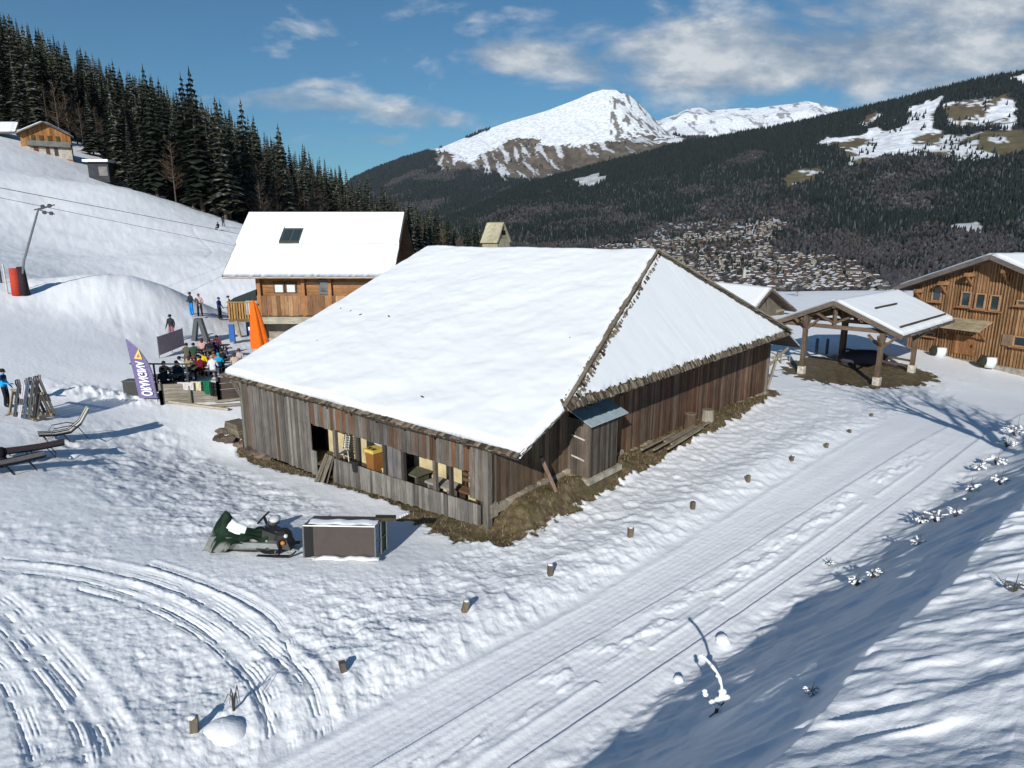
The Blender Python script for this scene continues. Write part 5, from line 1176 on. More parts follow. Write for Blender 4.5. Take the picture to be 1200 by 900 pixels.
if VV:
    o = npmesh('forest', np.vstack(VV), np.vstack(FF), M['conifer'], None, False, {'tint': np.vstack(TT)}); tag(o, 'dark wood of spruces covering the hill on the left, behind the front trees', 'forest', kind='stuff')
# frosted trees beyond the shelter
for k, (px, py, y, s_) in enumerate(((1042, 350, 98, .27), (1058, 348, 104, .2), (934, 346, 108, .18), (912, 336, 118, .12))):
    P = und(px, py, y); P[2] = gz(P[0], P[1]); e = empty('frosted_tree', P, k, ['largest frosted grey bush just left of the orange chalet roof', 'smaller frosted bush touching the orange chalet roof', 'small dark bush behind the shelter ridge', 'tiny bush on the snow field behind the grey house'][k], 'bush')
    f_m, t_m = bare_mesh(540+k, 17, 110, (.10, .11, .13), .5); a = f_m.build('crown', M['twig']); a.parent = e; b_ = t_m.build('trunk', M['wood']); b_.parent = e; e.scale = (s_*1.3, s_*1.3, s_)
# tree out of the frame whose shadow lies on the road
P = np.array([18.1, 15.2, 0]); P[2] = gz(P[0], P[1]); e = empty('bare_tree', P, 0, 'tall leafless tree on the embankment casting its shadow across the road', 'tree')
r = random.Random(9); mb = MB(); P0 = np.zeros(3)
def limb(p, d, L_, rad, dep):
    pts = [p]; rs_ = [rad]; q = p.copy(); dd = d.copy()
    for k in range(4): dd = dd+np.array([r.uniform(-.18, .18), r.uniform(-.18, .18), r.uniform(-.05, .14)]); dd /= np.linalg.norm(dd); q = q+dd*L_/4; pts.append(q.copy()); rs_.append(rad*(1-.17*(k+1)))
    mb.tube(pts, rs_, 6 if dep < 2 else 4, (.12, .10, .085), 0, False)
    if dep < 4:
        for k in range(4 if dep < 3 else 3):
            t = r.uniform(.3, 1); i = min(3, int(t*4)); s = pts[i]+(pts[i+1]-pts[i])*(t*4-i); a = np.cross(dd, [r.uniform(-1, 1), r.uniform(-1, 1), r.uniform(-1, 1)]); a /= np.linalg.norm(a); limb(s, dd*.75+a*.65, L_*r.uniform(.5, .72), rs_[i]*.62, dep+1)
limb(P0, np.array([.06, .0, 1.]), 4.2, .26, 0)
for k in range(6): limb(np.array([0, 0, .8+.4*k]), np.array([.75*math.cos(k*1.1-.6), .75*math.sin(k*1.1-.6), .7]), 3.3, .15, 1)
o = mb.build('crown', M['twig']); o.parent = e; e.scale = (1.12, 1.3, 1.38)
# ================================================================== PEOPLE
def person(loc, head, label, jacket, trousers, hat=(.03, .03, .03), pose='stand', group=None, skin=(.45, .27, .19), hc=None, lean=0., sc=1., pack=None, vest=None, hair=False):
    loc = np.array(loc, float); e = empty('person', loc, head, label, 'person', group)
    sit = pose == 'sit'
    J = {'pel': (0, 0, .93), 'sp': (0, -.01, 1.14), 'ch': (0, .0, 1.36), 'nk': (0, .01, 1.49), 'hd': (0, .03, 1.60), 'tp': (0, .02, 1.68)}
    Rr = {'pel': .15, 'sp': .14, 'ch': .16, 'nk': .06, 'hd': .085, 'tp': .07}
    col = {'pel': jacket, 'sp': jacket, 'ch': jacket, 'nk': jacket, 'hd': skin, 'tp': skin}
    E_ = [('pel', 'sp'), ('sp', 'ch'), ('ch', 'nk'), ('nk', 'hd'), ('hd', 'tp')]
    J['ns'] = (0, .12, 1.60); Rr['ns'] = .018; col['ns'] = skin; E_.append(('hd', 'ns'))
    arms = {'stand': [((.27, -.02, 1.14), (.30, .08, .92)), ((-.27, -.02, 1.14), (-.30, .08, .92))], 'fold': [((.29, .02, 1.12), (.14, .22, 1.10)), ((-.29, .02, 1.12), (-.12, .22, 1.06))],
            'reach': [((.28, .08, 1.15), (.30, .36, 1.12)), ((-.27, -.02, 1.14), (-.30, .1, .95))], 'sit': [((.27, .08, 1.13), (.2, .33, 1.10)), ((-.27, .08, 1.13), (-.16, .34, 1.12))]}[pose]
    for i, sx in enumerate((1, -1)):
        s = 'RL'[i]; el, wr = arms[i]
        J['sh'+s] = (.185*sx, 0, 1.40); J['el'+s] = el; J['wr'+s] = wr; d = np.array(wr)-np.array(el); d /= np.linalg.norm(d); J['hn'+s] = tuple(np.array(wr)+d*.08)
        Rr.update({'sh'+s: .075, 'el'+s: .055, 'wr'+s: .038, 'hn'+s: .035}); col.update({'sh'+s: jacket, 'el'+s: jacket, 'wr'+s: jacket, 'hn'+s: hc or skin})
        E_ += [('ch', 'sh'+s), ('sh'+s, 'el'+s), ('el'+s, 'wr'+s), ('wr'+s, 'hn'+s)]
        sd_ = np.cross(d, (0, 0, 1)) if abs(d[2]) < .9 else np.array([0, 1., 0]); sd_ = sd_/np.linalg.norm(sd_)
        for q in range(4):
            n = 'f%d%s' % (q, s); b_ = np.array(J['hn'+s])+sd_*(q-1.5)*.022+d*[.055, .068, .07, .05][q]; J[n] = tuple(b_); Rr[n] = .009; col[n] = hc or skin; E_.append(('hn'+s, n))
            n2_ = n+'t'; J[n2_] = tuple(b_+d*.025-BZ*.015); Rr[n2_] = .008; col[n2_] = hc or skin; E_.append((n, n2_))
        n = 'th'+s; J[n] = tuple(np.array(J['wr'+s])+d*.05-sd_*.05); Rr[n] = .011; col[n] = hc or skin; E_.append(('wr'+s, n))
        if sit: hp, kn, an, to = (.09*sx, .02, .90), (.12*sx, .44, .92), (.12*sx, .46, .52), (.12*sx, .62, .47)
        else: hp, kn, an, to = (.09*sx, 0, .88), (.12*sx, .03, .49), (.14*sx, -.02, .09), (.16*sx, .16, .05)
        J.update({'hp'+s: hp, 'kn'+s: kn, 'an'+s: an, 'to'+s: to}); Rr.update({'hp'+s: .105, 'kn'+s: .075, 'an'+s: .065, 'to'+s: .05}); col.update({'hp'+s: trousers, 'kn'+s: trousers, 'an'+s: trousers, 'to'+s: (.03, .03, .03)})
        E_ += [('pel', 'hp'+s), ('hp'+s, 'kn'+s), ('kn'+s, 'an'+s), ('an'+s, 'to'+s)]
    off = -.45 if sit else 0
    nm = list(J); co = [Vector(J[k]) for k in nm]
    co = [Vector((p.x, p.y+(p.z-.9)*lean if p.z > .9 else p.y, p.z+off)) for p in co]
    me = bpy.data.meshes.new('body'); me.from_pydata(co, [(nm.index(a), nm.index(b_)) for a, b_ in E_], []); ob = bpy.data.objects.new('body', me); COL.objects.link(ob)
    md = ob.modifiers.new('skin', 'SKIN'); md.use_smooth_shade = True; sv = me.skin_vertices[0].data
    for i, k in enumerate(nm): sv[i].radius = (Rr[k]*(1.12 if k in ('pel', 'sp', 'ch') else 1), Rr[k]*(.85 if k in ('pel', 'sp', 'ch') else 1)); sv[i].use_root = (k == 'pel')
    ob.modifiers.new('sub', 'SUBSURF').levels = 1
    dg = bpy.context.evaluated_depsgraph_get(); dg.update(); m2 = bpy.data.meshes.new_from_object(ob.evaluated_get(dg)); bpy.data.objects.remove(ob)
    n = len(m2.vertices); v = np.empty(n*3); m2.vertices.foreach_get('co', v); v = v.reshape(-1, 3); best = np.full(n, 1e9); cc_ = np.zeros((n, 3))
    for a, b_ in E_:
        A_ = np.array(co[nm.index(a)]); Bq = np.array(co[nm.index(b_)]); d = Bq-A_; t = np.clip(((v-A_)@d)/(d@d), 0, 1); dd = np.linalg.norm(v-A_-t[:, None]*d, axis=1)-.5*(Rr[a]*(1-t)+Rr[b_]*t)
        c1, c2 = np.array(col[a]), np.array(col[b_])
        if {a, b_} == {'nk', 'hd'}: cx = np.where((t > .35)[:, None], c2, c1)
        elif a == 'pel' and b_[:2] == 'hp': cx = np.where((t > .3)[:, None], c2, c1)
        else: cx = np.where((t > .75)[:, None], c2, c1)
        m_ = dd < best; best[m_] = dd[m_]; cc_[m_] = cx[m_]
    if vest is not None:
        m_ = (v[:, 2] > 1.27+off) & (v[:, 2] < 1.5+off); cc_[m_ & (np.abs(cc_-np.array(jacket)).sum(1) < .01)] = vest
    at = m2.color_attributes.new('tint', 'FLOAT_COLOR', 'POINT'); at.data.foreach_set('color', np.c_[cc_, np.ones(n)].ravel())
    m2.materials.clear(); m2.materials.append(M['cloth']); m2.name = 'body'
    ob = bpy.data.objects.new('body', m2); COL.objects.link(ob); ob.parent = e
    hy_ = .03+(.7)*lean; hz2 = 1.66+off
    mb = MB(); mb.blob((0, hy_-.012, hz2+.015), (.105, .118, .095 if not hair else .10), hat, nu=12, nv=8); 
    if hair: mb.blob((0, hy_-.05, hz2-.07), (.09, .07, .12), hat, nu=10, nv=6)
    o = mb.build('hair' if hair else 'hat', M['cloth'], e, True)
    mb = MB(); mb.bar((-.075, hy_+.085, hz2-.045), (.075, hy_+.085, hz2-.045), .03, .04, (.02, .02, .03)); o = mb.build('sunglasses', M['paint'], e)
    if pack: mb = MB(); mb.blob((0, -.2, 1.25+off), (.17, .11, .24), pack, nu=10, nv=7); o = mb.build('backpack', M['cloth'], e, True)
    e.scale = (sc, sc, sc); return e
GST = 'people standing on the snow'
BLK = (.018, .018, .022)
def facing(p, q): return math.atan2(q[1]-p[1], q[0]-p[0])-PI/2
P = G(9, 477); person(P, R(-75), 'person in a bright blue jacket and black trousers beside the ski rack', (.02, .30, .62), BLK, (.02, .03, .02), 'reach', None, hc=BLK, vest=(.015, .02, .06), sc=1.02)
P = G(225, 368); person(P, R(150), 'person in a black jacket and bright blue trousers, leftmost of the group on the piste', (.03, .03, .04), (.01, .22, .65), (.03, .04, .07), 'fold', hc=BLK)
P = G(235, 371); person(P, R(200), 'person in a pale pink jacket with a dark backpack', (.48, .36, .35), BLK, (.25, .06, .09), 'fold', hc=BLK, pack=(.03, .05, .09))
P = G(258, 373); person(P, R(-100), 'person in a dark blue jacket and black trousers near the balcony', (.015, .05, .17), BLK, (.02, .05, .16), 'reach', hc=BLK)
P = G(269.5, 371); person(P, R(90), 'person in a white jacket half hidden by the wooden balcony', (.6, .55, .52), BLK, (.05, .02, .02), 'stand')
P = G(202, 399); person(P, R(170), 'person in a black coat walking behind the mesh barrier', (.025, .028, .035), (.28, .12, .13), (.02, .02, .02), 'stand', lean=-.05)
P = G(262, 266); person(P, R(30), 'taller dark clad skier far up the piste', BLK, BLK, (.03, .03, .03), 'stand'); 
P = G(256, 270); person(P, R(60), 'crouching dark clad skier far up the piste', BLK, (.03, .02, .02), (.02, .02, .02), 'sit')
# terrace: tables, benches, seated people
def picnic(px, py, rz, label, cov=None, L_=1.8):
    P = G(px, py); e = empty('picnic_table', P, rz, label, 'table', None); c = (.13, .115, .10)
    mb = MB(); 
    for k in range(5): mb.box((0, -.32+.16*k, .74), (L_, .15, .04), None, lt(cov or c, .9+.05*(k % 3)))
    mb.build('tabletop', M['woodh'], e)
    for s_ in (-1, 1): mb = MB(); mb.box((0, s_*.72, .44), (L_, .26, .04), None, c); mb.build('seat', M['woodh'], e)
    for s_ in (-1, 1): mb = MB(); mb.bar((s_*L_*.36, -.6, 0), (s_*L_*.36, -.2, .73), .07, .05, c); mb.bar((s_*L_*.36, .6, 0), (s_*L_*.36, .2, .73), .07, .05, c); mb.bar((s_*L_*.36, -.8, .4), (s_*L_*.36, .8, .4), .05, .08, c); mb.build('leg', M['woodh'], e)
    return e, P
tabs = [picnic(192, 456, .15, 'long dark picnic table nearest the purple flag'), picnic(212, 446, .15, 'picnic table where people in black sit'), picnic(241, 440, .15, 'picnic table in the middle of the crowd on the terrace'),
        picnic(233, 424, .15, 'grey picnic table just behind the mesh barrier end'), picnic(252, 418, .15, 'farthest picnic table, before the balcony post'), picnic(268, 436, .15, 'picnic table between the crowd and the barn roof')]
def at_table(i, sx, side, *a, **k):
    e, P = tabs[i]; rz = .15; c, s = math.cos(rz), math.sin(rz); x, y = sx, side*.72; Q = P+np.array([x*c-y*s, x*s+y*c, 0]); h = rz+(0 if side < 0 else PI)
    return person((Q[0], Q[1], P[2]), h, *a, pose='sit', **k)
at_table(1, -.55, -1, 'seated person all in black at the left of the crowd', BLK, BLK, (.02, .02, .02))
at_table(1, .1, -1, 'seated person in a dark grey coat, beside the one all in black', (.05, .05, .055), BLK, (.1, .07, .05), hair=True)
at_table(1, .6, 1, 'seated person in a dark brown coat with reddish hair', (.07, .03, .025), BLK, (.16, .05, .03), hair=True)
at_table(1, -.2, 1, 'seated person in a white and teal jacket, left part of the crowd', (.50, .56, .58), (.02, .10, .12), (.02, .02, .03))
at_table(2, -.6, -1, 'seated person in a beige coat behind the terrace fence', (.33, .22, .13), (.1, .08, .07), (.07, .04, .02), hair=True)
at_table(2, .0, -1, 'seated person in a dark red jacket just behind the terrace fence', (.14, .012, .02), BLK, (.03, .02, .02))
at_table(2, .65, -1, 'seated person in a white jacket leaning by the barn eave', (.62, .62, .66), (.5, .5, .54), (.3, .28, .27))
at_table(2, -.3, 1, 'seated person in a bright yellow jacket amid the crowd', (.68, .46, .02), (.3, .03, .02), (.02, .02, .02))
at_table(2, .35, 1, 'seated person in an orange and red jacket next to the yellow jacket', (.55, .10, .03), BLK, (.12, .07, .04), hair=True)
at_table(5, -.3, -1, 'seated person in a bright turquoise hooded jacket', (.01, .32, .50), BLK, (.02, .34, .5))
at_table(5, .5, 1, 'seated person in a light grey jacket near the balcony post', (.4, .36, .34), BLK, (.12, .05, .03), hair=True)
at_table(3, .5, 1, 'seated person in black at the grey table', BLK, BLK, (.05, .03, .02))
at_table(4, -.5, -1, 'seated person in a pink and white top at the farthest table', (.5, .30, .28), BLK, (.1, .03, .02), hair=True)
at_table(4, .3, -1, 'seated person in dark blue at the farthest table', (.03, .03, .08), BLK, (.15, .03, .02))
at_table(4, .0, 1, 'seated person in a maroon top, back row of the farthest table', (.16, .03, .03), BLK, (.02, .02, .02))
at_table(3, -.4, -1, 'seated person in an olive coat at the grey table', (.09, .09, .06), BLK, (.03, .02, .02))
at_table(0, .3, -1, 'seated person in a charcoal jacket at the long dark table', (.04, .04, .045), BLK, (.02, .02, .02))
at_table(0, .6, 1, 'seated person in a navy jacket at the far side of the long dark table', (.02, .03, .06), BLK, (.09, .06, .04), hair=True)
at_table(5, -.5, 1, 'seated person in a black jacket behind the turquoise hooded one', BLK, BLK, (.04, .02, .02))
at_table(5, .6, -1, 'seated person in a pale beige top nearest the barn roof', (.42, .34, .28), BLK, (.07, .04, .02), hair=True)
at_table(3, .0, -1, 'seated person in a dark green jacket at the grey table', (.03, .06, .04), BLK, (.02, .02, .02))
# terrace fence box, wooden planter wall, draped things
def fence_run(name, p0, p1, h, label, col, n=5, posts_=2, cat='fence'):
    a, b_ = G(*p0), G(*p1); loc = (a+b_)/2; e = empty(name, loc, 0, label, cat); d = b_-a; d[2] = 0; L_ = np.linalg.norm(d)
    mb = MB()
    for k in range(n): z = h*(k+.5)/n; mb.bar(a+BZ*z, b_+BZ*z, .04, h/n*.93, lt(col, random.uniform(.85, 1.15)))
    K(mb.build('board_panel', M['woodh']), e, loc)
    for k in range(posts_): t = k/(posts_-1); p = a+(b_-a)*t-np.array([0, .08, 0]); mb = MB(); mb.box(p+BZ*(h/2), (.12, .12, h+.12), None, lt(col, .6)); K(mb.build('fence_post', M['wood']), e, loc)
    return e
fence_run('terrace_fence', (191, 474), (258, 471), 1.05, 'low grey plank fence at the front of the crowded terrace', (.30, .265, .215), 6, 3)
fence_run('terrace_fence', (258, 471), (286, 468), 1.3, 'darker brown fence panel between the terrace and the barn corner', (.12, .09, .075), 4, 2)
fence_run('terrace_fence', (191, 474), (186, 458), .7, 'short side panel of the terrace fence beside the flag', (.2, .17, .14), 4, 2)
def cloth_on(px, py, w_, z0, z1, col, label):
    p = G(px, py); p = p+np.array([0, -.12, 0]); mb = MB(); vs = []; n = 8
    for j in range(4):
        for i in range(n): vs.append(p+np.array([(i/(n-1)-.5)*w_, -.03*math.sin(i*2.1+j), z0+(z1-z0)*j/3]))
    for j in range(4):
        for i in range(n): vs.append(np.array(vs[j*n+i])+[0, .03, 0])
    f = [(j*n+i, j*n+i+1, (j+1)*n+i+1, (j+1)*n+i) for j in range(3) for i in range(n-1)]; f += [tuple(4*n+q for q in t[::-1]) for t in f]
    mb.add(vs, f, col); thing1('draped_cloth', mb, M['cloth'], label, 'cloth')
cloth_on(244, 471, .55, .45, 1.15, (.01, .13, .06), 'green cloth draped over the terrace fence'); cloth_on(251, 471, .2, .4, 1.12, (.02, .02, .02), 'black strap of cloth next to the green cloth on the fence')
cloth_on(233, 471.5, .5, .65, 1.12, (.55, .5, .33), 'pale yellow cloth on the terrace fence'); cloth_on(221, 472, .8, .7, 1.1, (.5, .47, .46), 'whitish cloth on the left part of the terrace fence')
# dark tub left of the flag and its crossbar
P = G(158, 464); mb = MB(); mb.box(P+BZ*.35, (.75, .6, .7), None, (.045, .045, .04)); mb.box(P+BZ*.72, (.82, .66, .05), None, (.09, .09, .08)); thing1('dark_box', mb, M['paint'], 'dark box on the snow left of the purple flag', 'box')
P = G(150, 462); mb = MB(); mb.bar(P+BZ*1.5+(.0, .5, 0), P+(3.2, .6, 1.45), .09, .07, (.035, .04, .04)); mb.bar(P+(1.2, .55, 0), P+(1.2, .55, 1.5), .07, .07, (.04, .04, .04)); mb.bar(P+(2.9, .55, 0), P+(2.9, .55, 1.5), .07, .07, (.04, .04, .04)); thing1('bar_rail', mb, M['paint'], 'dark standing rail passing behind the purple flag', 'rail')
# feather flag
P = G(175, 471); FX = np.array([1, -.08, 0]); FX = FX/np.linalg.norm(FX); fe = empty('feather_flag', P, 0, 'tall purple feather flag with white mirrored lettering on the snow', 'flag')
hgt = 3.02; vs = []; n = 16
def flagw(t): return 1.0*.98*(1-max(0, (t-.30)/.70)**2.6)+.02
lean_ = -.32
def fp(x, z): return P+FX*(-.52+x+lean_*(z/hgt)**1.0)+BZ*(.1+z)
mb = MB()
for dy in (0, .02):
    for k in range(n+1): t = k/n; vs += [fp(0, t*hgt)+(0, dy, 0), fp(flagw(t)*.5, t*hgt)+(0, dy+.03*math.sin(t*6), 0), fp(flagw(t), t*hgt)+(0, dy, 0)]
m_ = 3*(n+1); f = []
for k in range(n):
    for j in (0, 1): a = k*3+j; f += [(a, a+1, a+4, a+3), (m_+a+3, m_+a+4, m_+a+1, m_+a)]
mb.add(vs, f, (.165, .14, .27)); K(mb.build('banner', M['cloth'], None, True), fe, P)
mb = MB(); mb.tube([P-BZ*.2+FX*.47, fp(.99, 1.25)+(0, .02, 0)]+[fp(flagw(t)+.015, t*hgt)+(0, .01, 0) for t in np.linspace(.45, 1, 9)], .018, 6, (.12, .12, .14)); K(mb.build('pole', M['metal']), fe, P)
def text_mesh(txt, size, bold=0.):
    cu = bpy.data.curves.new('lettering', 'FONT'); cu.body = txt; cu.size = size; cu.extrude = .004; cu.offset = bold; cu.align_x = 'CENTER'; cu.align_y = 'CENTER'; o = bpy.data.objects.new('lettering', cu); COL.objects.link(o)
    dg = bpy.context.evaluated_depsgraph_get(); dg.update(); me = bpy.data.meshes.new_from_object(o.evaluated_get(dg)); bpy.data.objects.remove(o)
    a = me.color_attributes.new('tint', 'FLOAT_COLOR', 'POINT'); a.data.foreach_set('color', [.82, .82, .86, 1]*len(me.vertices)); me.materials.clear(); me.materials.append(M['paint']); o = bpy.data.objects.new('lettering', me); COL.objects.link(o); return o
tx_ = text_mesh('ORANGINA', .52, .012); w_ = tx_.dimensions.x
v = np.array([q.co[:] for q in tx_.data.vertices]); xs = v[:, 0]; L0, L1_ = xs.min(), xs.max()
for i, q in enumerate(tx_.data.vertices):
    t = (q.co.x-L0)/(L1_-L0); zz = .14+t*1.78; k = 1.25-.35*t; pos = fp(.50-.02*t+q.co.y*k*1.25, zz); q.co = Vector(pos+np.array([0, -.07+q.co.z*.5, 0]))
K(tx_, fe, P)
mb = MB(); z0_ = 2.02
tri = [(.25, z0_+.02), (.68, z0_-.02), (.60, z0_+.52)]; mb.add([fp(x, z)+(0, -.06, 0) for x, z in tri]+[fp(x, z)+(0, -.05, 0) for x, z in tri], [(0, 1, 2), (5, 4, 3)], (.80, .50, .12)); K(mb.build('emblem', M['paint']), fe, P)
mb = MB(); tri = [(.40, z0_+.1), (.56, z0_+.08), (.54, z0_+.27)]; mb.add([fp(x, z)+(0, -.075, 0) for x, z in tri]+[fp(x, z)+(0, -.07, 0) for x, z in tri], [(0, 1, 2), (5, 4, 3)], (.35, .15, .25)); K(mb.build('emblem', M['paint']), fe, P)
# mesh barrier, A board, blue pads, parasol
a, b_ = G(187, 420), G(216, 408); loc = a; e = empty('mesh_barrier', loc, 0, 'pinkish grey mesh barrier panel behind the seated people', 'barrier')
mb = MB(); d = b_-a; mb.bar(a+BZ*.75, b_+BZ*.75, .02, 1.15, (.40, .33, .35)); K(mb.build('mesh', M['cloth']), e)
for p in (a, a+d*.5, b_): mb = MB(); mb.tube([p, p+BZ*1.38], .025, 6, (.3, .3, .3)); K(mb.build('upright', M['metal']), e)
P = G(235, 400); e = empty('sandwich_board', P, .2, 'dark folding sandwich board standing on the snow behind the terrace', 'sign')
for s_ in (-1, 1): mb = MB(); mb.hexa([(s_*.42-.14, -.3, 0), (s_*.42+.14, -.3, 0), (s_*.42+.14, .3, 0), (s_*.42-.14, .3, 0), (s_*.1-.12, -.3, 1.6), (s_*.1+.12, -.3, 1.6), (s_*.1+.12, .3, 1.6), (s_*.1-.12, .3, 1.6)], (.07, .08, .09)); mb.build('board', M['paint'], e)
for k, (px, py, w_, h, lb) in enumerate(((273, 402, .38, 1.25, 'narrow blue padded panel left of the balcony post'), (294, 394, .55, 1.2, 'blue panel with a white mark between the balcony post and the orange parasol'))):
    P = G(px, py); mb = MB(); mb.box(P+BZ*(h/2+.1), (w_, .16, h), None, (.01, .09, .32)); mb.box(P+BZ*.06, (w_*.8, .3, .12), None, (.2, .2, .2))
    if k: mb.box(P+BZ*(h*.5)+(0, -.09, 0), (.2, .02, .28), None, (.7, .72, .75))
    thing1('padded_mat', mb, M['paint'], lb, 'panel')
P = und(306, 412, 42.5); P[2] = gz(P[0], P[1]); e = empty('parasol', P, 0, 'large closed orange parasol standing between the barn roof and the chalet', 'parasol')
top = und(301, 353, 42.5)[2]-P[2]; mb = MB(); mb.tube([(0, 0, 0), (0, 0, top)], .035, 8, (.3, .3, .3)); mb.build('pole', M['metal'], e)
mb = MB(); vs = []; f = []; n = 24; lv = 9
for j in range(lv):
    t = j/(lv-1); rr4 = .10+.50*(1-t)**.7*(1 if t > .05 else .9)
    for i in range(n): a = 2*PI*i/n; q = rr4*(1+.22*math.cos(a*6+1)); vs.append((q*math.cos(a)-.25*t, q*math.sin(a)*.9, .75+(top-.7)*t))
for j in range(lv-1):
    for i in range(n): f.append((j*n+i, j*n+(i+1) % n, (j+1)*n+(i+1) % n, (j+1)*n+i))
f.append(tuple(range((lv-1)*n, lv*n))); mb.add(vs, f, (.72, .14, .015)); mb.build('canopy', M['cloth'], e, True)
# ski rack with leaning skis
P = G(36, 488); rk = empty('ski_rack', P, R(-20), 'pale wooden ski rack standing on the snow at the left edge', 'rack'); c = (.30, .25, .17)
for s_ in (-1, 1): mb = MB(); mb.bar((s_*.85, -.35, 0), (s_*.85, 0, 1.15), .08, .08, c); mb.bar((s_*.85, .35, 0), (s_*.85, 0, 1.15), .08, .08, c); mb.bar((s_*.85, -.5, .06), (s_*.85, .5, .06), .09, .1, c); mb.build('frame', M['wood'], rk)
for y, z in ((0, 1.12), (-.28, .1), (.28, .1)): mb = MB(); mb.bar((-1, y, z), (1, y, z), .07, .1, c); mb.build('rail', M['woodh'], rk)
SKC = [((.012, .012, .014), 'black'), ((.05, .05, .06), 'charcoal'), ((.45, .40, .30), 'beige'), ((.42, .42, .44), 'white'), ((.14, .05, .03), 'brown'), ((.05, .08, .13), 'dark blue'), ((.012, .012, .014), 'black'), ((.07, .07, .065), 'grey'), ((.05, .045, .05), 'black'), ((.02, .02, .02), 'black'), ((.11, .10, .085), 'grey')]
rm = Matrix.Rotation(R(-20), 4, 'Z')
for k in range(11):
    x = -.55+.15*k; sd_ = -1 if k % 2 else 1; L_ = [1.55, 1.6, 1.35, 1.5, 1.6, 1.7, 1.75, 1.7, 1.8, 1.85, 1.9][k]; L_ = L_*.98
    Pk = Vector(P.tolist())+rm @ Vector((x, sd_*.42, .02)); e = empty('skis', Pk, R(-20), '%s pair of skis leaning on the wooden rack, number of the row seen from the left: %s' % (SKC[k][1], k) if False else None)
    tag(e, ['short black skis at the left end of the wooden rack', 'charcoal skis beside the short black ones on the rack', 'beige skis leaning on the left half of the rack', 'white skis next to the beige ones on the rack', 'brown skis in the middle of the rack', 'dark blue skis in the middle of the rack', 'black skis right of the dark blue skis', 'grey skis right of the rack middle', 'long black skis near the right end of the rack', 'longer black skis next to the rightmost grey ones', 'tallest grey skis at the right end of the rack'][k], 'skis')
    for q in (-.05, .05):
        mb = MB(); tip = Vector((q*1.2, -sd_*.40-sd_*.06, L_)); b0 = Vector((q, 0, 0)); mb.bar(b0, b0.lerp(tip, .93), .085, .02, SKC[k][0], up=(0, 1, .3)); mb.bar(b0.lerp(tip, .93), tip+Vector((0, sd_*.06, .06)), .075, .016, SKC[k][0], up=(0, 1, .3)); mb.bar(b0.lerp(tip, .38), b0.lerp(tip, .55), .07, .09, (.08, .08, .08), up=(0, 1, .3)); mb.build('ski', M['paint'], e)
# deck chairs
def lounger(px, py, rz, label, stripes=False, curved=False, col=(.03, .025, .025)):
    P = G(px, py); e = empty('sun_lounger', P, rz, label, 'sun lounger')
    prof = [(-.95, .42), (-.4, .34), (.1, .36), (.5, .62), (.85, 1.12)] if curved else [(-1.0, .40), (-.4, .38), (.2, .38), (1.0, .42)]
    mb = MB(); vs = []
    W_ = .31
    for dz in (0, -.06):
        for x, z in prof: vs += [(x, -W_, z+dz), (x, 0, z-.05+dz), (x, W_, z+dz)]
    m_ = len(prof)*3; f = []
    for k in range(len(prof)-1):
        for j in (0, 1): a = k*3+j; f += [(a, a+1, a+4, a+3), (m_+a+3, m_+a+4, m_+a+1, m_+a)]
    mb.add(vs, f, col); mb.build('fabric', M['cloth'], e)
    if stripes:
        for y in (-.16, .02, .19):
            mb = MB(); vs = []
            for dz in (.012, .004):
                for x, z in prof: zo = z-.05*(1-abs(y)/W_)+.012; vs += [(x, y-.05, zo+dz+.012), (x, y+.05, zo+dz+.012)]
            m_ = len(prof)*2; f = []
            for k in range(len(prof)-1): a = k*2; f += [(a, a+1, a+3, a+2), (m_+a+2, m_+a+3, m_+a+1, m_+a)]
            mb.add(vs, f, (.6, .58, .55)); mb.build('stripe', M['cloth'], e)
    for s_ in (-1, 1): mb = MB(); mb.tube([(x, s_*(W_+.02), z) for x, z in prof], .025, 6, (.03, .03, .03)); mb.build('side_rail', M['metal'], e)
    for x in (-.75, -.1, .55):
        mb = MB()
        for s_ in (-1, 1): mb.tube([(x-.1, s_*.33, .36), (x+.12, s_*.33, .0)], .018, 6, (.05, .05, .05))
        mb.tube([(x+.12, -.33, .0), (x+.12, .33, .0)], .018, 6, (.05, .05, .05)); mb.build('leg', M['metal'], e)
    e.scale = (.98, 1.0, 1.1)
    if curved: mb = MB(); mb.tube([(-.6, W_+.02, .36), (-.45, W_+.02, .58), (.1, W_+.02, .6), (.4, W_+.02, .5)], .018, 6, (.04, .04, .04)); mb.tube([(-.6, -W_-.02, .36), (-.45, -W_-.02, .58), (.1, -W_-.02, .6), (.4, -W_-.02, .5)], .018, 6, (.04, .04, .04)); mb.build('armrest', M['metal'], e)
    return e
lounger(80, 517, R(42), 'striped sun lounger with a raised back, farthest of the row', True, True)
lounger(40, 537, R(34), 'flat dark sun lounger in the middle of the row at the left', False, False, (.05, .035, .04))
lounger(14, 554, R(44), 'grey sun lounger nearest the left edge of the row', False, False, (.14, .13, .13))
P = G(2, 546); mb = MB(); mb.blob(P+BZ*.5, (.25, .2, .22), (.015, .015, .02), jit=.1, seed=8); mb.blob(P+BZ*.2, (.2, .2, .3), (.03, .03, .03), jit=.1, seed=9); thing1('black_bag', mb, M['cloth'], 'black bag on the lounger cut by the left edge', 'bag', None, True)
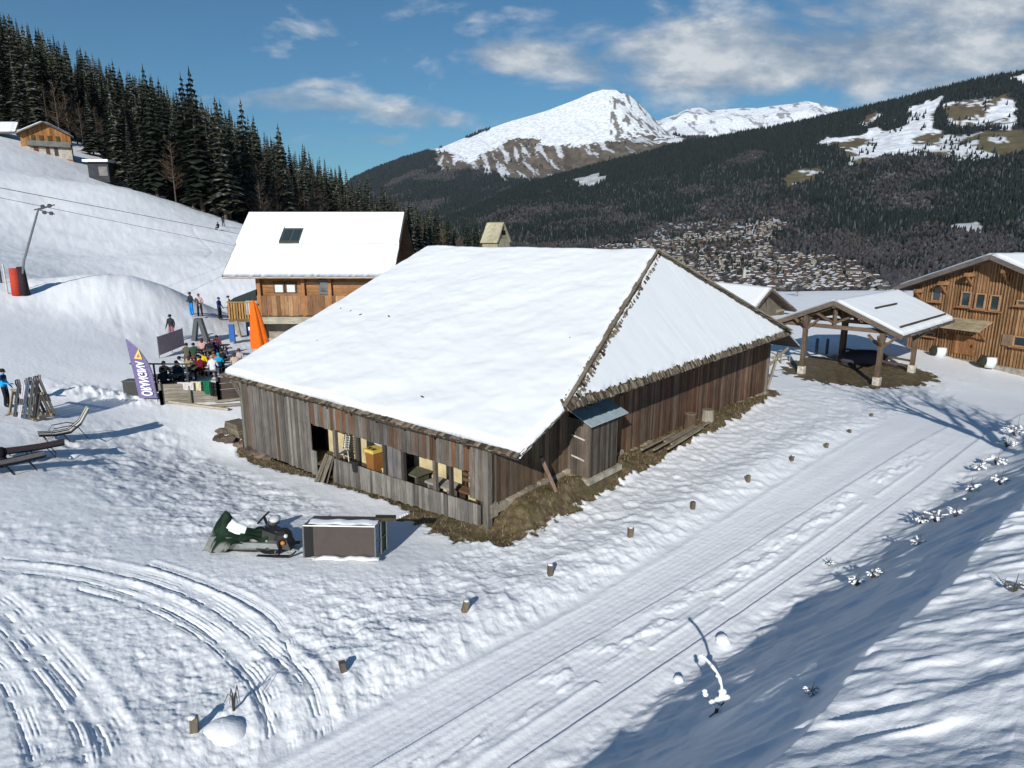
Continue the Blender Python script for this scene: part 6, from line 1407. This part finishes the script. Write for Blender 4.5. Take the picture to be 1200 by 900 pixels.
# ================================================================== SNOWMOBILE under a green tarp and tipped trailer
P = G(298, 644); X_ = np.array([1, -.03, 0]); X_ /= np.linalg.norm(X_); Y_ = np.array([-X_[1], X_[0], 0]); sm = empty('snowmobile', P, math.atan2(X_[1], X_[0]), 'old snowmobile half covered by a green tarp, nose to the right', 'snowmobile')
mb = MB(); mb.hexa([(-1.0, -.25, .12), (.75, -.22, .12), (.75, .22, .12), (-1.0, .25, .12), (-1.05, -.3, .52), (.5, -.3, .45), (.5, .3, .45), (-1.05, .3, .52)], (.30, .31, .30)); mb.hexa([(-.2, -.42, .28), (.85, -.40, .22), (.85, -.2, .22), (-.2, -.2, .28), (-.2, -.42, .42), (.8, -.40, .38), (.8, -.2, .4), (-.2, -.2, .42)], (.33, .34, .33)); mb.build('body', M['metal'], sm)
mb = MB(); mb.hexa([(.35, -.3, .3), (1.12, -.24, .1), (1.12, .24, .1), (.35, .3, .3), (.4, -.28, .72), (.98, -.18, .44), (.98, .18, .44), (.4, .28, .72)], (.03, .03, .03)); mb.blob((.8, 0, .42), (.34, .28, .22), (.018, .018, .018), jit=.08, seed=5); mb.blob((.55, -.2, .2), (.42, .22, .2), (.012, .012, .012), jit=.12, seed=6); mb.build('cowl', M['paint'], sm)
mb = MB(); mb.tube([(.5, 0, .55), (.36, 0, .98)], .04, 6, (.03, .03, .03)); mb.tube([(.34, -.38, .96), (.36, 0, 1.0), (.34, .38, .96)], .028, 6, (.03, .03, .03)); mb.build('handlebar', M['paint'], sm)
mb = MB(); mb.blob((.62, 0, .86), (.16, .2, .12), (.05, .05, .055), nu=10, nv=6); mb.blob((.66, 0, .93), (.15, .2, .09), (.55, .57, .58), nu=10, nv=6); mb.build('windscreen', M['paint'], sm, True)
for k, (x, y, z, c) in enumerate(((.98, -.16, .5, (.6, .62, .6)), (.98, .16, .5, (.6, .62, .6)), (.93, -.26, .34, (.55, .2, .02)))): mb = MB(); mb.blob((x, y, z), (.07, .07, .06), c); mb.build('headlight', M['paint'], sm, True)
for s_ in (-1, 1):
    mb = MB(); mb.hexa([(.25, s_*.42-.06, .0), (1.15, s_*.42-.06, .0), (1.15, s_*.42+.06, .0), (.25, s_*.42+.06, .0), (.25, s_*.42-.06, .04), (1.15, s_*.42-.06, .04), (1.15, s_*.42+.06, .04), (.25, s_*.42+.06, .04)], (.02, .02, .02)); mb.bar((1.14, s_*.42, .02), (1.32, s_*.42, .16), .12, .03, (.02, .02, .02)); mb.build('ski', M['paint'], sm)
    mb = MB(); mb.bar((.75, s_*.42, .05), (.75, s_*.2, .35), .05, .05, (.04, .04, .04)); mb.build('suspension', M['metal'], sm)
mb = MB(); tr_ = [(-1.0, .14), (-.85, .30), (.1, .28), (.35, .12), (.1, 0), (-.8, 0)]
vs = [(x, y, z) for y in (-.19, .19) for x, z in tr_]; mb.add(vs, [tuple(range(6)), tuple(range(11, 5, -1))]+[(i, (i+1) % 6, 6+(i+1) % 6, 6+i) for i in range(6)], (.02, .02, .02)); mb.build('track', M['paint'], sm)
# tarp: a tented sheet with a tall peak at the rear
mb = MB(); nu_, nv_ = 26, 22; vs = []
for j in range(nv_):
    for i in range(nu_):
        s_ = i/(nu_-1); t = j/(nv_-1); x = -1.32+1.85*s_; w_ = (t-.5)*2
        ridge = np.interp(s_, [0, .12, .30, .34, .5, .75, 1], [.45, .85, 1.26, 1.05, .72, .60, .66]); low = np.interp(s_, [0, .3, .6, 1], [.05, .18, .42, .5]); k = abs(w_)**.95
        y = w_*np.interp(s_, [0, .3, .7, 1], [.34, .52, .42, .3]); z = ridge*(1-k)+low*k+.05*math.sin(s_*23+w_*4)*abs(w_)+.02*math.sin(w_*17+s_*9)
        vs.append((x+.12*(1-k)*(s_ < .4), y+.03*math.sin(s_*19), z))
f = [(j*nu_+i, j*nu_+i+1, (j+1)*nu_+i+1, (j+1)*nu_+i) for j in range(nv_-1) for i in range(nu_-1)]; nn_ = len(vs); vs += [(a*.985, b_*.97, c_-.02) for a, b_, c_ in vs]; f += [tuple(q+nn_ for q in t[::-1]) for t in f]
mb.add(vs, f, (.012, .04, .02)); fr_ = fbm(np.array([p[0] for p in vs])*6, np.array([p[2] for p in vs])*6, 311, 4); mb.t = [((.20, .205, .19) if (p[0] < -.35 and p[2] < .62-.4*(p[0]+1.3) and q > .42) else ((.018, .038, .022) if q > .55 else (.010, .022, .013))) for p, q in zip(mb.v, fr_)]; mb.build('tarp', M['cloth'], sm, True)
mb = MB(); vs = []; nu_, nv_ = 12, 7
for j in range(nv_):
    for i in range(nu_): s_ = .36+.28*i/(nu_-1); t = j/(nv_-1); x = -1.32+1.85*s_; w_ = -.45+.65*t; ridge = np.interp(s_, [.30, .34, .5, .75], [1.26, 1.05, .76, .64]); z = ridge*(1-abs(w_)**.95)+.42*abs(w_)**.95+.05*math.sin(PI*i/(nu_-1))*math.sin(PI*t)+.01; vs.append((x, w_*.44, z))
f = [(j*nu_+i, j*nu_+i+1, (j+1)*nu_+i+1, (j+1)*nu_+i) for j in range(nv_-1) for i in range(nu_-1)]; nn_ = len(vs); vs += [(a, b_, c_-.05) for a, b_, c_ in vs]; f += [tuple(q+nn_ for q in t[::-1]) for t in f]
mb.add(vs, f, SNOW); mb.build('snow_patch', M['snow'], sm, True)

# tipped trailer
P = G(398, 656); tl_ = empty('tipped_cart', P, R(-2), 'metal framed cart box tipped on its side, brown floor facing the viewer', 'cart'); c = (.26, .26, .25); W2, H2 = .98, .92
ti = R(16)
def tp(x, y, z): return (x, y+z*math.sin(ti)*.35, z*math.cos(ti*.35)+.02)
mb = MB(); mb.hexa([tp(-.72, .05, .03), tp(W2, .05, .03), tp(W2, .09, .03), tp(-.72, .09, .03), tp(-.72, .05, H2), tp(W2, .05, H2), tp(W2, .09, H2), tp(-.72, .09, H2)], (.058, .044, .038)); mb.build('floor_panel', M['paint'], tl_)
mb = MB(); mb.hexa([tp(-W2-.02, .0, .02), tp(-.72, .1, .02), tp(-.72, .16, .02), tp(-W2-.02, .08, .02), tp(-W2-.02, .0, H2), tp(-.72, .1, H2), tp(-.72, .16, H2), tp(-W2-.02, .08, H2)], (.012, .012, .012)); mb.build('dark_end_panel', M['paint'], tl_)
for a in ([(-W2, 0), (W2, 0)], [(-W2, H2), (W2, H2)]): mb = MB(); mb.tube([tp(x, .02, z) for x, z in a], .03, 8, c); mb.build('frame_rail', M['metal'], tl_)
for x, y in ((-W2, .02), (W2, .02), (W2+.09, .3), (W2+.17, .6)): mb = MB(); mb.tube([tp(x, y, 0), tp(x, y, H2)], .026, 8, c); mb.build('frame_upright', M['metal'], tl_)
for z in (.02, H2*.5, H2):
    mb = MB(); mb.tube([tp(W2, .02, z), tp(W2+.09, .3, z), tp(W2+.17, .62, z)], .022, 6, c); mb.build('side_rail', M['metal'], tl_)
mb = MB(); mb.hexa([tp(-W2, .1, H2-.03), tp(W2, .1, H2-.03), tp(W2+.17, .66, H2-.03), tp(-W2+.1, .66, H2-.03), tp(-W2, .1, H2), tp(W2, .1, H2), tp(W2+.17, .66, H2), tp(-W2+.1, .66, H2)], (.06, .05, .045)); mb.build('side_panel', M['paint'], tl_)
mb = MB(); mb.hexa([tp(W2+.06, .3, .04), tp(W2+.15, .6, .04), tp(W2+.13, .62, .04), tp(W2+.04, .32, .04), tp(W2+.06, .3, H2), tp(W2+.15, .6, H2), tp(W2+.13, .62, H2), tp(W2+.04, .32, H2)], (.02, .05, .03)); mb.build('green_panel', M['paint'], tl_)
mb = MB(); mb.bar(tp(W2-.1, .5, H2+.03), tp(W2+.45, .62, H2-.02), .22, .1, (.10, .08, .05)); mb.build('drawbar', M['metal'], tl_)
mb = MB()
def slab(x0, x1, y0, y1, z, th, sd, nu_=26, nv_=8):
    r = random.Random(sd); mb = MB(); vs = []
    for j in range(nv_):
        for i in range(nu_):
            a, b_ = i/(nu_-1), j/(nv_-1); k = min(1, 6*min(a, 1-a))**.5*min(1, 4*min(b_, 1-b_))**.5; p = tp(x0+(x1-x0)*a+r.uniform(-.01, .01), y0+(y1-y0)*b_+.03*math.sin(a*17+sd), z); vs.append((p[0], p[1], p[2]+k*th*(.7+.4*math.sin(a*9+sd)*math.cos(a*21)+r.uniform(-.08, .08))))
    n_3 = len(vs); f = [(j*nu_+i, j*nu_+i+1, (j+1)*nu_+i+1, (j+1)*nu_+i) for j in range(nv_-1) for i in range(nu_-1)]; vs += [(a, b_, min(c_, tp(0, b_, z)[2])-.02) for a, b_, c_ in vs]; f += [tuple(q+n_3 for q in t[::-1]) for t in f]
    mb.add(vs, f, SNOW); return mb
slab(-W2+.1, W2+.02, .08, .42, H2+.01, .04, 1).build('snow_cap', M['snow'], tl_, True)
slab(-.70, W2+.1, -.12, .05, .03, .07, 4).build('snow_rest', M['snow'], tl_, True)
# ================================================================== BOLLARDS
bl_ = ['nearest and largest grey wooden bollard, beside the lower left tracks', 'wooden bollard second from the front, right of the tracks', 'leaning wooden bollard third from the front', 'wooden bollard fourth from the front', 'wooden bollard fifth from the front, before the barn corner', 'wooden bollard sixth from the front', 'wooden bollard seventh from the front', 'wooden bollard eighth from the front', 'wooden bollard ninth from the front', 'small dark bollard tenth from the front', 'farthest tiny bollard of the row along the road']
for k, (px, py) in enumerate(((228, 866), (405, 793), (541, 724), (644, 680), (738, 635), (811, 600), (876, 568), (926, 542), (967, 526), (995, 508), (1021, 488))):
    P = G(px, py); h = [.33, .24, .3, .34, .34, .30, .30, .26, .24, .2, .2][k]; tl2 = [.03, -.08, .15, .02, .0, .02, 0, .1, .08, 0, 0][k]
    e = empty('bollard', P-BZ*.05, .3, bl_[k], 'bollard', 'wooden bollards along the road')
    mb = MB(); mb.hexa([(-.065, -.06, -.15), (.065, -.06, -.15), (.065, .06, -.15), (-.065, .06, -.15), (-.065+tl2*h*3, -.055, h), (.065+tl2*h*3, -.06, h), (.065+tl2*h*3, .06, h), (-.065+tl2*h*3, .055, h)], [(.16, .13, .09), (.12, .10, .08)][k % 2]); mb.build('post', M['wood'], e)
    if k in (0, 2, 3, 4, 7): mb = MB(); mb.blob((tl2*h*3+.01*(k-3), 0, h), (.07, .06, [.035, 0, .02, .03, .015, 0, 0, .02][k]), SNOW, jit=.18, seed=k); mb.build('snow_cap', M['snow'], e, True)
P = G(262, 862); mb = MB(); mb.blob(P-BZ*.10, (.42, .34, .23), SNOW, nu=24, nv=16, jit=.03, seed=2); thing1('snow_heap', mb, M['snow'], 'rounded heap of snow right of the nearest bollard', 'heap', None, True)
P = G(274, 842); e = empty('bent_twigs', P, 0, 'thin dark bare twigs arching over the rounded snow heap', 'plant'); r = random.Random(3)
mb = MB()
for k in range(4): a = r.uniform(-.5, .9); mb.tube([(0, 0, -.1), (.12*a, .05, .28), (.35*a, .0, .36+.06*k), (.6*a, -.12, .25)], [.014, .012, .009, .004], 5, (.06, .05, .04))
mb.build('stems', M['wood'], e)
# ================================================================== SNOWY PLANTS on the embankment
def snowplant(px, py, s_, label, seed, n=9, dark=.5):
    n = int(n*1.7); s_ = s_*.92
    P = G(px, py); e = empty('snowy_bush', P, 0, label, 'bush', None); r = random.Random(seed); mb = MB(); ms = MB()
    for k in range(n):
        a = r.uniform(0, 6.28); L_ = s_*r.uniform(.5, 1.); q1 = np.array([math.cos(a)*L_*.35, math.sin(a)*L_*.35, L_*.55]); q2 = np.array([math.cos(a)*L_*.85, math.sin(a)*L_*.85, L_*r.uniform(.25, .7)]); mb.tube([(0, 0, -.05), q1, q2], [.014, .01, .006], 5, (.16, .14, .11), 0, False)
        ms.tube([q1+BZ*.012, q1+(q2-q1)*.5+BZ*.022, q2+BZ*.01], [s_*.035, s_*.045, s_*.022], 6, SNOW) if r.random() < dark+.1 else None
        for t in (.3, .6, .9):
            if r.random() < dark: p = q1+(q2-q1)*t; ms.blob(p+BZ*.02, (s_*.13*r.uniform(.5, 1), s_*.11*r.uniform(.5, 1), s_*.075*r.uniform(.5, 1.2)), SNOW, nu=7, nv=5, jit=.15, seed=seed+k)
        for q in range(3): p = q1+(q2-q1)*r.random(); d = np.array([r.uniform(-1, 1), r.uniform(-1, 1), r.uniform(0, .8)])*s_*.25; mb.tube([p, p+d], [.006, .003], 4, (.12, .10, .07), 0, False)
    mb.tube([(0, 0, 0), (.04, 0, s_*1.25)], [.012, .004], 5, (.10, .085, .06), 0, False)
    mb.build('stems', M['wood'], e)
    if ms.v: ms.build('snow', M['snow'], e, True)
spots = [(1190, 512, .95, 'largest clump of snow laden twigs, at the right edge above the others'), (1180, 524, .6, 'snowy twig clump just left below the largest one'), (1168, 545, .55, 'wide snowy clump below the pair at the right edge'), (1172, 568, .5, 'star shaped snowy clump with a tall stem on the bank'), (1146, 553, .45, 'greenish snowy clump with an upright twig'), (1136, 576, .45, 'bright white snowy tuft on the middle of the bank'),
         (1133, 588, .2, 'small white tuft just below the bright one'), (1119, 606, .4, 'thin brownish twig with snow, right of the long white clump'), (1096, 612, .45, 'long low snowy clump on the bank, right half'), (1079, 614, .4, 'dark snowy clump with an upright stem, left half'), (1076, 640, .35, 'white tuft alone below the long clump'), (1022, 678, .3, 'small tuft with snow, right one of the low pair'), (1004, 686, .32, 'small tuft with snow, left one of the low pair'), (950, 812, .2, 'little snowy tuft on the lit snow at the lower right'), (971, 664, .22, 'small tuft at the shadow edge beside the road'), (1188, 690, .3, 'faint dry twigs on the lit snow at the right')]
for k, (px, py, s_, lb) in enumerate(spots): snowplant(px, py, s_, lb, 700+k, 12 if s_ > .5 else 9, .75 if k not in (15,) else .1)
P = G(838, 832); e = empty('bent_sapling', P, 0, 'tall bent sapling coated with snow, leaning left over the shaded bank', 'plant')
pts = [(0, 0, -.1), (.05, 0, .2), (.10, .02, .42), (.03, .02, .68), (-.12, .02, .9), (-.3, .02, 1.08)]; mb = MB(); mb.tube(pts, [.03, .028, .022, .016, .012, .01], 6, (.10, .08, .06)); mb.tube([(.05, 0, .1), (-.16, 0, .3), (-.2, 0, .42)], [.016, .012, .008], 5, (.1, .08, .06)); mb.tube([(.05, 0, .1), (.2, 0, .28)], [.016, .008], 5, (.1, .08, .06)); mb.tube([(0, 0, 0), (-.1, -.03, -.05)], [.02, .012], 5, (.16, .14, .1)); mb.build('stem', M['wood'], e)
mb = MB()
for a, b_ in zip(pts[1:-1], pts[2:]):
    mb.tube([np.array(a)+BZ*.02, np.array(a)+(np.array(b_)-np.array(a))*.35+BZ*.03, np.array(a)+(np.array(b_)-np.array(a))*.7+BZ*.022, np.array(b_)+BZ*.022], [.032, .024, .033, .026], 7, SNOW)
for p, s_ in (((.05, 0, .26), .075), ((.15, 0, .3), .09), ((.02, 0, .16), .07), ((-.06, 0, .22), .06), ((-.18, 0, .36), .05), ((-.2, 0, .43), .045), ((.1, 0, .42), .07), ((-.3, 0, 1.1), .045), ((.0, 0, .72), .04)): mb.blob(p, (s_, s_*.8, s_*.75), SNOW, nu=9, nv=6, jit=.18, seed=int(s_*100))
mb.build('snow', M['snow'], e, True)
for k, (px, py, s_, lb) in enumerate(((847, 754, .15, 'snowball sized lump of snow at the road edge'), (795, 800, .10, 'small lump of snow in the bank shade near the road'))):
    P = G(px, py); mb = MB(); mb.blob(P+BZ*s_*.3, (s_*(1.6 if k == 2 else 1), s_, s_*(.35 if k == 2 else .8)), SNOW, nu=14, nv=9, jit=.12, seed=k); thing1('snow_lump', mb, M['snow'], lb, 'snow', None, True)
# ================================================================== SKI LIFT
P = G(22, 345); e = empty('lift_pylon', P, 0, 'leaning grey lift pylon on the piste with a red padded base', 'pylon')
tz_ = lambda px, py: und(px, py, P[1])-P
mb = MB(); mb.tube([(0, 0, -.3), tz_(28, 306), tz_(45, 245)], [.085, .075, .06], 8, (.20, .20, .21)); mb.build('mast', M['metal'], e)
mb = MB(); a = tz_(40, 246); b_ = tz_(64, 240); mb.bar(a, b_, .07, .07, (.06, .06, .06)); a2 = tz_(46, 246); b2 = tz_(64, 251); mb.bar(a2, b2, .06, .06, (.06, .06, .06)); mb.bar(a2, b_, .04, .04, (.06, .06, .06)); mb.build('crossarm', M['metal'], e)
for px, py in ((50, 242), (58, 241), (52, 249), (60, 250)): q = tz_(px, py); mb = MB(); mb.tube([q-np.array([0, .05, 0]), q+np.array([0, .05, 0])], .13, 10, (.03, .03, .03)); mb.build('sheave', M['paint'], e)
mb = MB(); h = tz_(20, 312)[2]; mb.tube([(-.05, 0, 0), (-.05, 0, h*.93)], [.36, .30], 14, (.42, .055, .035)); mb.build('red_pad', M['cloth'], e, True)
mb = MB(); mb.tube([(.38, .1, 0), (.33, .1, h*.98)], [.3, .24], 12, (.035, .025, .03)); mb.build('dark_pad', M['cloth'], e, True)
P2 = G(9, 344); mb = MB(); mb.tube([P2, P2+BZ*2.0], .05, 8, (.5, .5, .48)); thing1('marker_pole', mb, M['paint'], 'white marker pole left of the red padded pylon base', 'pole')
P2 = G(1, 330); mb = MB(); mb.tube([P2, P2+BZ*2.4], .09, 8, (.08, .06, .07)); thing1('marker_pole', mb, M['paint'], 'dark pole cut by the left edge above the red padded base', 'pole')
for k, (p0, p1) in enumerate((((-120, 197), (420, 301)), ((-120, 207), (420, 318)))):
    a, b_ = und(p0[0], p0[1], 42 if k == 0 else 44), und(p1[0], p1[1], 112); pts = [a+(b_-a)*t for t in np.linspace(0, 1, 20)]; mb = MB(); mb.tube(pts, [.024 if k == 0 else .018]*20, 5, (.10, .10, .11)); thing1('lift_cable', mb, M['metal'], ['upper dark lift cable crossing in front of the piste', 'lower dark lift cable crossing in front of the piste'][k], 'cable')
# dry grass along the barn
rg = np.random.default_rng(41); n = 70000; u = rg.uniform(-2.6, 16, n); v = rg.uniform(-2.2, 25.6, n); m_ = ((u < -.05) | (v < -.05)); u, v = u[m_], v[m_]
x = BO[0]+u*BU[0]+v*BV[0]; y = BO[1]+u*BU[1]+v*BV[1]; bmk = bare_mask(x, y); m_ = (bmk > .45) & (rg.random(len(x)) < .9); x, y = x[m_], y[m_]; z = height(x, y); n = len(x)
a = rg.uniform(0, 6.28, n); h = rg.uniform(.03, .13, n); w_ = rg.uniform(.006, .016, n); b_ = rg.uniform(0, 6.28, n); ln = rg.uniform(.2, 1.1, n)*h
V_ = np.stack([np.c_[x-w_*np.cos(a), y-w_*np.sin(a), z-.01], np.c_[x+w_*np.cos(a), y+w_*np.sin(a), z-.01], np.c_[x+ln*np.cos(b_), y+ln*np.sin(b_), z+h]], 1).reshape(-1, 3)
pal = np.array([(.22, .17, .09), (.14, .105, .05), (.10, .09, .04), (.33, .27, .16), (.07, .05, .03)])[rg.integers(0, 5, n)]
o = npmesh('dry_grass', V_, np.arange(3*n).reshape(-1, 3), M['fartree'], None, False, {'tint': np.repeat(pal, 3, 0)}); tag(o, 'short dry brown grass along the foot of the barn walls', 'grass', kind='stuff')
# dark bits lying on the big roof
r = random.Random(17); 
for k, (px, py) in enumerate(((399, 362), (410, 365), (421, 369), (456, 371), (336, 388), (362, 394), (371, 400), (328, 404), (497, 466), (669, 397))):
    d = ray(px, py); nn_ = np.cross(np.array(BU3), np.array(BV3+bt*BZ)); p0 = B(0, -bo, bze+.2); o_ = np.array([0, 0, H]); P = o_+d*((p0-o_)@nn_)/(d@nn_); mb = MB(); mb.bar(P, P+np.array([r.uniform(-.12, .12), .08, .04]), .05, .03, (.05, .045, .04)); thing1('twig', mb, M['wood'], 'tiny dark bark scrap lying on the snow of the big barn roof', 'bark scrap', 'bark scraps on the barn roof snow')
